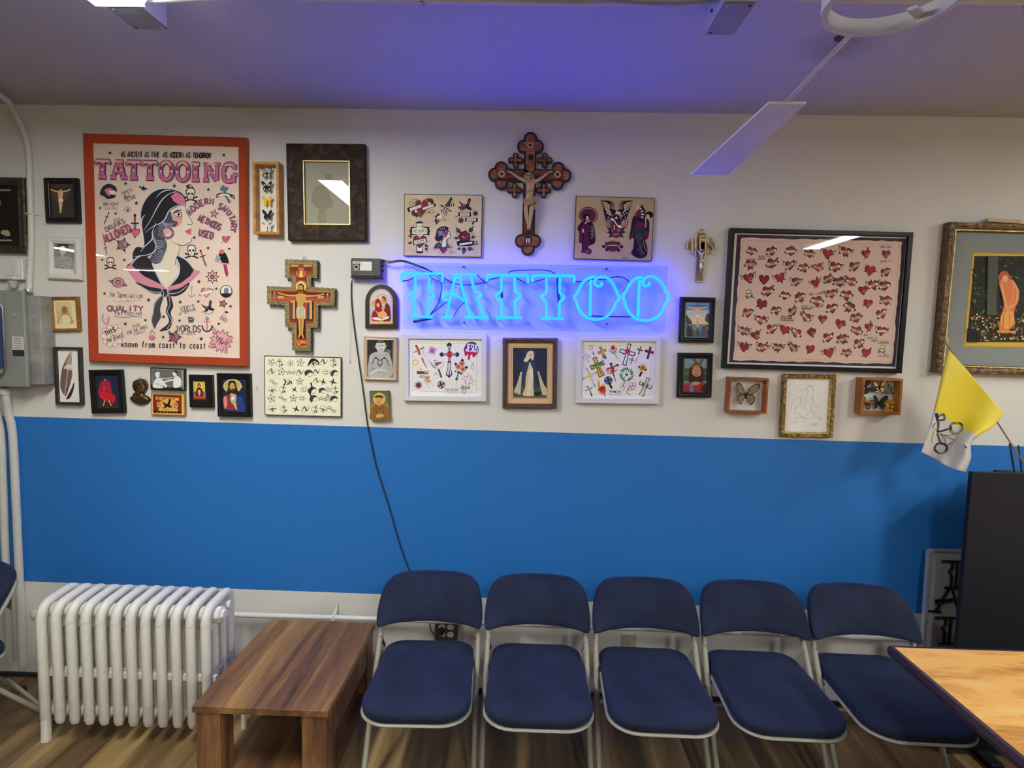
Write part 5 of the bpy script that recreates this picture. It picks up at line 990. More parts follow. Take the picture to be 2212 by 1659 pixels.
# ---- flash sheets
def bw_sheet(a):
    rows = [(1065, [155, 235, 345, 437, 555, 655, 740]), (1155, [160, 250, 345, 430, 515, 590, 670, 750]), (1240, [180, 310, 420, 590, 650, 740]), (1320, [160, 270, 370, 470, 545, 645, 700, 755]), (1400, [160, 265, 370, 450, 560, 645, 705, 755]), (1500, [165, 280, 395, 485, 565, 650, 735])]
    G = '#3a3a38'; st = a.n
    for y, xs in rows:
        for x in xs:
            a.n = st; s_ = rnd.uniform(36, 46); k = rnd.randrange(9)
            with a.at(x+rnd.uniform(-6, 6), y+rnd.uniform(-6, 6), s_, rnd.uniform(-25, 25)):
                if k == 0: a.line(HEART+[HEART[0]], .07, G); a.line([(-1.2, .2), (0, -.1), (1.2, .1)], .25, G, True, (.2, 1, .2)); a.blob([(-.4, .2), (.2, .1), (.1, .6)], G)
                elif k == 1: a.blob([(-1, .1), (-.5, -.5), (.3, -.6), (1, 0), (.4, -.1), (-.2, .3), (-.6, .9)], G); a.ring(.2, .3, .5, .07, G)
                elif k == 2: [a.seg(math.cos(t_)*.5, math.sin(t_)*.5, math.cos(t_), math.sin(t_), w=.09, col=G) for t_ in [j*.63 for j in range(10)]]; a.ring(0, 0, .45, .07, G); a.circ(0, .05, .2, G)
                elif k == 3: a.line([(-.9, .5), (-.2, -.6), (.3, .3), (.9, -.7)], .28, G, True, (.2, 1, .1)); a.ring(-.4, .3, .4, .06, G)
                elif k == 4: a.ring(0, 0, .8, .07, G, .55); a.circ(-.25, -.1, .15, G); a.circ(.3, -.1, .15, G); a.line([(-.4, .25), (0, .4), (.4, .2)], .1, G, True)
                elif k == 5: a.poly([(-1, -.2), (-.2, -.1), (.2, -.9), (.3, -.1), (1, .4), (.1, .3), (-.3, .9), (-.2, .2)], G)
                elif k == 6: a.line([(0, -1), (0, .9)], .14, G); a.line([(-.5, -.4), (.5, -.4)], .14, G); a.ring(0, 0, .75, .06, G, a0=0, a1=300); a.blob([(.2, .2), (.6, .1), (.4, .6)], G)
                elif k == 7: a.line([(-1, 0), (-.4, -.3), (.4, .2), (1, -.1)], .1, G, True); a.line([(-1, .35), (-.4, .1), (.4, .6), (1, .3)], .1, G, True); [a.seg(-.8+j*.35, 0, -.7+j*.35, .35, w=.08, col=G) for j in range(5)]
                else: a.star(0, 0, 1, G, 10, 5, .5); a.star(0, 0, .75, '#d8d4bd', 10, 5, .5); a.circ(0, 0, .2, G)
    a.n = st
    a.blob([(500, 1100), (520, 1040), (560, 1025), (600, 1045), (610, 1090), (590, 1060), (560, 1050), (530, 1070)], K_); a.line([(530, 1250), (540, 1300), (520, 1340), (535, 1385)], 14, K_, True); a.line([(280, 1215), (290, 1250), (275, 1280)], 12, K_, True); a.line([(310, 1270), (340, 1240), (350, 1265)], 10, K_, True)
pic('flash_sheet', 'cream sheet crowded with small black line tattoo drawings, below the gold icon cross', 'art print', CA7, [(91, 997), (819, 1013), (815, 1572), (95, 1558)], .014, thin(.014, .0028), black_lac, bw_sheet, '#d5d0b4')
def flash1(a):
    with a.at(525, 500, 200, 0):
        for x, y, r_ in ((-1.0, .5, 150), (-.5, .95, 120), (.6, -.85, -60), (1.1, -.7, -20), (1.35, -.4, 0), (-.25, .95, 80)): leaf(a, x*.78, y*.8, r_, .5, '#31423e')
        a.circ(-.7, .6, .42, '#5c2a38'); a.circ(.95, -.62, .42, '#5c2a38'); a.circ(-.62, .42, .16, CRE); a.circ(.9, -.42, .16, CRE)
        a.poly([(x*.86, y*1.12) for x, y in HEART], '#a0763e'); a.poly([(x*.72, y*.97) for x, y in HEART], K_); a.poly([(x*.66, y*.9) for x, y in HEART], '#7c2e40')
        a.poly([(-1.62, .12), (-1.45, -.02), (0, -.42), (.04, -.02), (-1.3, .5), (-1.5, .48)], K_); a.poly([(-1.36, .08), (-.03, -.35), (0, -.04), (-1.25, .44)], CRE); a.poly([(.04, -.0), (1.4, -.48), (1.6, -.38), (1.62, -.15), (.1, .42)], K_); a.poly([(.14, .02), (1.35, -.4), (1.4, -.12), (.12, .32)], CRE)
        a.ring(-1.15, -.45, .26, .05, K_, .18); a.ring(1.15, .48, .28, .05, K_, .18)
        for k in range(6): a.seg(-1.2+.12*k, -.75-.03*k, -1.05+.11*k, -.95+.0*k, w=.03); a.seg(.35+.1*k, .62+.02*k, .45+.1*k, .42, w=.03)
    a.poly([(1185, 270), (1210, 300), (1150, 490), (1040, 470), (1090, 400)], K_); a.poly([(1180, 300), (1140, 470), (1060, 455), (1110, 390)], '#37504a'); a.circ(1185, 285, 18, '#4a2030'); a.poly([(1040, 485), (1130, 520), (1100, 640), (1010, 600)], K_)
    a.poly([(1060, 510), (1085, 520), (1050, 610), (1025, 600)], CRE); a.poly([(1105, 530), (1120, 535), (1095, 620), (1075, 612)], CRE); a.poly([(940, 440), (1010, 450), (1030, 500), (970, 485)], '#5c2a38'); a.poly([(1130, 540), (1210, 590), (1160, 595), (1125, 570)], '#5c2a38'); a.poly([(940, 560), (1000, 550), (990, 590)], '#5c2a38')
    for x, y in ((985, 600), (1030, 640), (1078, 665), (1015, 775), (1068, 780)): a.line([(x, y-30), (x-3, y+20)], 18, '#8a3a38', taper=(.5, 1)); a.circ(x-3, y+22, 10, '#8a3a38', n=8)
    a.poly([(880, 625), (1020, 710), (840, 900), (850, 830), (810, 800), (850, 740), (815, 690), (875, 670)], K_)
    for k in range(3): a.poly([(865+28*k-18*k, 730+50*k-20), (955+18*k-5, 660+22*k), (985+12*k, 690+18*k), (850-2*k+10, 775+42*k-20)], CRE)
    a.line([(1200, 310), (1250, 350), (1245, 430)], 5, K_, True); a.line([(1205, 310), (1215, 380), (1195, 440)], 5, K_, True); a.blob([(1235, 420), (1255, 420), (1250, 470), (1232, 465)], K_); a.blob([(1182, 430), (1205, 435), (1200, 485), (1180, 475)], K_)
    with a.at(1520, 470, 190, 10): swallow(a, '#241f34', '#66606c'); a.blob([(-.9, .3), (-.3, .05), (0, .35), (-.4, .5)], '#6a3038')
    for x, y, r_ in ((1735, 635, 82), (1410, 790, 88)): a.star(x, y, r_, K_, 10, 8, .45); a.star(x, y, 34, '#7c4038', 10, 4, .4)
    for x, y, w_, h_, tx in ((1490, 650, 120, 40, 'MOM'), (1640, 770, 118, 38, 'DAD')): a.poly([(x-w_-20, y-h_), (x+w_+25, y-h_), (x+w_+25, y+h_+14), (x-w_-20, y+h_+8)], K_); a.poly([(x-w_+16, y-h_+8), (x+w_-14, y-h_+8), (x+w_-14, y+h_), (x-w_+16, y+h_)], CRE); a.text(tx, x, y+24, 44, 7, K_, cw=.8, sp=.35, center=True)
    a.line([(1330, 690), (1290, 720), (1290, 690), (1340, 715)], 6, K_, True); a.blob([(1690, 820), (1740, 800), (1700, 850), (1670, 890), (1655, 850)], K_)
    # memory cross
    a.poly([(405, 820), (560, 820), (550, 935), (700, 935), (705, 1120), (555, 1110), (560, 1520), (410, 1520), (415, 1110), (270, 1120), (280, 935), (420, 935)], K_); a.poly([(425, 860), (545, 860), (545, 960), (655, 965), (655, 1090), (545, 1095), (545, 1480), (425, 1480), (425, 1095), (315, 1090), (315, 965), (425, 960)], CRE)
    for x, y in ((485, 830), (285, 1030), (690, 1030), (485, 1505)): a.circ(x, y, 30, '#2c2840')
    a.poly([(365, 960), (425, 905), (420, 962)], '#a8704c'); a.poly([(605, 960), (552, 905), (552, 962)], '#a8704c')
    a.text('IN', 460, 945, 50, 7, '#3a3440', cw=.6, sp=.35); a.text('MEMORY', 345, 1060, 64, 8, '#3a3440', cw=.55, sp=.24); a.text('OF', 450, 1125, 40, 6, '#3a3440', cw=.6, sp=.3)
    for x, y, r_ in ((310, 1160, 200), (300, 1280, 160), (600, 1340, 30), (620, 1400, 70)): leaf(a, x, y, r_, 105, '#3a4c48')
    with a.at(485, 1260, 140): heart(a, '#7c2e40')
    with a.at(485, 1262, 1, -12): a.poly([(-150, -50), (160, -50), (165, 55), (-155, 55)], K_); a.poly([(-125, -42), (135, -42), (140, 46), (-130, 46)], CRE); a.text('MOM', 0, 30, 58, 9, K_, cw=.85, sp=.35, center=True)
    # lady head
    a.blob([(1060, 1060), (1130, 1020), (1180, 1060), (1150, 1095), (1182, 1120), (1172, 1180), (1110, 1215), (1090, 1250), (1085, 1400), (960, 1390), (980, 1230), (1040, 1180)], K_); a.blob([(1070, 1070), (1128, 1035), (1168, 1062), (1140, 1098), (1170, 1120), (1162, 1172), (1100, 1205), (1078, 1250), (1072, 1385), (980, 1370), (1000, 1230), (1050, 1180)], CRE)
    a.blob([(1050, 1060), (1110, 1010), (1125, 1060), (1100, 1120), (1060, 1170), (1040, 1120)], '#8a3e40'); a.blob([(870, 1000), (960, 930), (1080, 925), (1130, 960), (1115, 1010), (1060, 1020), (1040, 1090), (1010, 1180), (960, 1240), (880, 1260), (825, 1200), (850, 1100)], '#26203a')
    for k in range(6): a.line([(860+k*8, 1010+k*30+ (0)), (940, 1030+k*18), (1040, 1050+k*18)], 9, '#b9b2a8', True, (.2, 1, .3))
    for k in range(3): a.line([(930+k*50, 945), (960+k*40, 1000)], 9, '#b9b2a8')
    a.blob([(880, 1290), (940, 1290), (985, 1400), (890, 1420), (815, 1410), (830, 1340)], K_); a.blob([(880, 1305), (930, 1305), (965, 1390), (840, 1400)], '#3a5a58'); a.blob([(1085, 1290), (1130, 1330), (1150, 1400), (1085, 1400)], '#3a5a58'); a.ring(810, 1430, 22, 12, '#8a4a48'); a.ring(1185, 1390, 24, 12, '#8a4a48')
    with a.at(1015, 1450, 80, 0): heart(a, '#7c2e48')
    a.line([(1098, 1215), (1100, 1290)], 12, K_, taper=(.3, 1)); a.line([(1165, 1085), (1172, 1110), (1160, 1125)], 7, K_, True); a.line([(1110, 1040), (1135, 1045)], 6, K_)
    # rose
    for x, y, r_, s_ in ((1380, 1060, 235, 160), (1600, 1050, -55, 170), (1340, 1190, 185, 110), (1640, 1180, -15, 120), (1480, 1400, 100, 170), (1400, 1420, 170, 100), (1560, 1420, 10, 150)): leaf(a, x, y, r_, s_, '#36504e')
    a.star(1485, 1160, 150, K_, 12, 7, .82); a.star(1485, 1160, 132, '#642438', 12, 7, .8); a.line([(1420, 1140), (1460, 1160), (1495, 1195)], 16, CRE, True, (.2, 1, .3)); a.line([(1515, 1170), (1550, 1130), (1570, 1125)], 12, CRE, True, (1, .2, .1)); a.ring(1480, 1130, 60, 8, '#2e1420', a0=150, a1=390)
    a.poly([(1310, 1270), (1400, 1240), (1700, 1250), (1770, 1250), (1760, 1290), (1800, 1330), (1700, 1330), (1640, 1360), (1400, 1375), (1330, 1350)], K_); a.poly([(1375, 1305), (1660, 1268), (1665, 1310), (1380, 1355)], CRE); a.poly([(1705, 1265), (1750, 1262), (1740, 1290), (1765, 1318), (1715, 1312)], CRE)
    a.text('Barry', 1170, 1525, 36, 4, K_, cw=.5, sp=.12, rot=-8)
    for i in range(7): a.seg(1280+i*8, 1045+i*14, 1330, 1080+i*10, w=3); a.seg(1640+i*3, 1080+i*9, 1705, 1050+i*13, w=3); a.seg(320+i*14, 900-i*14, 350+i*12, 920-i*10, w=3)
pic('flash_sheet', 'tattoo flash sheet with hearts, swallow and memory cross, left of the wooden crucifix', 'art print', CB1, [(136, 192), (1889, 228), (1865, 1617), (131, 1586)], .014, thin(.014, .0022), black_lac, flash1, '#c3b28c', paper_mat=pm('aged_paper', '#c0b08c', rough=.7, var=.16, vscale=9, spec=.2))
def flash2(a):
    a.circ(425, 575, 212, '#3a1424', 195); a.circ(425, 575, 195, '#8a6a4c', 178); a.circ(420, 580, 165, '#3c2030', 152); a.circ(415, 590, 140, '#5c2034', 125)
    for k in range(12): a.seg(425+150*math.cos(k*.52), 580+140*math.sin(k*.52), 425+205*math.cos(k*.52), 575+188*math.sin(k*.52), w=5, col='#3a1424')
    a.circ(385, 600, 78, '#1a1420', 72); a.circ(403, 640, 34, '#c9a884', 52); a.circ(395, 620, 6, K_, n=6); a.circ(415, 622, 6, K_, n=6); a.circ(400, 668, 7, '#8a3038', n=6)
    a.blob([(330, 700), (400, 690), (480, 700), (540, 800), (570, 900), (575, 1180), (450, 1250), (420, 1300), (480, 1330), (500, 1400), (440, 1450), (350, 1420), (265, 1400), (280, 1320), (270, 1190), (220, 1180), (215, 960), (180, 860), (250, 740)], '#241626'); a.blob([(340, 730), (420, 760), (460, 900), (420, 1000), (440, 1200), (400, 1300), (330, 1350), (300, 1200), (330, 1000), (250, 900)], '#4a1c30'); a.blob([(225, 920), (290, 960), (280, 1150), (235, 1170)], '#55203a')
    a.line([(350, 760), (380, 720), (470, 695)], 18, CRE, True); a.blob([(290, 870), (320, 900), (320, 960), (295, 940)], CRE)
    for k in range(7): a.ring(500+(k % 2)*40, 840+k*38, 22, 7, '#a89068', n=8)
    a.blob([(300, 1360), (400, 1330), (490, 1350), (480, 1430), (380, 1430), (280, 1400)], '#5a2038'); a.ring(400, 1390, 25, 6, '#a89068')
    # eagle and shield
    for s_ in (-1, 1):
        f = lambda pts: [(1062+s_*x, y) for x, y in pts]
        a.blob(f([(20, 460), (130, 420), (110, 330), (180, 250), (350, 240), (330, 260), (230, 280), (190, 330), (170, 440), (130, 540), (60, 560)]), K_); a.blob(f([(60, 430), (50, 330), (100, 250), (180, 245), (120, 300), (110, 420)]), '#7c6248')
        for k in range(6): a.poly(f([(150+k*4, 330+k*28), (190-k*2, 325+k*28), (185-k*2, 345+k*28), (150+k*4, 350+k*28)]), CRE)
        a.poly(f([(330, 300), (370, 260), (200, 540), (90, 600), (120, 700), (250, 700), (290, 520)]) if s_ < 0 else f([(300, 380), (340, 290), (280, 480), (200, 700), (90, 700), (120, 560), (200, 470)]), '#1c1e34')
        for k in range(7): a.circ(1062+s_*(250-(k % 3)*45-10*k), 440+(k//2)*60+(k % 2)*25, 15, '#d8d0c0', n=8)
        for k in range(3): a.line(f([(240-k*38, 660), (225-k*34, 780), (180-k*30, 880)]), 18, '#7c2a34', True); a.line(f([(221-k*38, 660), (206-k*34, 780), (165-k*30, 870)]), 10, CRE, True)
        a.line(f([(370, 250), (200, 420), (80, 560)]), 8, '#6a4a38'); a.line(f([(340, 360), (370, 440), (330, 470)]), 5, '#8a5a48', True)
        leaf(a, 1045+s_*90, 950, 0 if s_ > 0 else 180, 140, '#2a3038'); leaf(a, 1045+s_*80, 1000, 40 if s_ > 0 else 140, 130, '#2a3038'); leaf(a, 1045+s_*110, 900, -30 if s_ > 0 else 210, 120, '#2a3038')
    a.circ(1090, 530, 60, CRE, 42); a.blob([(1130, 540), (1170, 575), (1130, 560)], '#8a6a38'); a.circ(1100, 525, 9, K_, n=8)
    a.blob([(920, 620), (1000, 550), (1110, 560), (1160, 680), (1165, 860), (1090, 960), (990, 950), (930, 860)], '#6a4438'); a.blob([(935, 640), (1000, 575), (1100, 580), (1145, 690), (1145, 850), (1080, 935), (1000, 930), (945, 850)], '#6a2030'); a.blob([(960, 620), (1010, 580), (1095, 590), (1135, 690), (1130, 760)], '#1c1e34'); a.star(1050, 630, 42, CRE); a.seg(1000, 790, 1005, 900, w=22, col='#c9b492'); a.seg(1090, 880, 1095, 935, w=20, col='#c9b492')
    a.poly([(915, 620), (1000, 620), (1090, 780), (1180, 790), (1175, 880), (1090, 870), (980, 720), (915, 690)], K_); a.poly([(920, 640), (985, 640), (1080, 790), (1170, 805), (1165, 865), (1095, 850), (985, 700), (922, 680)], CRE)
    a.blob([(940, 950), (1050, 930), (1150, 950), (1130, 1040), (1045, 1080), (960, 1040)], '#5c2030'); a.circ(1000, 990, 14, CRE); a.circ(1080, 990, 14, CRE); a.circ(1040, 1015, 12, CRE)
    # hands and hearts
    for x in (930, 1000):
        with a.at(x, 1280, 105): heart(a, '#5c1f30')
    for k in range(6): a.circ(830+k*56, 1190-abs(2.5-k)*-14-20, 34, '#4a2a34')
    a.blob([(830, 1230), (980, 1225), (1110, 1230), (1120, 1260), (980, 1270), (840, 1260)], K_); a.blob([(845, 1237), (980, 1232), (1100, 1238), (1100, 1255), (980, 1260), (850, 1252)], '#c99a70')
    for x, y in ((770, 1270), (840, 1340), (1165, 1275), (1095, 1350)): a.circ(x, y, 40, '#26222e')
    # second lady
    a.poly([(1625, 325), (1700, 470), (1700, 640), (1620, 760), (1480, 770), (1460, 620), (1470, 540), (1560, 430)], K_)
    for k in range(8): t_ = math.radians(-75+k*24); x, y = 1500+170*math.cos(t_), 560+200*math.sin(t_); a.line([(1500+110*math.cos(t_), 560+130*math.sin(t_)), (x, y)], 30, CRE)
    a.blob([(1470, 560), (1570, 440), (1600, 540), (1560, 640), (1475, 660)], '#5c2030'); a.circ(1790, 560, 82, '#1a1520', 78); a.circ(1755, 605, 42, '#c9a080', 52); a.circ(1745, 600, 6, K_, n=6); a.circ(1735, 640, 8, '#8a2a34', n=6)
    a.blob([(1420, 620), (1500, 600), (1650, 640), (1770, 680), (1790, 880), (1750, 1100), (1690, 1110), (1740, 1300), (1740, 1450), (1650, 1530), (1500, 1520), (1380, 1420), (1430, 1300), (1440, 1080), (1340, 1110), (1370, 900)], '#231a28'); a.blob([(1460, 850), (1660, 850), (1650, 1120), (1520, 1110), (1470, 1000)], '#2a3438'); a.blob([(1500, 720), (1690, 740), (1680, 840), (1480, 840)], '#5a1c30'); a.blob([(1680, 920), (1755, 940), (1750, 1080), (1690, 1110)], '#5a2038'); a.blob([(1370, 980), (1440, 900), (1440, 1050), (1345, 1100)], '#4a2034'); a.line([(1700, 640), (1710, 740), (1700, 850)], 22, '#c9a080', True)
    for k in range(6): a.ring(1560+(k % 2)*50, 1020+k*80, 30, 7, '#7a6a50', n=10)
    a.line([(1480, 1020), (1560, 1250), (1690, 1470)], 9, '#8a6a60', True); a.line([(1650, 1140), (1690, 1300), (1740, 1400)], 10, '#a89068', True); a.text('Barry', 1200, 1545, 36, 5, K_, cw=.5, sp=.12)
pic('flash_sheet', 'brown toned flash sheet with eagle shield and two kimono ladies, right of the wooden crucifix', 'art print', CB3, [(148, 140), (1917, 183), (1836, 1600), (91, 1551)], .014, thin(.014, .0022), black_lac, flash2, '#a48e68', paper_mat=pm('tan_aged_paper', '#a9926c', rough=.7, var=.14, vscale=9, spec=.2))
def white_flash1(a):
    L = '#777a72'
    a.line([(302, 295), (1660, 318), (1655, 1348), (302, 1310), (302, 295)], 4, L)
    a.poly([(350, 345), (400, 335), (470, 500), (480, 560), (440, 555)], '#8a5030'); a.poly([(545, 375), (555, 410), (335, 510), (320, 500)], '#a0602c'); a.line([(330, 430), (400, 500), (410, 560)], 5, '#4a3a34', True); a.line([(480, 480), (540, 460), (540, 540), (580, 580)], 5, '#4a3a34', True)
    a.star(720, 460, 105, '#c49ab4', 12, 8, .6); a.star(720, 460, 80, '#a06a94', 34, 8, .5); a.line([(680, 370), (765, 560)], 10, '#5a3a70'); a.line([(620, 510), (820, 420)], 10, '#5a3a70')
    with a.at(1075, 640, 1): pass
    for w_, c_ in ((46, '#2a2630'), (26, '#d9d7d0')): a.line([(1080, 320), (1080, 700)], w_, c_); a.line([(880, 540), (1285, 545)], w_, c_)
    a.poly([(1080, 285), (1130, 330), (1120, 390), (1080, 360), (1035, 390), (1025, 330)], '#2a2630'); a.poly([(868, 540), (910, 490), (965, 520), (940, 542), (965, 570), (910, 600)], '#2a2630'); a.poly([(1300, 545), (1250, 490), (1200, 520), (1225, 545), (1200, 575), (1250, 600)], '#2a2630')
    a.poly([(1045, 690), (1112, 690), (1108, 820), (1145, 960), (1110, 1005), (1075, 1040), (1040, 1005), (1003, 965), (1045, 820)], '#2a2630'); a.poly([(1060, 720), (1096, 720), (1094, 820), (1120, 950), (1078, 1000), (1025, 955), (1058, 820)], '#c9c7c4'); a.poly([(1076, 800), (1092, 990), (1075, 1020), (1062, 990)], '#2a2630'); a.star(1085, 540, 110, '#8f8a8c', 0, 4, .62); a.circ(1085, 545, 48, '#5a1c24', 68); a.circ(1087, 548, 38, '#b02430', 56); a.seg(1080, 390, 1082, 470, w=20, col='#a03040'); a.seg(1078, 640, 1075, 690, w=20, col='#a03040'); a.seg(940, 545, 1010, 540, w=18, col='#a03040'); a.seg(1160, 545, 1210, 545, w=18, col='#a03040')
    a.blob([(1480, 290), (1620, 290), (1690, 400), (1680, 500), (1560, 500), (1400, 480), (1395, 400)], '#4a2a80'); a.blob([(1395, 440), (1500, 470), (1680, 490), (1660, 540), (1600, 600), (1570, 590), (1560, 540), (1530, 560), (1500, 655), (1468, 640), (1480, 540), (1420, 580), (1400, 520)], '#b02040')
    a.text('JESUS', 1430, 470, 150, 20, '#ded9da', cw=.24, sp=.10, rot=5)
    a.star(368, 710, 92, '#c8b860', 0, 6, .58); a.circ(365, 712, 32, '#d8d4c8'); a.blob([(490, 620), (520, 610), (550, 700), (605, 820), (590, 820), (520, 700)], '#a0503c')
    for k in range(8): a.line([(640+k*12, 660+k*22), (740, 760+k*8), (830, 850)], 6, '#8c9096', True)
    a.line([(970, 680), (940, 780), (830, 870)], 8, '#8c9096', True); a.poly([(770, 720), (830, 700), (920, 700), (915, 730), (840, 765), (830, 800), (790, 780)], '#7a5848'); a.line([(850, 850), (915, 1030)], 42, '#6a4838'); a.ring(800, 690, 30, 5, '#6c6c6c'); a.circ(775, 668, 14, K_)
    for k in range(6): a.line([(800, 900), (740+k*24, 990+k*3)], 5, '#9a9c9c')
    a.poly([(390, 890), (640, 900), (630, 960), (400, 960)], '#5a4034'); a.poly([(560, 880), (660, 880), (640, 930), (555, 940)], '#c8a850'); a.poly([(470, 800), (520, 870), (450, 880)], '#c8ac60'); a.poly([(520, 960), (600, 960), (590, 1000), (470, 975)], '#d8d0c4'); a.text('ASCENSION', 450, 1030, 50, 7, '#6a4a44', cw=.34, sp=.14, rot=6); a.blob([(560, 1060), (640, 1060), (690, 1110), (640, 1140), (570, 1110)], '#b89058'); a.line([(540, 1130), (620, 1180), (680, 1280)], 5, '#8a8478', True); a.line([(720, 1080), (700, 1150), (760, 1220)], 5, '#8a8478', True)
    a.star(430, 1190, 88, '#3a2650', 0, 12, .5); a.circ(430, 1190, 38, '#6a2440'); a.ring(430, 1190, 82, 4, '#7a7478'); a.circ(910, 1180, 82, '#4a4030'); a.circ(910, 1180, 72, '#b8a468'); a.line([(880, 1110), (935, 1250)], 32, '#3a2470'); a.line([(840, 1210), (975, 1150)], 32, '#3a2470')
    for x, y in ((1345, 735), (1265, 800), (1365, 850)): a.circ(x, y, 62, '#8a7a34'); a.circ(x, y, 54, '#c8b054'); a.circ(x, y, 40, '#b05078'); a.ring(x, y, 22, 6, '#6a2848')
    for x, y in ((1355, 665), (1215, 745), (1440, 815), (1275, 920), (1235, 1060)): a.star(x, y, 38, K_, 0, 4, .6)
    a.line([(1290, 900), (1250, 1000), (1230, 1090)], 22, '#2c5448', True); leaf(a, 1230, 890, 150, 60, '#2c6450'); leaf(a, 1300, 950, -10, 80, '#2c6450'); a.line([(1230, 1090), (1240, 1150), (1200, 1180)], 4, '#6a706c', True)
    a.line([(1540, 705), (1600, 780), (1570, 865), (1540, 790), (1600, 705)], 7, '#3a4040', True)
    a.circ(1480, 1080, 92, '#a9b4bc'); a.circ(1480, 1080, 74, '#d2d0ca')
    for w_, c_ in ((72, '#8a5844'), (54, '#d6c8c4')): a.line([(1520, 960), (1445, 1190)], w_, c_); a.line([(1360, 1020), (1610, 1150)], w_, c_)
    a.poly([(1350, 1290), (1400, 1270), (1440, 1320), (1390, 1380), (1345, 1340)], '#8a5844'); a.poly([(1365, 1300), (1400, 1285), (1425, 1322), (1388, 1362), (1360, 1335)], '#d6c8c4'); a.text('Jesus', 1315, 1265, 80, 11, '#6a2c3a', cw=.42, sp=.1, rot=2)
    a.text('Cherry', 1005, 1300, 46, 5, '#55585a', cw=.38, sp=.1); a.circ(1130, 1285, 22, '#3a3a3e'); a.circ(1130, 1285, 14, '#d8d6d0'); a.text('Creek', 1160, 1305, 46, 5, '#55585a', cw=.38, sp=.1); a.text('FLASH', 1025, 1355, 34, 4, '#777777', cw=.7, sp=.45); a.line([(1215, 1352), (1330, 1360)], 3, '#666666')
wf = pm('white_frame', (.70, .70, .68), rough=.4)
WFP = [(0, 0), (0, .022), (.0025, .024), (.020, .022), (.0235, .0215), (.0235, .010)]
pic('framed_flash', 'white framed sheet of coloured cross tattoos with a dove, left of the robed lady', 'art print', CB6, [(101, 106), (1868, 121), (1855, 1543), (120, 1519)], .024, WFP, wf, white_flash1, '#cfcdc4')
def white_flash2(a):
    a.line([(1130, 207), (1960, 212), (1945, 828), (1125, 822), (1130, 207)], 2.5, '#888a86')
    def X(x, y, s_, r_, c1, c2=K_, w=.17, fl=.12):
        with a.at(x, y, s_, r_): lcross(a, c1, c2, w, fl)
    a.star(1200, 235, 50, '#6a6aa8', 0, 8, .3); a.star(1200, 238, 30, '#d8c850', 20, 8, .5); a.blob([(1225, 285), (1240, 300), (1250, 330), (1225, 325)], '#7a6a80')
    X(1152, 368, 58, -18, '#d0cec8', '#2c2c30', .13, 0); X(1347, 300, 72, -22, '#b08434', '#4a3420'); a.circ(1355, 300, 16, '#c99a34'); a.line([(1362, 330), (1392, 385)], 14, '#2a2230'); X(1488, 262, 52, -8, '#c8b458', '#5a5434', .24); a.circ(1480, 240, 26, '#a02838'); a.line([(1435, 270), (1480, 300), (1530, 260)], 10, '#3c5844', True); a.line([(1455, 320), (1540, 290)], 5, '#7a8ab0', True); a.line([(1500, 320), (1545, 378)], 18, '#b8a85c', True)
    X(1655, 325, 130, 14, '#cac8c6', '#1e1e26', .10, .04); a.circ(1664, 285, 34, '#7a1c30'); a.circ(1664, 285, 27, '#b8384c'); leaf(a, 1625, 310, 150, 34); leaf(a, 1680, 320, 40, 34); a.ring(1664, 285, 14, 4, '#6a1c2c')
    X(1815, 275, 50, 18, '#8a4a44', '#2a2020', .09, 0); a.line([(1790, 350), (1762, 430)], 7, '#8a2c30'); X(1932, 305, 75, 14, '#5a2444', '#241828', .12, 0); a.star(1942, 282, 28, '#8a2038', 0, 6, .5); a.ring(1717, 390, 18, 5, '#6a6a70'); X(1715, 400, 42, 15, '#8a8a90', '#55555c', .08, 0)
    X(1292, 480, 120, -22, '#c99c34', '#2a2a1e', .17, .1); a.line([(1225, 470), (1350, 430)], 30, '#2c6c44'); a.circ(1280, 450, 24, '#2c7c4c'); a.line([(1290, 480), (1340, 580)], 10, '#2a2a1e')
    with a.at(1475, 540, 150, -12): a.line([(0, -.6), (0, 0), (.1, .9)], .13, '#7c1f2c', True, (1, 1, .2)); a.line([(-.45, -.3), (.5, -.45)], .12, '#8c2430'); [a.line([(-.5+.12*k, -.3+.05*k), (-.3+.1*k, .1-.09*k), (.45-.1*k, -.1+.06*k)], .05, '#9c2c34', True) for k in range(6)]; a.circ(0, -.65, .12, '#2a2c34'); a.circ(.52, -.45, .1, '#2a2c34')
    with a.at(1190, 590, 1, -25): [ (a.line([(0, 0), (90*math.cos(t_), 90*math.sin(t_))], 22, '#a8a4bc'), a.circ(95*math.cos(t_), 95*math.sin(t_), 15, '#8a88a8')) for t_ in (0, PI, -PI/2)]; a.line([(0, 0), (0, 135)], 22, '#b0acc0'); a.circ(0, 0, 32, '#c8b058'); a.circ(0, 140, 16, '#8a88a8')
    a.circ(1420, 650, 52, '#2c405c'); a.circ(1420, 650, 40, '#5c80a8'); a.line([(1410, 600), (1430, 700)], 16, '#1c2430'); a.line([(1370, 665), (1470, 635)], 16, '#1c2430'); a.line([(1430, 680), (1465, 752)], 26, '#1c2030')
    for w_, c_ in ((50, '#2a2c2c'), (42, '#dcdad2')): a.line([(1690, 480), (1650, 620), (1585, 775)], w_, c_); a.line([(1555, 550), (1755, 615)], w_, c_)
    a.ring(1650, 575, 72, 28, '#2c5a3c'); a.ring(1650, 575, 72, 14, '#5a9468'); a.line([(1690, 495), (1650, 620), (1592, 755)], 30, '#dcdad2'); a.line([(1565, 552), (1745, 610)], 30, '#dcdad2'); a.star(1652, 578, 24, K_, 15, 4, .5); a.line([(1635, 640), (1600, 740)], 9, K_); a.line([(1572, 556), (1610, 567)], 9, K_); a.line([(1700, 595), (1735, 607)], 9, K_); a.line([(1672, 545), (1684, 500)], 9, K_)
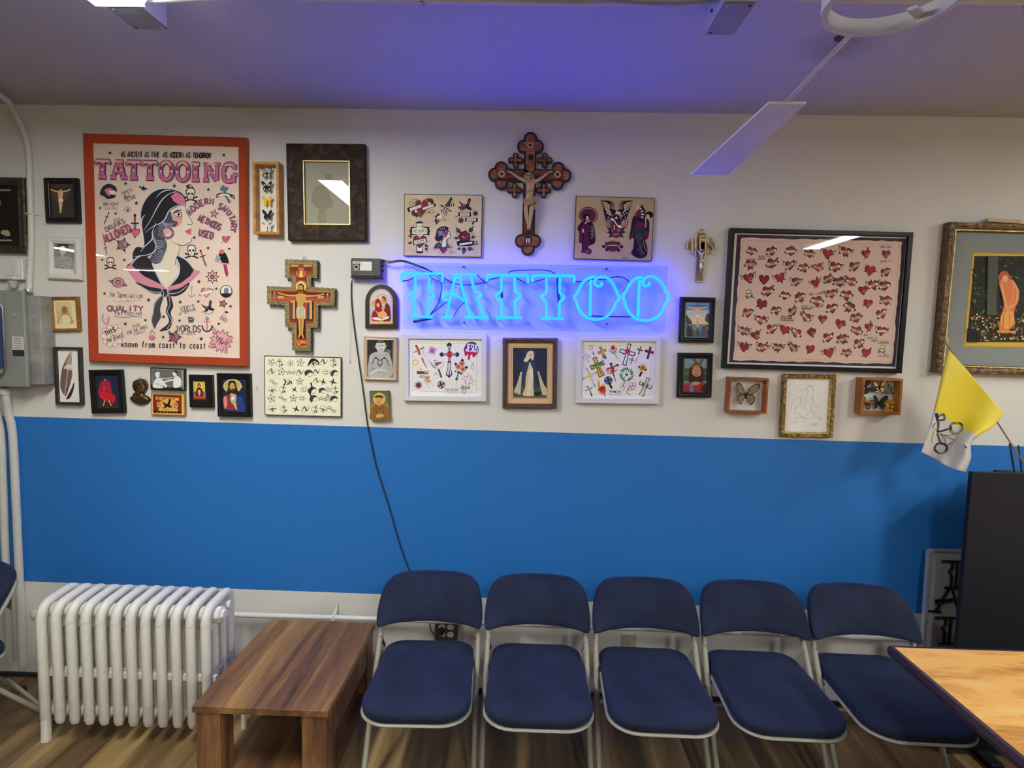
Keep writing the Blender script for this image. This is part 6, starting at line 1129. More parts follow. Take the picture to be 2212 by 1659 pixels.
    for k in range(16): a.line([(1850+35*math.cos(k*.39), 495+35*math.sin(k*.39)), (1850+85*math.cos(k*.39), 495+85*math.sin(k*.39))], 2.5, '#8a8a90')
    a.poly([(1815, 460), (1870, 450), (1895, 490), (1880, 530), (1830, 530), (1805, 495)], '#b89444'); a.line([(1830, 475), (1880, 520)], 9, '#6a2420'); a.line([(1880, 470), (1825, 515)], 9, K_); a.circ(1808, 482, 12, K_); a.circ(1893, 515, 12, K_); a.line([(1840, 540), (1812, 600)], 24, '#1e1e28')
    a.line([(1150, 720), (1180, 760), (1215, 850)], 18, '#2c2c2c', True, (1, .3, 1)); a.line([(1220, 740), (1180, 760), (1130, 780)], 12, '#2c2c2c', True, (1, .3, 1)); a.blob([(1290, 640), (1315, 700), (1310, 760), (1350, 730), (1330, 690), (1380, 720), (1385, 790), (1350, 830), (1300, 790)], '#c88a34'); a.blob([(1300, 750), (1340, 720), (1385, 760), (1375, 820), (1330, 800)], '#b02c2c'); a.line([(1290, 770), (1380, 730)], 14, '#5a3020'); a.line([(1350, 790), (1385, 850)], 14, '#a87848')
    a.ring(1700, 700, 22, 7, '#b06878'); a.ring(1745, 700, 22, 7, '#8a5a70'); a.ring(1735, 745, 22, 7, '#b06878'); a.ring(1690, 750, 24, 7, '#7a5a70'); a.line([(1690, 740), (1650, 800), (1700, 830)], 8, '#a06878', True)
    X(1880, 730, 110, 22, '#b8b8b4', '#2e3430', .14, .1); a.circ(1860, 700, 22, '#4c6450'); a.circ(1905, 720, 18, '#4c6450'); [a.circ(x, y, 12, '#d0c868') for x, y in ((1835, 670), (1915, 640), (1950, 720), (1830, 830))]
    a.text('Cherry', 1435, 800, 30, 3.5, '#55585a', cw=.36, sp=.1); a.circ(1500, 795, 12, '#3a3a3e'); a.text('Creek', 1515, 805, 28, 3.5, '#55585a', cw=.36, sp=.1); a.text('FLASH', 1435, 838, 22, 2.5, '#777777', cw=.8, sp=.5)
pic('framed_flash', 'white framed sheet of crosses with a green celtic cross, right of the robed lady', 'art print', CB7, [(1025, 90), (2090, 100), (2055, 949), (1011, 937)], .024, WFP, wf, white_flash2, '#cfcdc4')
def hearts(a):
    a.poly([(180, 150), (1955, 190), (1835, 1555), (100, 1510)], '#e6e2da'); a.poly([(200, 172), (1935, 215), (1818, 1528), (118, 1482)], '#3a2c40')
    ed = []; C_ = [(240, 205), (1890, 245), (1790, 1500), (160, 1460)]
    for i in range(4):
        x0, y0 = C_[i]; x1, y1 = C_[(i+1) % 4]
        for k in range(24): f = k/24; ed.append((x0+(x1-x0)*f+rnd.uniform(-7, 7), y0+(y1-y0)*f+rnd.uniform(-7, 7)))
    a.poly(ed, '#c6aea2'); st0 = a.n
    a.line([(262, 235), (1860, 280), (1770, 1475), (185, 1432), (262, 235)], 3, '#a8867a')
    for _ in range(20): x, y = rnd.uniform(260, 1800), rnd.choice([rnd.uniform(250, 300), rnd.uniform(1380, 1440)]); a.circ(x, y, rnd.uniform(15, 50), '#c0a696', 10)
    st = a.n
    P_ = [(350, 345), (550, 345), (748, 345), (940, 370), (1125, 370), (1310, 350), (1520, 370), (1725, 375), (335, 480), (560, 470), (740, 490), (880, 515), (1025, 510), (1205, 505), (1400, 500), (1560, 540), (1720, 560), (320, 620), (475, 635), (640, 615), (805, 660), (1005, 670), (1130, 630), (1245, 660), (1365, 655), (1595, 690), (1710, 700), (320, 780), (515, 755), (690, 800), (845, 820), (1015, 855), (1165, 780), (1320, 795), (1490, 745), (1720, 850), (450, 885), (600, 950), (770, 960), (905, 1020), (1170, 930), (1350, 920), (1540, 880), (1680, 985), (310, 975), (445, 1050), (1075, 1040), (1255, 1090), (1420, 1025), (270, 1160), (390, 1205), (555, 1140), (685, 1150), (805, 1180), (965, 1180), (1130, 1230), (1280, 1245), (1425, 1160), (1550, 1120), (1680, 1160), (270, 1325), (460, 1330), (620, 1330), (770, 1330), (950, 1345), (1140, 1385), (1320, 1385), (1450, 1290), (1520, 1385), (1685, 1345)]
    W_ = ['LOVE', 'MOM', 'DAD', 'TRUE', 'FOREVER', 'SWEET', 'MOTHER', '']
    for i, (x, y) in enumerate(P_):
        a.n = st; s_ = rnd.uniform(46, 58); fad = False
        with a.at(x, y, s_*.92, rnd.uniform(-18, 18)):
            if i in (27, 69): skull(a)
            else:
                rr = rnd.random()
                if rr < .6:
                    for _ in range(rnd.randint(2, 4)): t_ = rnd.uniform(0, 360); leaf(a, math.cos(math.radians(t_))*.7, math.sin(math.radians(t_))*.7, t_, rnd.uniform(.5, .8), rnd.choice(['#3c4c48', '#3c4c60', '#55504c']))
                if rr > .75:
                    with a.at(0, 0, 1.5, rnd.choice([40, -40, 30])): dagger(a, '#6a2c3a')
                heart(a, '#a08080' if fad else rnd.choice(['#8e2c3c', '#96303c', '#7c2838']), '#6a5a5c' if fad else K_)
                if rnd.random() < .75: banner(a, rnd.choice(W_), '#cfb49e', '#5a4a50' if fad else K_, w=1.05, rot=rnd.uniform(-35, 35))
                elif rnd.random() < .5: a.ring(0, -.2, .5, .1, K_, .4); a.ring(.3, .3, .3, .08, '#d8b8a8')
                if rnd.random() < .3:
                    for q in (-1, 1): a.line([(q*.8, -.4), (q*1.5, -.9), (q*1.3, .1)], .16, K_, True, (1, .5))
    a.n = st
    T = lambda t_, x, y, h, r_=0: a.text(t_, x, y, h, 3.5, '#4a3a40', cw=.55, sp=.3, rot=r_)
    T('TONGUE TIED', 415, 405, 14); T('SUPERB', 412, 430, 15); T('TRUE', 330, 440, 18); T('TRUE LOVE', 1660, 310, 16); T('THATS IT', 1660, 462, 18, -5); T('PET LIGHTLY', 940, 800, 20, -8); T('MY HEART', 950, 935, 22, -10); T('WILD', 860, 918, 18); T('SWEETEST', 858, 942, 15); T('TRADITIONAL', 645, 1018, 12); T('SAILOR JERRY', 645, 1038, 12); T('TATTOO DESIGNS', 640, 1058, 12); T('GET', 1500, 1210, 16); T('JIVE IN', 1530, 1240, 18); T('ZOOM', 1575, 1268, 17); T('LOCKED', 1645, 1290, 22); T('IN LOVE', 1640, 1425, 20); T('ART', 1115, 660, 20)
pic('framed_poster', 'wide black framed print crowded with red heart tattoos, white fluorescent light reflected in its glass', 'poster', CC1, [(137, 105), (2012, 150), (1886, 1591), (49, 1545)], .030, [(0, 0), (0, .028), (.002, .030), (.018, .030), (.021, .027), (.021, .014)], black_lac, hearts, '#e2dcd4', glass=.0185)
# ---- the rest of the small pictures
champ = pm('champagne_frame', '#b29c80', rough=.4, metal=.2)
def tat_man(a):
    a.poly([(1065, 858), (1298, 858), (1292, 1192), (1070, 1188)], '#2a2b2b'); a.blob([(1090, 990), (1150, 960), (1230, 960), (1280, 1000), (1292, 1190), (1068, 1185), (1075, 1060)], '#9a9b98')
    a.circ(1190, 905, 46, '#b4b4b0', 60); a.poly([(1165, 940), (1215, 940), (1222, 985), (1158, 985)], '#a4a4a0'); a.poly([(1145, 862), (1235, 862), (1225, 875), (1155, 875)], '#1c1c1c'); a.circ(1172, 900, 6, '#222222', n=8); a.circ(1207, 900, 6, '#222222', n=8); a.line([(1190, 900), (1188, 922)], 4, '#777774'); a.line([(1178, 935), (1204, 935)], 5, '#444444'); a.circ(1142, 910, 8, '#90908c', 14); a.circ(1237, 908, 8, '#90908c', 14)
    for s_ in (-1, 1):
        for k in range(6): a.line([(1185+s_*12, 1050-k*4), (1185+s_*(40+k*4), 1010+k*4), (1185+s_*(62+k*3), 1040+k*9)], 4, '#3c3c3c', True)
    a.circ(1183, 1065, 26, '#555553', 30); a.circ(1183, 1062, 15, '#a0a09c', 18)
    for _ in range(70): a.circ(rnd.uniform(1085, 1285), rnd.uniform(1080, 1175), rnd.uniform(2, 6), rnd.choice(['#4a4a48', '#6c6c68', '#b8b8b2']), n=6)
    a.line([(1090, 1170), (1170, 1130), (1260, 1150)], 26, '#b0b0ac', True); a.line([(1280, 1150), (1200, 1165), (1130, 1180)], 22, '#a0a09c', True); a.line([(1190, 1145), (1240, 1165)], 3, '#333333')
    for k in range(4): a.line([(1235, 935+k*9), (1285, 950+k*8)], 2, '#b8b8b4')
pic('framed_photo', 'champagne framed black and white photo of a man with tattooed chest and arms', 'photo frame', CA7, [(1028, 815), (1345, 822), (1331, 1231), (1027, 1225)], .020, bold(.0165, .020), champ, tat_man, '#55565a')
def virgin(a):
    a.poly([(200, 222), (668, 225), (660, 885), (200, 882)], '#9a7c50'); a.poly([(208, 232), (660, 236), (652, 876), (208, 872)], '#c4a67c'); a.poly([(222, 242), (652, 246), (645, 870), (220, 864)], '#20283a')
    a.n += 1; a.blob([(230, 300), (330, 260), (520, 260), (620, 340), (640, 520), (560, 640), (300, 640), (240, 480)], '#262e42'); a.poly([(220, 740), (330, 720), (560, 720), (645, 740), (645, 868), (220, 862)], '#4a4f4a'); a.blob([(480, 800), (600, 790), (560, 840), (480, 835)], '#252824')
    a.poly([(312, 570), (332, 570), (325, 720), (315, 830), (230, 800), (270, 700)], '#b4ac92'); a.poly([(534, 560), (552, 560), (610, 700), (645, 760), (645, 840), (590, 830), (560, 700)], '#b4ac92'); a.circ(448, 320, 62, '#3c4250'); a.circ(448, 320, 50, '#343b4a')
    a.blob([(380, 400), (420, 390), (480, 400), (520, 500), (545, 560), (510, 600), (530, 720), (480, 770), (430, 700), (380, 760), (345, 700), (350, 600), (318, 560), (345, 470)], '#2c3850'); a.blob([(430, 420), (455, 470), (480, 600), (478, 720), (485, 835), (440, 848), (345, 835), (375, 740), (385, 600), (415, 480)], '#c3b496'); a.blob([(430, 500), (470, 500), (470, 640), (440, 820), (400, 830), (420, 640)], '#d2c6a8')
    for x in (395, 425, 450, 470): a.line([(x+8, 560), (x, 700), (x-8, 835)], 3, '#968a70', True)
    a.blob([(405, 300), (440, 278), (475, 290), (485, 340), (470, 400), (440, 370), (400, 415), (355, 405), (380, 360)], '#c8bea4'); a.circ(446, 335, 22, '#c9a88a', 34); a.circ(440, 330, 3, '#3a2a20', n=6); a.circ(455, 332, 3, '#3a2a20', n=6); a.line([(442, 353), (452, 354)], 3, '#8a4a40'); a.circ(325, 560, 13, '#c9a88a', 18); a.circ(543, 552, 13, '#c9a88a', 16); a.circ(442, 478, 13, '#d8ceb4')
    a.line([(440, 440), (430, 520)], 4, '#141c2c')
r_, inv, W_, H_ = pic('framed_painting', 'carved brown frame with buff mount around a veiled lady in a blue cloak', 'picture', CB7, [(91, 113), (787, 119), (774, 1006), (91, 1002)], .028, [(0, 0), (0, .024), (.003, .027), (.012, .028), (.018, .024), (.020, .026), (.0225, .022), (.0225, .012)], pm('carved_brown', (.10, .05, .032), rough=.4, bump=1.0, bscale=110, var=.35, vscale=90), virgin, '#c3a67e', glass=.014)
def landscape_cross(a):
    a.poly([(175, 720), (385, 722), (378, 1028), (172, 1024)], '#5c86a8'); a.poly([(175, 790), (383, 790), (380, 920), (174, 920)], '#a9b4a8'); a.poly([(175, 850), (382, 852), (380, 930), (174, 930)], '#c9b890'); a.poly([(174, 915), (381, 915), (378, 1028), (172, 1024)], '#44503a'); a.blob([(174, 900), (174, 830), (195, 850), (230, 900), (200, 920)], '#33402c'); a.blob([(345, 880), (360, 820), (384, 830), (382, 900)], '#33402c'); a.blob([(200, 940), (300, 920), (378, 950), (300, 980)], '#5c7a80')
    with a.at(278, 840, 108): a.poly([(-.05, -1.05), (.05, -1.05), (.07, 1.7), (-.07, 1.7)], '#3a2820'); a.poly([(-.82, -.9), (.82, -.9), (.82, -.82), (-.82, -.82)], '#3a2820'); crucified(a)
    with a.at(208, 965, 58): fig(a, '#20242c')
    with a.at(335, 965, 58): fig(a, '#2c4c80', hair='#6a4a2c', inner='#7a2c34')
pic('framed_painting', 'black framed crucifixion before a blue sky landscape, beside the neon sign', 'picture', CB8, [(131, 671), (443, 672), (420, 1080), (109, 1077)], .024, bold(.024, .024), black_lac, landscape_cross, '#5c86a8', glass=.014)
def bearded(a):
    a.poly([(160, 1225), (375, 1228), (362, 1520), (155, 1515)], '#6a8294'); a.poly([(160, 1310), (372, 1310), (368, 1420), (158, 1420)], '#38422c'); a.circ(355, 1350, 22, '#4a5236'); a.circ(175, 1350, 26, '#4c5438'); a.poly([(230, 1225), (260, 1225), (300, 1300), (280, 1300)], '#5a4434'); a.poly([(310, 1228), (335, 1228), (290, 1300), (275, 1290)], '#5a4434')
    a.blob([(200, 1430), (205, 1320), (235, 1270), (290, 1265), (325, 1310), (335, 1400), (310, 1440), (250, 1450)], '#2c1d14'); a.circ(268, 1340, 40, '#a87c58', 56); a.blob([(238, 1370), (265, 1385), (300, 1375), (292, 1410), (262, 1418), (240, 1400)], '#2c1c12'); a.line([(255, 1366), (282, 1366)], 5, '#2c1c12'); a.line([(248, 1328), (262, 1326)], 5, '#22160e'); a.line([(278, 1326), (292, 1330)], 5, '#22160e'); a.line([(270, 1330), (274, 1356)], 4, '#8a5c3c'); a.line([(270, 1382), (282, 1382)], 4, '#8a4438')
    a.line([(205, 1300), (260, 1275), (320, 1290)], 15, '#6a5030', True); a.line([(210, 1288), (265, 1290), (318, 1276)], 6, '#8a7048', True); a.blob([(155, 1515), (165, 1450), (220, 1435), (300, 1440), (350, 1440), (362, 1520)], '#8a2030'); a.blob([(220, 1450), (260, 1460), (300, 1445), (290, 1430), (240, 1430)], '#a87c58'); a.blob([(205, 1450), (230, 1450), (240, 1515), (210, 1515)], '#5a6a88'); a.blob([(300, 1500), (345, 1450), (362, 1520)], '#3a1420')
pic('framed_painting', 'black framed portrait of a bearded man with thorn crown and red robe', 'picture', CB8, [(108, 1169), (418, 1171), (403, 1572), (93, 1569)], .024, bold(.024, .024), black_lac, bearded, '#38422c', glass=.014)
def saint(a):
    a.poly([(1083, 1332), (1264, 1332), (1274, 1603), (1098, 1601)], '#4f6450'); a.poly([(1090, 1440), (1268, 1440), (1274, 1603), (1098, 1601)], '#8a6c34')
    for _ in range(60): a.circ(rnd.uniform(1092, 1260), rnd.uniform(1340, 1480), 3, rnd.choice(['#6a7a5a', '#3f5444']), n=5)
    a.circ(1176, 1405, 64, '#7a5c2c'); a.circ(1176, 1405, 58, '#c2a05c'); a.blob([(1095, 1600), (1105, 1500), (1150, 1460), (1215, 1460), (1260, 1500), (1272, 1600)], '#7c5a2a'); a.circ(1172, 1420, 34, '#b08a54', 46); a.blob([(1132, 1395), (1150, 1372), (1200, 1372), (1216, 1398), (1172, 1390)], '#4a3018'); a.circ(1160, 1415, 4, '#2a1a10', n=6); a.circ(1184, 1415, 4, '#2a1a10', n=6); a.line([(1162, 1440), (1184, 1440)], 4, '#5a3018')
    a.blob([(1150, 1555), (1190, 1545), (1225, 1560), (1190, 1580), (1150, 1580)], '#b8905c'); a.line([(1130, 1480), (1150, 1540), (1120, 1590)], 5, '#553a1a', True); a.line([(1220, 1480), (1215, 1540), (1250, 1590)], 5, '#553a1a', True); a.line([(1140, 1470), (1175, 1500), (1215, 1470)], 7, '#5a3f1c', True)
pic('saint_plaque', 'small unframed wooden plaque of a haloed friar in a brown habit, lowest under the transformer', 'plaque', CA7, [(1083, 1331), (1265, 1331), (1275, 1604), (1098, 1602)], .022, thin(.022, .001), wood('plaque_edge', '#4a2f18', '#6a4524', '#7a5530', along=(4, 4, 4)), saint, '#6a5c34')
def drawing(a):
    G = '#8a8a82'; 
    for P_ in ([(1015, 290), (1010, 240), (1050, 215), (1085, 240), (1080, 320), (1095, 380), (1100, 440)], [(1020, 300), (1010, 380), (1005, 450), (1030, 550)], [(1025, 250), (1035, 290), (1022, 300)], [(855, 500), (860, 400), (900, 350), (940, 350), (945, 400), (900, 470), (880, 530)], [(1060, 350), (1085, 380), (1060, 470), (1090, 520)], [(850, 560), (870, 620), (930, 600), (880, 560), (960, 560), (1030, 580), (1120, 560), (1170, 590), (1130, 540), (1080, 520)], [(900, 500), (960, 550), (1010, 570)], [(960, 300), (975, 290), (965, 270), (935, 265), (965, 260), (990, 240)], [(1040, 520), (1070, 490), (1110, 500), (1080, 530)], [(1110, 460), (1140, 440), (1155, 470), (1130, 490)], [(955, 320), (950, 400), (965, 470)], [(975, 310), (975, 400), (985, 480)], [(870, 400), (900, 420), (890, 470)], [(1150, 560), (1180, 560), (1170, 590)]): a.line(P_, 3, G, True)
    a.line([(1060, 650), (1100, 620), (1090, 650), (1130, 625), (1110, 660)], 3, '#6a6a66', True); a.line([(1040, 230), (1060, 218), (1080, 235), (1085, 270)], 4, G, True); a.circ(900, 372, 5, G)
orn = pm('ornate_gold', (.26, .17, .055), rough=.35, metal=.5, bump=1.0, bscale=70, var=.98, vscale=75)
r_, inv, W_, H_ = pic('framed_drawing', 'ornate black and gold frame with a fine line drawing on white paper', 'picture', CC2, [(775, 93), (1350, 99), (1302, 779), (738, 776)], .030, [(0, 0), (0, .026), (.004, .030), (.012, .028), (.0165, .020)], orn, drawing, '#d6d5cc', art_depth=.009)
MB().frame(W_-.031, H_-.031, [(0, .018), (.001, .0225), (.004, .021), (.006, .0125), (.008, .0115), (.008, .010)]).build('inner_gold_lip', gold, r_)
def forest(a):
    a.poly([(600, 470), (1400, 470), (1400, 1245), (530, 1240)], '#2c2f28')
    for _ in range(260): x, y = rnd.uniform(560, 1390), rnd.uniform(480, 1000); a.circ(x, y, rnd.uniform(6, 26), rnd.choice(['#3a3f34', '#23261f', '#454b3c', '#5a6a5c', '#30342c']), rnd.uniform(4, 12), rnd.uniform(0, 180), n=7)
    for _ in range(220): x = rnd.uniform(550, 1390); a.circ(x, rnd.uniform(1010, 1230), rnd.uniform(5, 20), rnd.choice(['#b07c58', '#8a5c40', '#c9a070', '#6a5a44', '#4a5040', '#9a8a50']), rnd.uniform(4, 12), rnd.uniform(0, 180), n=7)
    for _ in range(26): a.circ(rnd.uniform(560, 1390), rnd.uniform(990, 1220), rnd.uniform(5, 9), '#e0d4a0')
    a.poly([(535, 1110), (640, 1140), (640, 1240), (530, 1240)], '#1c2024'); a.poly([(710, 470), (800, 470), (795, 1000), (700, 1000)], '#4c524a')
    a.blob([(790, 760), (820, 700), (800, 900), (850, 1010), (790, 1000)], '#3a2c24'); a.blob([(800, 660), (830, 610), (880, 610), (915, 670), (920, 700), (830, 720)], '#a85838'); a.blob([(810, 700), (870, 680), (940, 690), (965, 780), (960, 900), (940, 1000), (945, 1060), (880, 1150), (810, 1140), (830, 1000), (850, 900), (830, 800)], '#c8784c'); a.blob([(840, 980), (930, 970), (940, 1080), (860, 1120), (820, 1060)], '#d09850'); a.line([(830, 720), (860, 860), (890, 960)], 22, '#d89468', True); a.line([(940, 720), (930, 850), (900, 950)], 22, '#d0845c', True); a.circ(862, 672, 26, '#d8a080', 32); a.line([(930, 700), (975, 790), (955, 900), (880, 930)], 24, '#d89468', True); a.line([(850, 990), (840, 1140)], 8, '#a86838'); a.line([(900, 990), (905, 1120)], 8, '#b87840'); a.line([(790, 1145), (960, 1150)], 20, '#c88848', True)
ogf = pm('carved_gold_frame', (.16, .105, .05), rough=.4, metal=.55, bump=1.0, bscale=60, var=.55, vscale=45)
r_, inv, W_, H_ = pic('framed_painting', 'large gilt framed painting with grey mount and orange figure at the right edge', 'picture', CC3, [(393, 163), (1640, 190), (1500, 1560), (262, 1508)], .050, [(0, 0), (0, .040), (.004, .046), (.016, .050), (.028, .044), (.031, .038), (.037, .037), (.040, .030), (.040, .018)], ogf, None, '#7a8282', glass=.030, tilt=0)
A_ = Art(inv, CC3, .0185, -.01805); A_.poly([(580, 435), (1460, 460), (1420, 1290), (500, 1280)], '#a88a34'); A_.poly([(588, 442), (1450, 466), (1410, 1284), (508, 1274)], '#c0a040'); forest(A_); A_.build('printed_artwork', r_)
MB().frame(W_-.062, H_-.062, [(0, .034), (.001, .040), (.006, .039), (.007, .030)]).build('gold_lip', gold, r_)
q = on_wall(2165, 476, .02); MB().box((q.x-r_.location.x, -.018, q.z-r_.location.z-.004), (.15, .02, .016), (0, .03, 0)).build('wood_batten', pm('pale_wood', '#b89a78'), r_)
def dark_left(a):
    a.poly([(-160, 150), (70, 150), (75, 480), (-160, 480)], '#1b1816'); a.blob([(10, 410), (45, 405), (65, 425), (55, 445), (10, 430)], '#9a8a70'); a.blob([(-10, 215), (5, 220), (2, 250), (-12, 250)], '#8a6a40'); a.poly([(-160, 145), (68, 145), (68, 156), (-160, 156)], '#8a8680'); a.poly([(-160, 466), (76, 466), (76, 476), (-160, 476)], '#8a8680'); a.blob([(-120, 300), (-60, 200), (-20, 300), (-30, 450), (-120, 450)], '#3a2c20')
pic('framed_picture', 'dark ornate wooden frame cut by the left edge of the view', 'picture', CA4, [(-230, 62), (150, 67), (167, 549), (-215, 545)], .034, [(0, 0), (0, .028), (.005, .034), (.018, .032), (.030, .024), (.034, .027), (.038, .022), (.038, .012)], pm('dark_carved_wood', (.045, .03, .02), rough=.4, bump=1.0, bscale=70, var=.4, vscale=60), dark_left, '#1b1816')
# arched icon
def arch_icon():
    k = 4.367; F_ = lambda x, y, d=.02: on_wall(550+x/k, 540+y/k, d); q = F_(1195, 560)
    t = empty('arched_icon', (q.x, -.001, q.z), 'arch topped dark wood icon with silver holy family relief beside the transformer cable', 'icon')
    def arch(x0, x1, yb, yc, d, n=16):
        P_ = [(x0, yb), (x1, yb)]; r = (x1-x0)/2
        P_ += [((x0+x1)/2+r*math.cos(PI*i/n), yc-r*1.08*math.sin(PI*i/n)) for i in range(n+1)]
        return [((lambda w_: (w_.x-q.x, w_.z-q.z))(F_(x, y, d))) for x, y in P_]
    MB().prism(arch(1044, 1350, 740, 490, .018), -.018, 0).build('wood_panel', pm('dark_plum_wood', (.035, .016, .018), rough=.35), t, smooth=.3)
    sv = pm('silver_plate', (.62, .60, .55), rough=.35, metal=.4); MB().prism(arch(1085, 1305, 700, 485, .02), -.021, -.0182).build('silver_plate', sv, t, smooth=.3)
    rim = [(x, -.0215, z) for x, z in arch(1090, 1300, 695, 485, .0215)]; MB().tube(rim, .0018, 6, closed=True).build('gold_rim', brass, t)
    inv = Matrix.Translation((q.x, -.001, q.z)).inverted(); a = Art(inv, CA7, .022, -.0212)
    a.circ(1205, 462, 48, '#b8944a'); a.circ(1205, 462, 38, '#c9b48c'); a.circ(1143, 505, 36, '#b8944a'); a.circ(1212, 555, 32, '#b8944a'); a.circ(1212, 555, 24, '#d8c8a0')
    a.blob([(1110, 665), (1112, 590), (1135, 560), (1140, 480), (1170, 460), (1195, 500), (1205, 560), (1220, 660)], '#8a1c2c'); a.blob([(1210, 665), (1235, 510), (1265, 515), (1280, 560), (1280, 668)], '#6a2420'); a.blob([(1160, 600), (1210, 575), (1245, 600), (1240, 640), (1180, 640)], '#c99c4c'); a.circ(1212, 550, 15, '#b88c60', 17); a.circ(1165, 520, 16, '#c09468', 20); a.circ(1215, 470, 22, '#b08458', 27); a.blob([(1200, 450), (1215, 432), (1240, 455), (1235, 500), (1225, 470)], '#6a5030'); a.blob([(1110, 640), (1160, 635), (1200, 650), (1260, 625), (1262, 645), (1190, 665), (1120, 655)], '#d2ccc0'); a.poly([(1100, 675), (1290, 675), (1290, 690), (1100, 690)], '#c9a850'); a.line([(1140, 575), (1170, 600), (1190, 620)], 9, '#c9a070', True)
    a.build('painted_relief', t)
arch_icon()
# ------------------------------------------------------------------ neon sign
def neon():
    k4, k5 = 5.821, 5.978; A_ = lambda x, y: (740+x/k4, 540+y/k4); B_ = lambda x, y: (1100+x/k5, 560+y/k5)
    q = on_wall(1156, 645, 0); t = empty('neon_sign', (q.x, 0, q.z), 'blue glowing neon sign reading TATTOO on an acrylic panel tinted blue for its glow', 'neon sign')
    L3 = lambda p_, d: on_wall(p_[0], p_[1], d)-Vector((q.x, 0, q.z)); tube_m = emis('blue_neon_glow', NEON, 1.0)
    c_ = [L3(p_, .03) for p_ in ((872, 568), (1443, 576), (1435, 719), (871.4, 709))]
    gl = glassm('glow_tinted_acrylic', (.86, .93, 1), .5); m = MB(); m.add([v for v in c_]+[v+Vector((0, .004, 0)) for v in c_], [(0, 1, 2, 3), (7, 6, 5, 4)]+[(i, (i+1) % 4, 4+(i+1) % 4, 4+i) for i in range(4)]); m.build('acrylic_panel', gl, t, smooth=0)  # blue tint put into the panel so the glow behind it looks bluer
    e = MB(); e.tube([v+Vector((0, .002, 0)) for v in c_], .0016, 4, closed=True); e.build('panel_edge', pm('acrylic_edge', (.45, .5, .6), rough=.3), t)
    for p_ in (A_(1520, 210), A_(1527, 913), B_(1260, 123), B_(1265, 838)): v = L3(p_, .03); MB().tube([v+Vector((0, .03, 0)), v-Vector((0, .006, 0))], .004, 8).build('standoff_screw', black_pl, t)
    D = .055
    letters = {
     'letter_t': [[A_(745, 388), A_(743, 325), A_(765, 299), A_(1000, 299), A_(1235, 299), A_(1256, 322), A_(1250, 405)], [A_(915, 325), A_(913, 440), A_(908, 518), A_(868, 548), A_(862, 585), A_(905, 625), A_(905, 700), A_(903, 828)], [A_(1090, 340), A_(1088, 440), A_(1087, 520), A_(1132, 548), A_(1140, 590), A_(1082, 630), A_(1078, 700), A_(1075, 835)], [A_(826, 830), A_(980, 838), A_(1138, 849)]],
     'letter_a': [[A_(1372, 312), A_(1530, 312), A_(1690, 312)], [A_(1305, 838), A_(1350, 620), A_(1400, 410), A_(1425, 358), A_(1450, 348), A_(1478, 365), A_(1505, 480), A_(1555, 660), A_(1605, 830)], [A_(1325, 625), A_(1285, 630), A_(1260, 600), A_(1285, 560), A_(1380, 560), A_(1465, 592), A_(1525, 645)], [A_(1615, 335), A_(1640, 430), A_(1668, 520), A_(1722, 535), A_(1745, 575), A_(1700, 625), A_(1735, 730), A_(1780, 840)], [A_(1236, 843), A_(1310, 844), A_(1385, 845)], [A_(1530, 846), A_(1690, 848), A_(1843, 849)]],
     'letter_t.001': [[A_(1817, 400), A_(1818, 340), A_(1842, 318), A_(2000, 318), B_(60, 208), B_(215, 208), B_(242, 232), B_(238, 310)], [A_(1997, 345), A_(1996, 430), A_(1992, 520), A_(1942, 558), A_(1940, 600), A_(1998, 650), A_(2000, 730), A_(2000, 850)], [B_(72, 230), B_(73, 330), B_(80, 420), B_(132, 448), B_(140, 490), B_(80, 545), B_(77, 640), B_(75, 745)], [A_(1926, 851), A_(2100, 852), B_(165, 752)]],
     'letter_t.002': [[B_(303, 295), B_(303, 235), B_(332, 212), B_(570, 214), B_(815, 215), B_(842, 240), B_(832, 310)], [B_(478, 245), B_(482, 340), B_(478, 432), B_(424, 465), B_(420, 500), B_(472, 550), B_(476, 650), B_(478, 750)], [B_(655, 245), B_(652, 340), B_(655, 432), B_(703, 475), B_(700, 512), B_(652, 555), B_(648, 650), B_(645, 745)], [B_(403, 763), B_(560, 765), B_(712, 769)]],
     'letter_o': [[B_(1120, 225), B_(1040, 238), B_(960, 292), B_(905, 380), B_(878, 440), B_(840, 490), B_(868, 550), B_(895, 640), B_(960, 720), B_(1045, 768), B_(1130, 780), B_(1240, 752), B_(1325, 672), B_(1378, 565), B_(1425, 497), B_(1395, 445), B_(1365, 370), B_(1310, 280), B_(1240, 230), B_(1170, 226), B_(1115, 262), B_(1105, 315), B_(1145, 350), B_(1188, 338), B_(1192, 298)], [B_(1055, 270), B_(1048, 500), B_(1043, 735)]],
     'letter_o.001': [[B_(1720, 235), B_(1645, 245), B_(1572, 300), B_(1515, 400), B_(1470, 478), B_(1492, 545), B_(1512, 625), B_(1580, 725), B_(1675, 778), B_(1760, 790), B_(1872, 768), B_(1965, 685), B_(2022, 565), B_(2062, 500), B_(2032, 445), B_(1985, 330), B_(1905, 248), B_(1820, 218), B_(1752, 248), B_(1722, 305), B_(1760, 348), B_(1808, 330), B_(1797, 292)], [B_(1682, 265), B_(1672, 500), B_(1662, 745)]]}
    for nm, sts in letters.items():
        m = MB()
        for i, st in enumerate(sts):
            d = D+.004*(i % 3 == 0); P_ = crom([L3(p_, d) for p_ in st], False, 4); m.tube(P_, .0066, 8)
        m.build(nm.split('.')[0], tube_m, t, smooth=1.2)
        for st in sts:
            for p_ in (st[0], st[-1]): v = L3(p_, D); MB().tube([v+Vector((0, .006, 0)), v+Vector((0, D-.031, 0))], .0035, 6).build('electrode', pm('glass_painted_black', (.02, .02, .03), rough=.3), t)
    bk = pm('black_hv_wire', (.008, .008, .012), rough=.45)
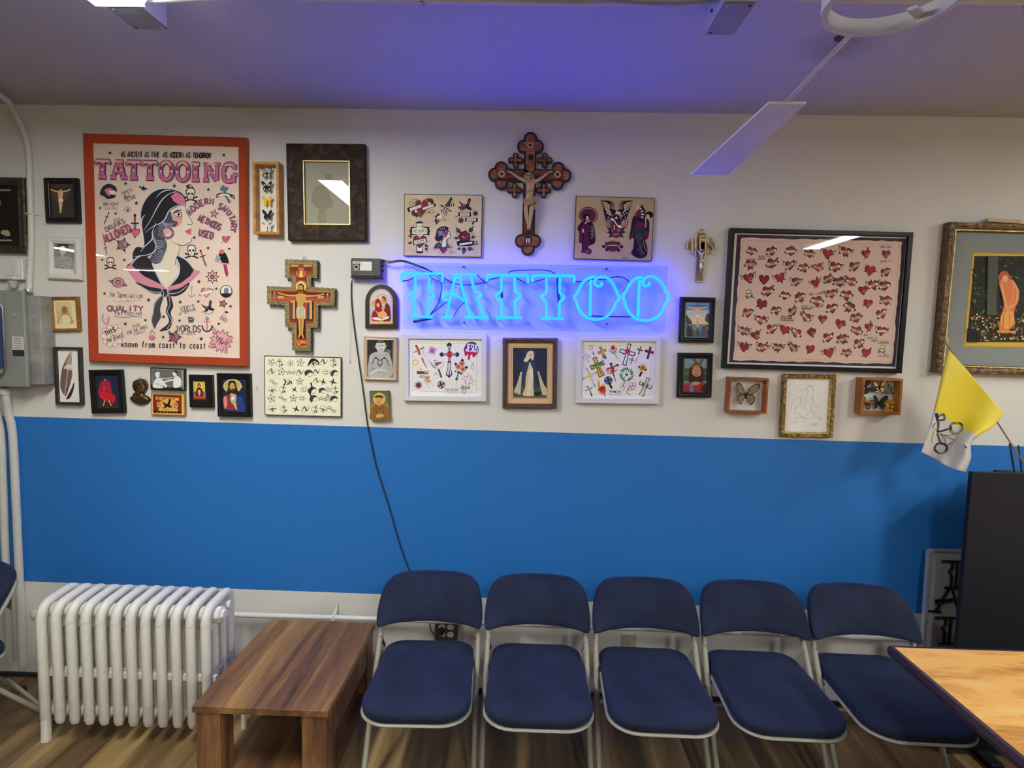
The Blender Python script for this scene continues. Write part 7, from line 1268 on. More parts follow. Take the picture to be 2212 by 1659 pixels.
    W_ = [[A_(500, 130), A_(580, 165), A_(740, 142), A_(900, 190), A_(1150, 285), A_(1270, 350), A_(1400, 420), A_(1560, 440), A_(1780, 412), A_(1860, 372), A_(1975, 345)], [A_(500, 122), A_(600, 145), A_(720, 128), A_(860, 160), A_(1100, 262), A_(1110, 345), A_(1230, 410), A_(1240, 520), A_(1200, 680), A_(1110, 800)], [A_(1700, 318), A_(1740, 365), A_(1790, 405)],
          [A_(1315, 650), A_(1210, 730), A_(1100, 815)], [A_(1522, 660), A_(1460, 730), A_(1400, 830)], [B_(-15, 170), B_(60, 148), B_(200, 142), B_(400, 140), B_(520, 152), B_(600, 192)], [B_(1240, 265), B_(1310, 240), B_(1400, 226), B_(1500, 250), B_(1560, 320), B_(1520, 370), B_(1478, 420)], [B_(850, 290), B_(1000, 280), B_(1100, 262), B_(1240, 265)],
          [B_(1060, 733), B_(1350, 742), B_(1650, 742)], [B_(90, 240), B_(150, 275), B_(235, 312)], [B_(303, 292), B_(380, 275), B_(460, 252)], [A_(760, 388), A_(830, 380), A_(900, 345)]]
    for i, w_ in enumerate(W_): MB().tube(crom([L3(p_, .045 if i > 2 else .047+.003*i) for p_ in w_], False, 4), .0024 if i not in (8,) else .0032, 6).build('wire', bk, t)
    for a_, b_ in ((A_(890, 900), A_(1130, 858)), (A_(1995, 480), A_(2005, 600)), (B_(625, 240), B_(640, 560))): MB().tube([L3(a_, .048), L3(b_, .042)], .0062, 8).build('electrode_boot', bk, t)
neon()
def transformer():
    a = on_wall(758, 558, .05); b = on_wall(822.5, 598, .05); t = empty('neon_transformer', ((a.x+b.x)/2, 0, (a.z+b.z)/2), 'black neon transformer box with white sticker left of the neon sign', 'transformer'); hx = (b.x-a.x)/2; hz = (a.z-b.z)/2+.001
    MB().bb(-hx, hx, -.052, -.001, -hz, hz, .003).build('case', pm('black_transformer', (.028, .028, .032), rough=.4, bump=.1, bscale=200), t)
    MB().bb(-hx-.004, hx+.004, -.05, -.004, -hz-.006, -hz-.0005, .001).build('base_flange', black_pl, t)
    inv = Matrix.Translation(t.location).inverted(); s = Art(inv, CA7, .0525, -.0524)
    s.poly([(925, 108), (1106, 110), (1104, 196), (925, 192)], '#c9c9c2'); s.poly([(927, 110), (998, 112), (992, 190), (927, 188)], '#3a3a3c'); s.text('BREEP', 930, 128, 18, 4, '#e0e0da', cw=.6, sp=.22); s.blob([(935, 150), (960, 135), (985, 150), (975, 180), (945, 182)], '#a8a8a4'); s.blob([(945, 150), (965, 145), (975, 165), (950, 172)], '#1a1a1c')
    s.line([(1005, 125), (1020, 150), (1060, 160)], 1.5, '#9a9a98', True); s.text('Millennium', 990, 238, 22, 2.5, '#6a6a70', cw=.42, sp=.14)
    s.build('sticker', t)
    for z in (.3, -.25): MB().tube([(hx, -.028, hz*z), (hx+.009, -.028, hz*z)], .005, 10).build('cable_gland', black_pl, t)
    MB().tube([(hx, -.036, hz*.75), (hx+.012, -.038, hz*.68)], .006, 8).build('cable_gland', black_pl, t)
transformer()
pc = [(762, 603, .02), (759, 615, .008), (759.5, 650, .008), (763, 690, .009), (768, 730, .010), (775, 780, .010), (785, 850, .010), (792, 905, .010), (800, 950, .012), (812, 1005, .014), (826, 1050, .014), (843, 1105, .016), (860, 1165, .018), (875, 1210, .02), (887, 1240, .02), (905, 1290, .02), (925, 1335, .03), (931, 1360, .045), (940, 1372, .055), (950, 1372, .062), (953, 1362, .066)]
tag(MB().tube(crom([on_wall(*p_) for p_ in pc], False, 4), .0029, 8).build('power_cable', black_rub), 'black power cable hanging from the transformer down the wall behind the chairs', 'cable')
tag(MB().tube([on_wall(757, 650, .012), on_wall(756, 700, .010), on_wall(756, 740, .010), on_wall(755.5, 779, .010)], .0008, 5).build('beaded_cord', pm('cord_grey', (.45, .43, .4), rough=.5)), 'thin hanging cord on a nail beside the black power cable', 'cord')
o = bpy.data.objects['beaded_cord']; v = on_wall(755.5, 781, .010); MB().lathe([(.001, .006), (.003, .002), (.003, -.003), (.001, -.005)], v, 8).build('cord_end', brass, o); v = on_wall(757, 650, .0); MB().tube([v-Vector((0, .001, 0)), v+Vector((0, -.013, .002))], .0013, 6).build('nail', steel, o)
v = on_wall(557, 838, 0); tag(MB().tube([v-Vector((0, .001, 0)), v+Vector((0, -.018, .002)), v+Vector((.005, -.022, .001)), v+Vector((.006, -.022, -.011))], .0013, 6).build('wall_hook', steel), 'small bare metal hook on the wall left of the black line flash sheet', 'hook')
# ------------------------------------------------------------------ sockets
def socket_face(t, x, y, z, s=1, c=None):
    c = c or white_pl
    MB().tube([(x, y+.003, z), (x, y-.002, z)], (.0165*s, .0135*s), 16, flat=(1, 0, 0)).build('socket', c, t)
    for dx, h in ((-.005, .0085), (.005, .007)): MB().bb(x+dx*s-.001, x+dx*s+.001, y-.0028, y-.0015, z+.001, z+.001+h*s).build('slot', black_pl, t)
    MB().tube([(x, y-.0015, z-.006*s), (x, y-.0028, z-.006*s)], .0024, 8).build('slot', black_pl, t)
a = on_wall(940, 1341, .05); b = on_wall(988, 1384, .05); t = empty('socket_box', ((a.x+b.x)/2, 0, (a.z+b.z)/2), 'grey metal four-way socket box on the wall behind the first chair', 'socket'); hx = (b.x-a.x)/2; hz = (a.z-b.z)/2+.003
MB().bb(-hx, hx, -.048, -.001, -hz, hz, .003).build('box', pm('dull_metal', (.10, .10, .11), rough=.4, metal=.7), t); MB().bb(-hx-.001, hx+.001, -.051, -.0485, -hz-.001, hz+.001).build('cover_plate', _mats['dull_metal'], t)
for x in (-.021, .021):
    for z in (-.018, .021): socket_face(t, x, -.053, z)
t2 = empty('plug', t.location+Vector((-.021, -.056, .006)), 'black plug of the sign cable pushed into the four-way socket box', 'plug'); MB().bb(-.012, .012, -.022, 0, -.018, .018, .005).build('plug_body', black_rub, t2)
MB().tube(crom([(0, -.02, -.012), (-.002, -.03, -.025), (-.02, -.02, -.03), (-.03, 0, -.005), (-.03, .01, .03)], False, 4), .0029, 8).build('plug_cable', black_rub, t2)
a = on_wall(1342, 1371, .004); t = empty('wall_socket', (a.x+.038, 0, a.z-.055), 'cream double wall socket plate below the heating pipe between second and third chair', 'socket'); cr = pm('cream_plastic', (.50, .46, .38), rough=.4)
MB().bb(-.038, .038, -.005, -.0005, -.058, .058, .002).build('plate', cr, t)
for z in (.02, -.02): socket_face(t, 0, -.006, z, 1, cr)
a = on_wall(737, 1275, .0)
# ------------------------------------------------------------------ electrical panel and conduits at the left
grey_e = pm('grey_panel_enamel', (.25, .265, .25), rough=.35, var=.06, vscale=6); grey_r = pm('zinc_knockout_side', (.31, .32, .31), rough=.3, metal=.25, var=.3, vscale=9)
def epanel():
    a = on_wall(40.5, 627, .13); b = on_wall(49, 838, .13); x1 = (a.x+b.x)/2; z1 = a.z; z0 = b.z; x0 = x1-.42
    c_ = on_wall(87, 638.7, .085); d = on_wall(94.6, 831, .085); X2 = (c_.x+d.x)/2
    t = empty('electrical_panel', ((x0+x1)/2, 0, (z0+z1)/2), 'grey steel electrical panel with knockout side box, cut by the left edge', 'electrical panel'); l = t.location; bx = lambda *v: MB().bb(v[0]-l.x, v[1]-l.x, v[2], v[3], v[4]-l.z, v[5]-l.z, v[6] if len(v) > 6 else 0)
    bx(x0, X2-.002, -.085, -.001, on_wall(92, 831, .085).z, c_.z, .002).build('box', grey_r, t)
    bx(x0-.01, x1, -.105, -.086, z0, z1, .004).build('cover', grey_e, t); bx(x0+.03, x1-.11, -.118, -.1055, z0+.06, z1-.045, .004).build('door', grey_e, t)
    fr = MB(); fr.tube([(p_.x-l.x, -.120, p_.z-l.z) for p_ in (on_wall(-60, 655, .12), on_wall(0, 655, .12), on_wall(6, 665, .12), on_wall(11, 795, .12), on_wall(3, 810, .12), on_wall(-60, 808, .12))], .004, 8, closed=True); fr.build('door_trim', steel, t)
    u = on_wall(2, 730, .12); bx(u.x-.2, u.x+.006, -.1215, -.119, u.z-.145, u.z+.14).build('door_window', pm('blue_reflecting_plastic', (.02, .05, .17), rough=.15), t)
    sm = bpy.data.materials.get('sticker_w') or pm('sticker_w', (.6, .6, .58)); u = on_wall(16, 727, .13); v = on_wall(43, 770, .13)
    bx(u.x, v.x, -.1062, -.1052, v.z+.03, u.z).build('warning_label', sm, t); bx(u.x, v.x, -.1062, -.1052, v.z, v.z+.0298).build('warning_label', pm('sticker_black', (.02, .02, .025)), t)
    m = MB(); [m.bb(u.x+.008-l.x, v.x-.012-l.x, -.1066, -.1063, u.z-.012-.011*k-l.z, u.z-.009-.011*k-l.z) for k in range(5)]; m.build('label_print', ink('#5a5c5c'), t)
    for x, y in ((95, 950), (108, 1248)): w_ = on_wall(x/2.96, 360+y/2.96, .107); MB().lathe([(.0065, -.004), (.0065, 0), (.003, .004)], (w_.x-l.x, -.1052, w_.z-l.z), 10, 'y').build('latch_screw', steel, t)
    for x, y, r in ((185, 905, 44), (185, 905, 26), (225, 998, 22), (165, 1073, 17), (228, 1076, 22), (168, 1137, 15), (231, 1140, 20), (236, 1208, 24), (204, 1303, 46), (204, 1303, 28)):
        w_ = on_wall(x/2.96, 360+y/2.96, .086); rr = r/2.96/455; MB().tube([(w_.x-l.x+rr*math.cos(i*PI/10), -.0856, w_.z-l.z+rr*math.sin(i*PI/10)) for i in range(20)], .0012, 5, closed=True).build('knockout_ring', grey_r, t)
epanel()
cw = pm('painted_conduit', (.62, .62, .58), rough=.4)
def conduit(pts, r, label, n=5):
    P_ = [on_wall(u, v, d) if not isinstance(u, Vector) else u for u, v, d in pts]; return tag(MB().tube(crom(P_, False, n), r, 12).build('conduit_pipe', cw), label, 'pipe')
e1 = on_level(-120, 150, CEIL-.03); e2 = on_level(0, 205, CEIL-.035)
t = conduit([(e1, 0, 0), (e2, 0, 0), (30, 240, .06), (53, 290, .025), (62, 340, .02), (65, 420, .018), (67, 480, .018), (67, 540, .018), (64, 590, .02), (62, 632, .03)], .0135, 'white painted conduit bending from the ceiling down to the electrical panel')
for v_ in (463,): w_ = on_wall(64, v_, .018); MB().tube([w_+Vector((-.02, .012, 0)), w_+Vector((-.014, -.010, 0)), w_+Vector((0, -.0165, 0)), w_+Vector((.014, -.010, 0)), w_+Vector((.018, .008, 0)), w_+Vector((.036, .014, 0))], [(.002, .008)]*6, 6).build('pipe_strap', white_pl, t)
w_ = on_wall(61, 629, .03); MB().lathe([(.017, -.008), (.019, 0), (.017, .008)], w_, 12).build('coupling', steel, t)
t = conduit([(10, 838, .06), (13, 862, .05), (17, 890, .03), (25, 920, .022), (29, 960, .02), (33, 1040, .02), (40, 1200, .02), (46, 1330, .02), (50, 1440, .02)], .0185, 'thick white conduit leaving the panel bottom, the right one of the pair'); w_ = on_wall(11, 846, .056); MB().lathe([(.022, -.014), (.024, 0), (.022, .012)], w_, 14).build('coupling', cw, t)
conduit([(-20, 850, .05), (-12, 875, .03), (-4, 905, .022), (3, 950, .02), (8, 1080, .02), (12, 1200, .02), (18, 1340, .02), (22, 1430, .02)], .0175, 'thick white conduit leaving the panel bottom, the left one of the pair')
w_ = on_wall(33, 582, .03); t = empty('emergency_light', (w_.x-.06, 0, w_.z), 'white emergency light unit with two lamp heads above the electrical panel', 'emergency light')
MB().bb(-.10, .10, -.035, -.001, -.05, .055, .004).build('housing', white_pl, t); MB().bb(.02, .085, -.039, -.0355, -.03, .05, .002).build('lens_cover', white_pl, t)
for z in (.028, -.008):
    for r in (.016, .010): MB().tube([(.052+r*math.cos(i*PI/8), -.0395, z+r*math.sin(i*PI/8)) for i in range(16)], .001, 5, closed=True).build('grille_ring', pm('greyish', (.5, .5, .49)), t)
for x in (-.055, .058): MB().lathe([(.010, -.03), (.017, -.012), (.022, .004), (.018, .006)], (x, -.045, -.062), 14).build('lamp_head', pm('lamp_head_grey', (.52, .52, .5), rough=.3), t); MB().tube([(x, -.03, -.035), (x, -.045, -.05)], .006, 8).build('lamp_neck', white_pl, t)
# ------------------------------------------------------------------ icon cross (gold, painted)
def icon_cross():
    k = 4.367; q = on_wall(550+440/k, 540+520/k, .03); t = empty('icon_cross', (q.x, -.001, q.z), 'gold edged painted icon cross with a haloed figure, hanging above the black line flash sheet', 'cross'); l = lambda x, y, d: (lambda w_: (w_.x-q.x, w_.z-q.z))(on_wall(550+x/k, 540+y/k, d))
    O_ = [(288, 88), (590, 97), (590, 267), (533, 262), (533, 350), (757, 362), (753, 528), (600, 522), (597, 735), (530, 735), (530, 955), (357, 945), (350, 735), (290, 728), (283, 520), (120, 510), (118, 342), (350, 350), (350, 270), (288, 262)]
    W_ = []
    for i in range(len(O_)):
        (x0, y0), (x1, y1) = O_[i], O_[(i+1) % len(O_)]; n = max(1, int(math.hypot(x1-x0, y1-y0)/16))
        for j in range(n): f = j/n; s_ = 3*math.sin(j*2.1) if j else 0; L_ = math.hypot(x1-x0, y1-y0); W_.append((x0+(x1-x0)*f+s_*(y1-y0)/L_, y0+(y1-y0)*f-s_*(x1-x0)/L_))
    MB().prism([l(x, y, .03) for x, y in W_], -.030, 0).build('wood_core', pm('black_edge_wood', (.02, .015, .012), rough=.5), t, smooth=0)
    MB().prism([l(x, y, .032) for x, y in W_], -.0335, -.0301).build('gold_border', pm('hammered_gold', (.22, .185, .085), rough=.42, metal=.35, bump=.7, bscale=110, var=.2, vscale=80), t, smooth=0)
    I_ = [(320, 120), (560, 128), (560, 235), (500, 232), (500, 382), (725, 392), (722, 495), (570, 490), (566, 700), (495, 705), (500, 915), (388, 910), (385, 700), (318, 695), (315, 488), (150, 478), (150, 372), (378, 380), (380, 235), (320, 230)]
    inv = Matrix.Translation((q.x, -.001, q.z)).inverted(); a = Art(inv, CA7, .0350, -.0338)
    a.poly(I_, '#9a6a34'); a.poly([(x+(8 if x < 440 else -8), y+(8 if y < 430 else -8)) for x, y in I_], '#74402c')
    for i in range(len(I_)):
        (x0, y0), (x1, y1) = I_[i], I_[(i+1) % len(I_)]; n = int(math.hypot(x1-x0, y1-y0)/9)
        for j in range(n): a.circ(x0+(x1-x0)*j/n, y0+(y1-y0)*j/n, 3, '#c9a060', n=5) if j % 2 else None
    st = a.n; a.circ(440, 215, 44, '#c89850'); a.circ(440, 215, 38, '#a83c2c'); a.blob([(425, 250), (430, 200), (445, 185), (455, 205), (455, 250)], '#d0a860'); a.circ(442, 192, 7, '#b08050')
    for x in (355, 378, 405, 475, 500, 528): a.circ(x, 150, 12, '#c9a45c'); a.circ(x, 152, 7, '#8a5a3c'); a.poly([(x-9, 162), (x+9, 162), (x+7, 200), (x-7, 200)], '#5a2c24')
    a.poly([(405, 262), (475, 264), (475, 280), (405, 278)], '#7a2420'); a.poly([(160, 395), (720, 408), (720, 430), (160, 415)], '#5c1c18'); a.poly([(160, 440), (720, 455), (718, 488), (160, 474)], '#9c4438')
    for x, y in ((190, 425), (690, 440)): a.circ(x, y-20, 9, '#c9a45c'); a.poly([(x-10, y-10), (x+10, y-10), (x+10, y+36), (x-10, y+36)], '#6a7064')
    for x in (235, 262, 610, 640): a.circ(x, 445, 13, '#d0a860'); a.circ(x, 446, 8, '#a87850')
    a.poly([(335, 480), (392, 482), (392, 665), (340, 655)], '#3a2420'); a.poly([(475, 485), (555, 488), (550, 665), (472, 660)], '#3a2420')
    for x, c_ in ((350, '#3c4a4c'), (374, '#c08060'), (485, '#a03c30'), (508, '#3c4038'), (532, '#b89068')): a.poly([(x-10, 500), (x+10, 500), (x+12, 655), (x-12, 650)], c_); a.circ(x, 488, 12, '#c9a45c'); a.circ(x, 489, 8, '#a87850')
    a.poly([(404, 650), (478, 652), (480, 835), (402, 832)], '#2c1c18'); a.poly([(395, 850), (490, 852), (490, 885), (395, 882)], '#b8583c')
    for i in range(14): a.circ(rnd.uniform(400, 485), rnd.uniform(856, 905), 5, rnd.choice(['#c9a060', '#a84c34']), n=6)
    a.circ(440, 345, 58, '#8a6a30'); a.circ(440, 345, 50, '#cdb068')
    for i in range(14): a.line([(440+30*math.cos(i*.45), 345+30*math.sin(i*.45)), (440+50*math.cos(i*.45), 345+50*math.sin(i*.45))], 3, '#a8843c')
    SK = '#b08a48'; a.line([(215, 402), (300, 425), (380, 432), (440, 425), (500, 435), (580, 432), (660, 415)], 22, SK, True, (.5, 1, .5)); a.blob([(395, 420), (440, 410), (488, 425), (480, 480), (462, 520), (470, 545), (410, 540), (405, 500), (392, 460)], SK)
    a.blob([(405, 540), (475, 545), (482, 640), (470, 650), (440, 640), (405, 648), (395, 600)], '#a9a48c'); a.line([(440, 545), (430, 640)], 4, '#6a6654'); a.line([(460, 548), (462, 640)], 3, '#6a6654')
    a.poly([(412, 640), (438, 640), (438, 800), (420, 830), (408, 836), (422, 790)], SK); a.poly([(442, 640), (470, 645), (458, 790), (472, 835), (458, 832), (442, 800)], SK); a.blob([(408, 370), (415, 330), (440, 318), (466, 335), (470, 370), (482, 410), (460, 400), (440, 350), (415, 395), (398, 405)], '#4a2814'); a.circ(437, 362, 22, SK, 29); a.blob([(422, 375), (450, 375), (446, 395), (428, 395)], '#4a2c18'); a.circ(429, 357, 3, K_, n=6); a.circ(445, 357, 3, K_, n=6)
    a.ring(432, 530, 30, 3, '#8a602c', 40, a0=200, a1=340); a.build('painted_icon', t)
    u = l(462, 72, .02); MB().tube([(u[0]+.007*math.cos(i*PI/6), -.006, u[1]+.0065*math.sin(i*PI/6)-.002) for i in range(12)], .0011, 6, closed=True).build('hanging_ring', black_pl, t)
icon_cross()
# ------------------------------------------------------------------ carved figures
def skinned(name, pts, edges, rad, mat, parent, lv=2):
    me = bpy.data.meshes.new(name); me.from_pydata([tuple(p_) for p_ in pts], edges, []); me.materials.append(mat); o = bpy.data.objects.new(name, me); link(o); o.parent = parent
    o.modifiers.new('skin', 'SKIN'); sv = me.skin_vertices[0].data
    for i, r in enumerate(rad): sv[i].radius = r if isinstance(r, tuple) else (r, r)
    sv[0].use_root = True; s_ = o.modifiers.new('sub', 'SUBSURF'); s_.levels = s_.render_levels = lv; me.update()
    dg = bpy.context.evaluated_depsgraph_get(); dg.update(); m2 = bpy.data.meshes.new_from_object(o.evaluated_get(dg)); o.modifiers.clear(); o.data = m2; m2.shade_smooth(); return o
def corpus(t, F, u, mat, cloth, hairm):
    """crucified figure; F(x, y, d) maps crop pixel + depth to local space, u = metres per crop pixel"""
    J = [(592, 930, .036), (596, 870, .040), (602, 790, .044), (600, 720, .040), (592, 672, .040), (572, 700, .038), (640, 700, .038), (525, 680, .036), (470, 660, .034), (420, 625, .032), (372, 590, .032), (690, 690, .036), (730, 665, .034), (775, 632, .032), (825, 590, .032),
         (560, 965, .038), (550, 1060, .050), (562, 1150, .044), (580, 1235, .038), (622, 965, .038), (618, 1060, .052), (606, 1150, .044), (596, 1235, .040), (345, 578, .030), (852, 578, .030), (575, 1290, .044), (590, 1292, .048)]
    E_ = [(0, 1), (1, 2), (2, 3), (3, 4), (3, 5), (3, 6), (5, 7), (7, 8), (8, 9), (9, 10), (6, 11), (11, 12), (12, 13), (13, 14), (0, 15), (15, 16), (16, 17), (17, 18), (0, 19), (19, 20), (20, 21), (21, 22), (10, 23), (14, 24), (18, 25), (22, 26)]
    R_ = [50, 44, 54, 48, 20, 34, 34, 24, 20, 17, 12, 24, 20, 17, 12, 34, 28, 25, 15, 34, 28, 25, 15, 14, 14, 18, 18]
    skinned('body', [F(*j) for j in J], E_, [(r*u, r*u*.72) if i < 4 else r*u for i, r in enumerate(R_)], mat, t)
    for (hx, hy), s_ in (((345, 578), -1), ((852, 578), 1)):
        for k in range(4): MB().tube([F(hx+s_*4, hy-6+k*5, .032), F(hx+s_*(20+2*k), hy-16+k*7, .036), F(hx+s_*(24+k), hy-22+k*9, .043)], [5*u, 4*u, 3*u], 6).build('finger', mat, t)
        MB().tube([F(hx, hy+6, .034), F(hx+s_*6, hy+16, .042)], [5*u, 4*u], 6).build('thumb', mat, t)
    h = F(582, 632, .052); R3 = 38*u; MB().ball(h, (R3*.78, R3*.85, R3*1.12), 14).build('head', mat, t, smooth=2); fx = h[0]-R3*.08; fy = h[1]-R3*.8
    MB().tube([(fx, fy+R3*.05, h[2]+R3*.25), (fx-R3*.02, fy-R3*.16, h[2]-R3*.12), (fx, fy, h[2]-R3*.2)], [R3*.07, R3*.14, R3*.09], 6).build('nose', mat, t, smooth=2)
    for s_ in (-1, 1): MB().ball((fx+s_*R3*.3, fy+R3*.07, h[2]+R3*.15), (R3*.13, R3*.05, R3*.06), 8).build('eye', hairm, t)
    MB().ball((fx, fy+R3*.03, h[2]-R3*.42), (R3*.2, R3*.06, R3*.05), 8).build('mouth', hairm, t)
    MB().tube([F(582, 662, .058), F(584, 690, .066), F(586, 702, .062)], [18*u, 13*u, 4*u], 8).build('beard', cloth, t, smooth=2)
    for xs in ((548, 542, 550), (622, 640, 640)): MB().tube(crom([F(585, 592, .054), F(xs[0], 618, .050), F(xs[1], 665, .046), F(xs[2], 712, .046)], False, 4), [8*u, 12*u, 14*u, 15*u, 16*u, 16*u, 16*u, 15*u, 14*u, 12*u, 10*u, 8*u, 4*u], 8).build('hair', cloth, t, smooth=2)
    MB().tube([F(580+38*math.cos(i*PI/8), 606+14*math.sin(i*PI/8), .052-.020*math.sin(i*PI/8)*-1) for i in range(16)], 6*u, 6, closed=True).build('crown', hairm, t)
    for k in range(3): a0 = 905+k*20; MB().tube(crom([F(528, a0+14, .036), F(560, a0+26+k*4, .062), F(600, a0+20, .066), F(640, a0, .062), F(668, a0-12, .044)], False, 4), 15*u, 8).build('loincloth', cloth, t, smooth=2)
    MB().tube(crom([F(660, 905, .046), F(672, 950, .048), F(655, 1000, .044), F(660, 1040, .040)], False, 4), [12*u]*4+[15*u]*5+[13*u]*3+[8*u], 8).build('cloth_tail', cloth, t, smooth=2)
    for s_ in (-1, 1):
        for k in range(3): MB().tube(crom([F(598+s_*8, 795+k*18, .0615), F(598+s_*24, 785+k*20, .061), F(598+s_*38, 795+k*20, .054)], False, 3), 3*u, 5).build('rib', cloth, t)
def crucifix():
    k = 5.719; q = on_wall(1040+595/k, 270+620/k, 0); t = empty('crucifix', (q.x, -.001, q.z), 'large black and olive wood crucifix with trefoil ends above the neon sign', 'crucifix'); l2 = lambda x, y, d=.02: (lambda w_: (w_.x-q.x, w_.z-q.z))(on_wall(1040+x/k, 270+y/k, d))
    F = lambda x, y, d: (lambda w_: (w_.x-q.x, -d, w_.z-q.z))(on_wall(1040+x/k, 270+y/k, d)); u = 1/(k*452)
    circ = lambda x, y, r, d: [l2(x+r*math.cos(i*PI/16), y+r*math.sin(i*PI/16), d) for i in range(32)]
    lobes = [(607, 170, 84), (528, 265, 86), (686, 265, 86), (245, 533, 84), (168, 612, 86), (248, 716, 84), (948, 538, 84), (1028, 622, 86), (940, 718, 84), (575, 1530, 84), (500, 1432, 86), (652, 1432, 86)]
    blk = pm('ebonised_wood', (.014, .012, .014), rough=.4); m = MB(); bm_ = [[(530, 170), (684, 170), (655, 1530), (497, 1530)], [(170, 535), (1030, 550), (1030, 712), (170, 690)]]
    for b_ in bm_: m.prism([l2(x, y) for x, y in b_], -.020, 0)
    for x, y, r in lobes: m.prism(circ(x, y, r, .02), -.0199, 0)
    sm = [(422, 435), (782, 435), (410, 805), (770, 808)]
    for x, y in sm:
        for dx, dy in ((0, -58), (58, 0), (0, 58), (-58, 0)): m.prism(circ(x+dx, y+dy, 37, .016), -.0155, 0)
        m.prism([l2(x+a_, y+b_, .016) for a_, b_ in ((-80, -24), (80, -24), (80, 24), (-80, 24))], -.0156, 0); m.prism([l2(x+a_, y+b_, .016) for a_, b_ in ((-24, -80), (24, -80), (24, 80), (-24, 80))], -.0157, 0)
    m.build('cross_board', blk, t, smooth=.3)
    ow = wood('olive_wood', '#4a2a1e', '#7a4a30', '#a06a42', along=(4, 4, 4), scale=9, rough=.3)
    ow2 = wood('olive_wood_red', '#3a1c18', '#5c2e24', '#7a4634', along=(12, 4, 12), scale=4, rough=.28)
    for i, (x, y, r) in enumerate(lobes):
        sgn = [(0, -1), (-1, 0), (1, 0), (0, -1), (-1, 0), (0, 1), (0, -1), (1, 0), (0, 1), (0, 1), (-1, 0), (1, 0)][i]; r2 = r-27; cx, cy = x, y
        P_ = []
        a0 = math.atan2(sgn[1], sgn[0])
        for j in range(17): an = a0-PI/2+PI*j/16; P_.append((cx+r2*math.cos(an), cy+r2*math.sin(an)))
        e = 26; P_ += [(P_[-1][0]-sgn[0]*e, P_[-1][1]-sgn[1]*e), (P_[0][0]-sgn[0]*e, P_[0][1]-sgn[1]*e)]
        MB().prism([l2(a_, b_, .025) for a_, b_ in P_], -.0255, -.0201).build('wood_inlay', ow, t, smooth=.3)
    for P_, mt in (([(550, 195), (660, 197), (655, 555), (605, 590), (548, 548)], ow), ([(188, 556), (520, 560), (595, 612), (520, 672), (188, 664)], ow2), ([(612, 612), (655, 560), (1008, 566), (1008, 676), (655, 674)], ow2), ([(536, 690), (645, 690), (632, 1495), (518, 1495)], ow2)):
        MB().prism([l2(a_, b_, .025) for a_, b_ in P_], -.0258, -.0201).build('wood_inlay', mt, t, smooth=.3)
    for x, y in sm:
        m = MB()
        for w_, L_ in ((13, 66), (66, 13)): m.prism([l2(x+a_, y+b_, .02) for a_, b_ in ((-w_, -L_), (w_, -L_), (w_, L_), (-w_, L_))], -.0205-.0002*(w_ > 20), -.0158)
        for dx, dy in ((0, -60), (60, 0), (0, 60), (-60, 0)): m.prism([l2(x+dx+a_, y+dy+b_, .02) for a_, b_ in ((0, -24), (24, 0), (0, 24), (-24, 0))], -.0208, -.0158)
        m.build('small_cross_inlay', ow, t, smooth=0)
    for x, y in ((603, 250), (250, 606), (940, 610)):
        MB().prism([l2(x+(50 if i % 2 else 34)*math.cos(i*PI/14), y+(50 if i % 2 else 34)*math.sin(i*PI/14), .028) for i in range(28)], -.029, -.0259).build('sunburst', brass, t, smooth=0)
        MB().prism(circ(x, y, 20, .029), -.031, -.029).build('sunburst_center', blk, t)
    inv = Matrix.Translation((q.x, -.001, q.z)).inverted(); a = Art(inv, CB2, .027, -.0262); a.poly([(584, 362), (645, 365), (640, 438), (582, 434)], '#3a2018'); a.text('INRI', 590, 415, 30, 5, '#15100e', cw=.35, sp=.12); a.poly([(548, 1375), (608, 1375), (604, 1460), (544, 1460)], '#2a1414'); a.poly([(553, 1400), (568, 1400), (566, 1455), (551, 1455)], '#d8d2c8'); a.poly([(583, 1400), (598, 1400), (596, 1455), (581, 1455)], '#d8d2c8'); a.build('title_plate', t)
    res = pm('carved_resin', (.56, .39, .19), rough=.38); res2 = pm('carved_resin_dark', (.42, .28, .13), rough=.42); dk = pm('resin_dark_stain', (.16, .09, .05), rough=.5)  # dk is a dark stain for eyes, mouth and crown
    corpus(t, F, u, res, res2, dk)
    MB().prism([l2(x, y, .03) for x, y in ((548, 1312), (622, 1312), (612, 1345), (560, 1345))], -.048, -.0259).build('foot_rest', blk, t)
crucifix()
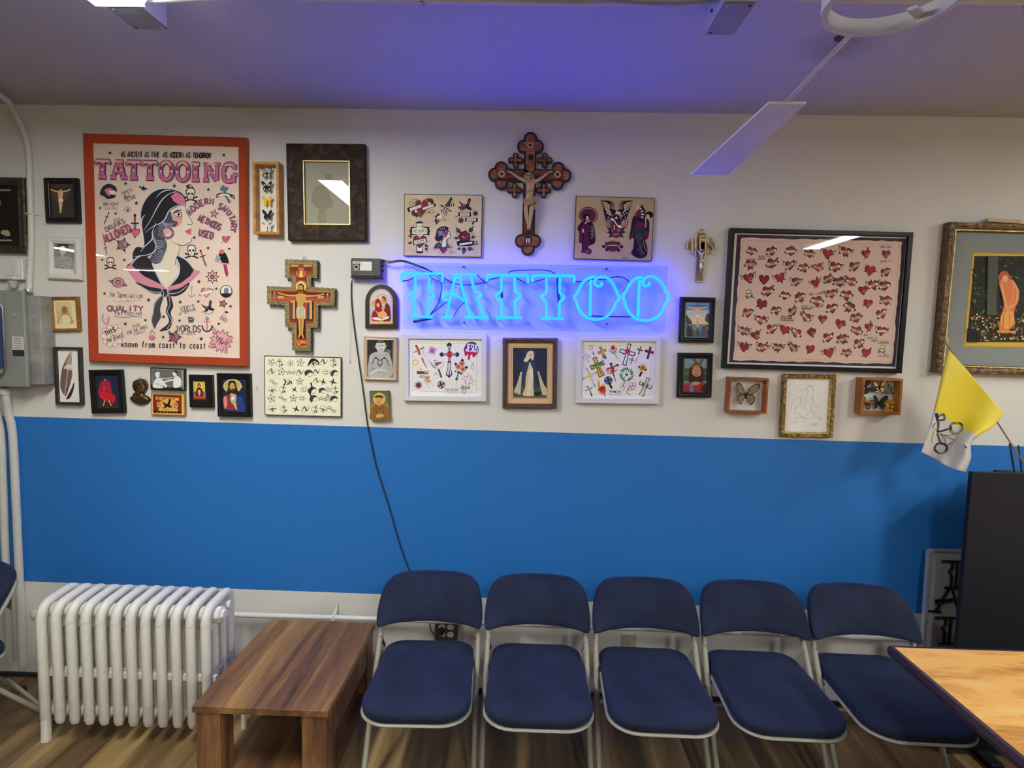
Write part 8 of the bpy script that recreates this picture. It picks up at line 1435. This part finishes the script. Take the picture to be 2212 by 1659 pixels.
def brass_crucifix():
    k = 4.146; q = on_wall(1440+310/k, 480+220/k, 0); t = empty('small_crucifix', (q.x, -.001, q.z), 'small ornate antique brass crucifix with large letters behind the arms', 'crucifix'); l2 = lambda x, y, d=.012: (lambda w_: (w_.x-q.x, w_.z-q.z))(on_wall(1440+x/k, 480+y/k, d)); F = lambda x, y, d: (lambda w_: (w_.x-q.x, -d, w_.z-q.z))(on_wall(1440+x/k, 480+y/k, d)); u = 1/(k*452)
    ab = pm('antique_brass', (.26, .19, .09), rough=.32, metal=.6, bump=.6, bscale=150, var=.45, vscale=90); ab2 = pm('bright_brass', (.62, .47, .24), rough=.3, metal=.6)
    m = MB()
    for P_ in ([(290, 82), (348, 85), (322, 538), (264, 535)], [(182, 180), (442, 183), (438, 242), (178, 240)]): m.prism([l2(x, y) for x, y in P_], -.010, 0)
    m.build('cross', ab, t, smooth=0)
    m = MB()
    for P_ in ([(222, 140), (240, 140), (238, 282), (220, 282)], [(250, 132), (266, 132), (264, 300), (248, 300)], [(292, 118), (306, 118), (304, 310), (290, 310)], [(344, 120), (358, 120), (354, 300), (340, 300)], [(300, 120), (350, 120), (350, 134), (300, 134)]): m.prism([l2(x, y) for x, y in P_], -.0135, -.002)
    m.build('large_letters', ab2, t, smooth=0)
    MB().tube(crom([F(410, 175, .012), F(395, 145, .013), F(372, 150, .013), F(370, 180, .013), F(395, 205, .013), F(412, 240, .013), F(400, 280, .013), F(370, 285, .013), F(362, 262, .012)], False, 4), 7*u, 6).build('large_letters', ab2, t)
    for P_ in ([(290, 82), (348, 85), (346, 96), (290, 94)], [(264, 525), (322, 527), (322, 538), (264, 535)], [(178, 180), (190, 180), (188, 240), (178, 240)], [(430, 183), (442, 183), (438, 242), (428, 242)]): MB().prism([l2(x, y) for x, y in P_], -.0125, -.009).build('end_rim', ab2, t, smooth=0)
    sv = pm('silvered_figure', (.55, .48, .42), rough=.3, metal=.8)
    J = [(306, 350, .018), (308, 320, .020), (310, 285, .021), (308, 262, .020), (285, 262, .018), (262, 243, .017), (240, 222, .015), (335, 265, .018), (362, 248, .017), (395, 232, .015), (300, 375, .018), (302, 410, .021), (300, 450, .017), (312, 375, .018), (314, 410, .020), (304, 455, .017)]
    skinned('body', [F(*j) for j in J], [(0, 1), (1, 2), (2, 3), (2, 4), (4, 5), (5, 6), (2, 7), (7, 8), (8, 9), (0, 10), (10, 11), (11, 12), (0, 13), (13, 14), (14, 15)], [r*u for r in (14, 13, 15, 7, 8, 6, 4, 8, 6, 4, 9, 8, 5, 9, 8, 5)], sv, t, 1)
    MB().ball(F(306, 246, .024), (10*u, 10*u, 13*u), 10).build('head', sv, t, smooth=2); MB().tube([F(288, 345, .02), F(308, 352, .028), F(330, 340, .02)], 9*u, 6).build('loincloth', ab2, t)
    MB().prism([l2(x, y) for x, y in ((296, 148), (345, 148), (345, 170), (296, 168))], -.0155, -.0136).build('title_plate', ab2, t, smooth=0)
    c_ = l2(316, 70); MB().tube([(c_[0]+.006*math.cos(i*PI/6), -.006, c_[1]+.007*math.sin(i*PI/6)-.002) for i in range(12)], .0013, 6, closed=True).build('hanging_ring', ab, t)
brass_crucifix()
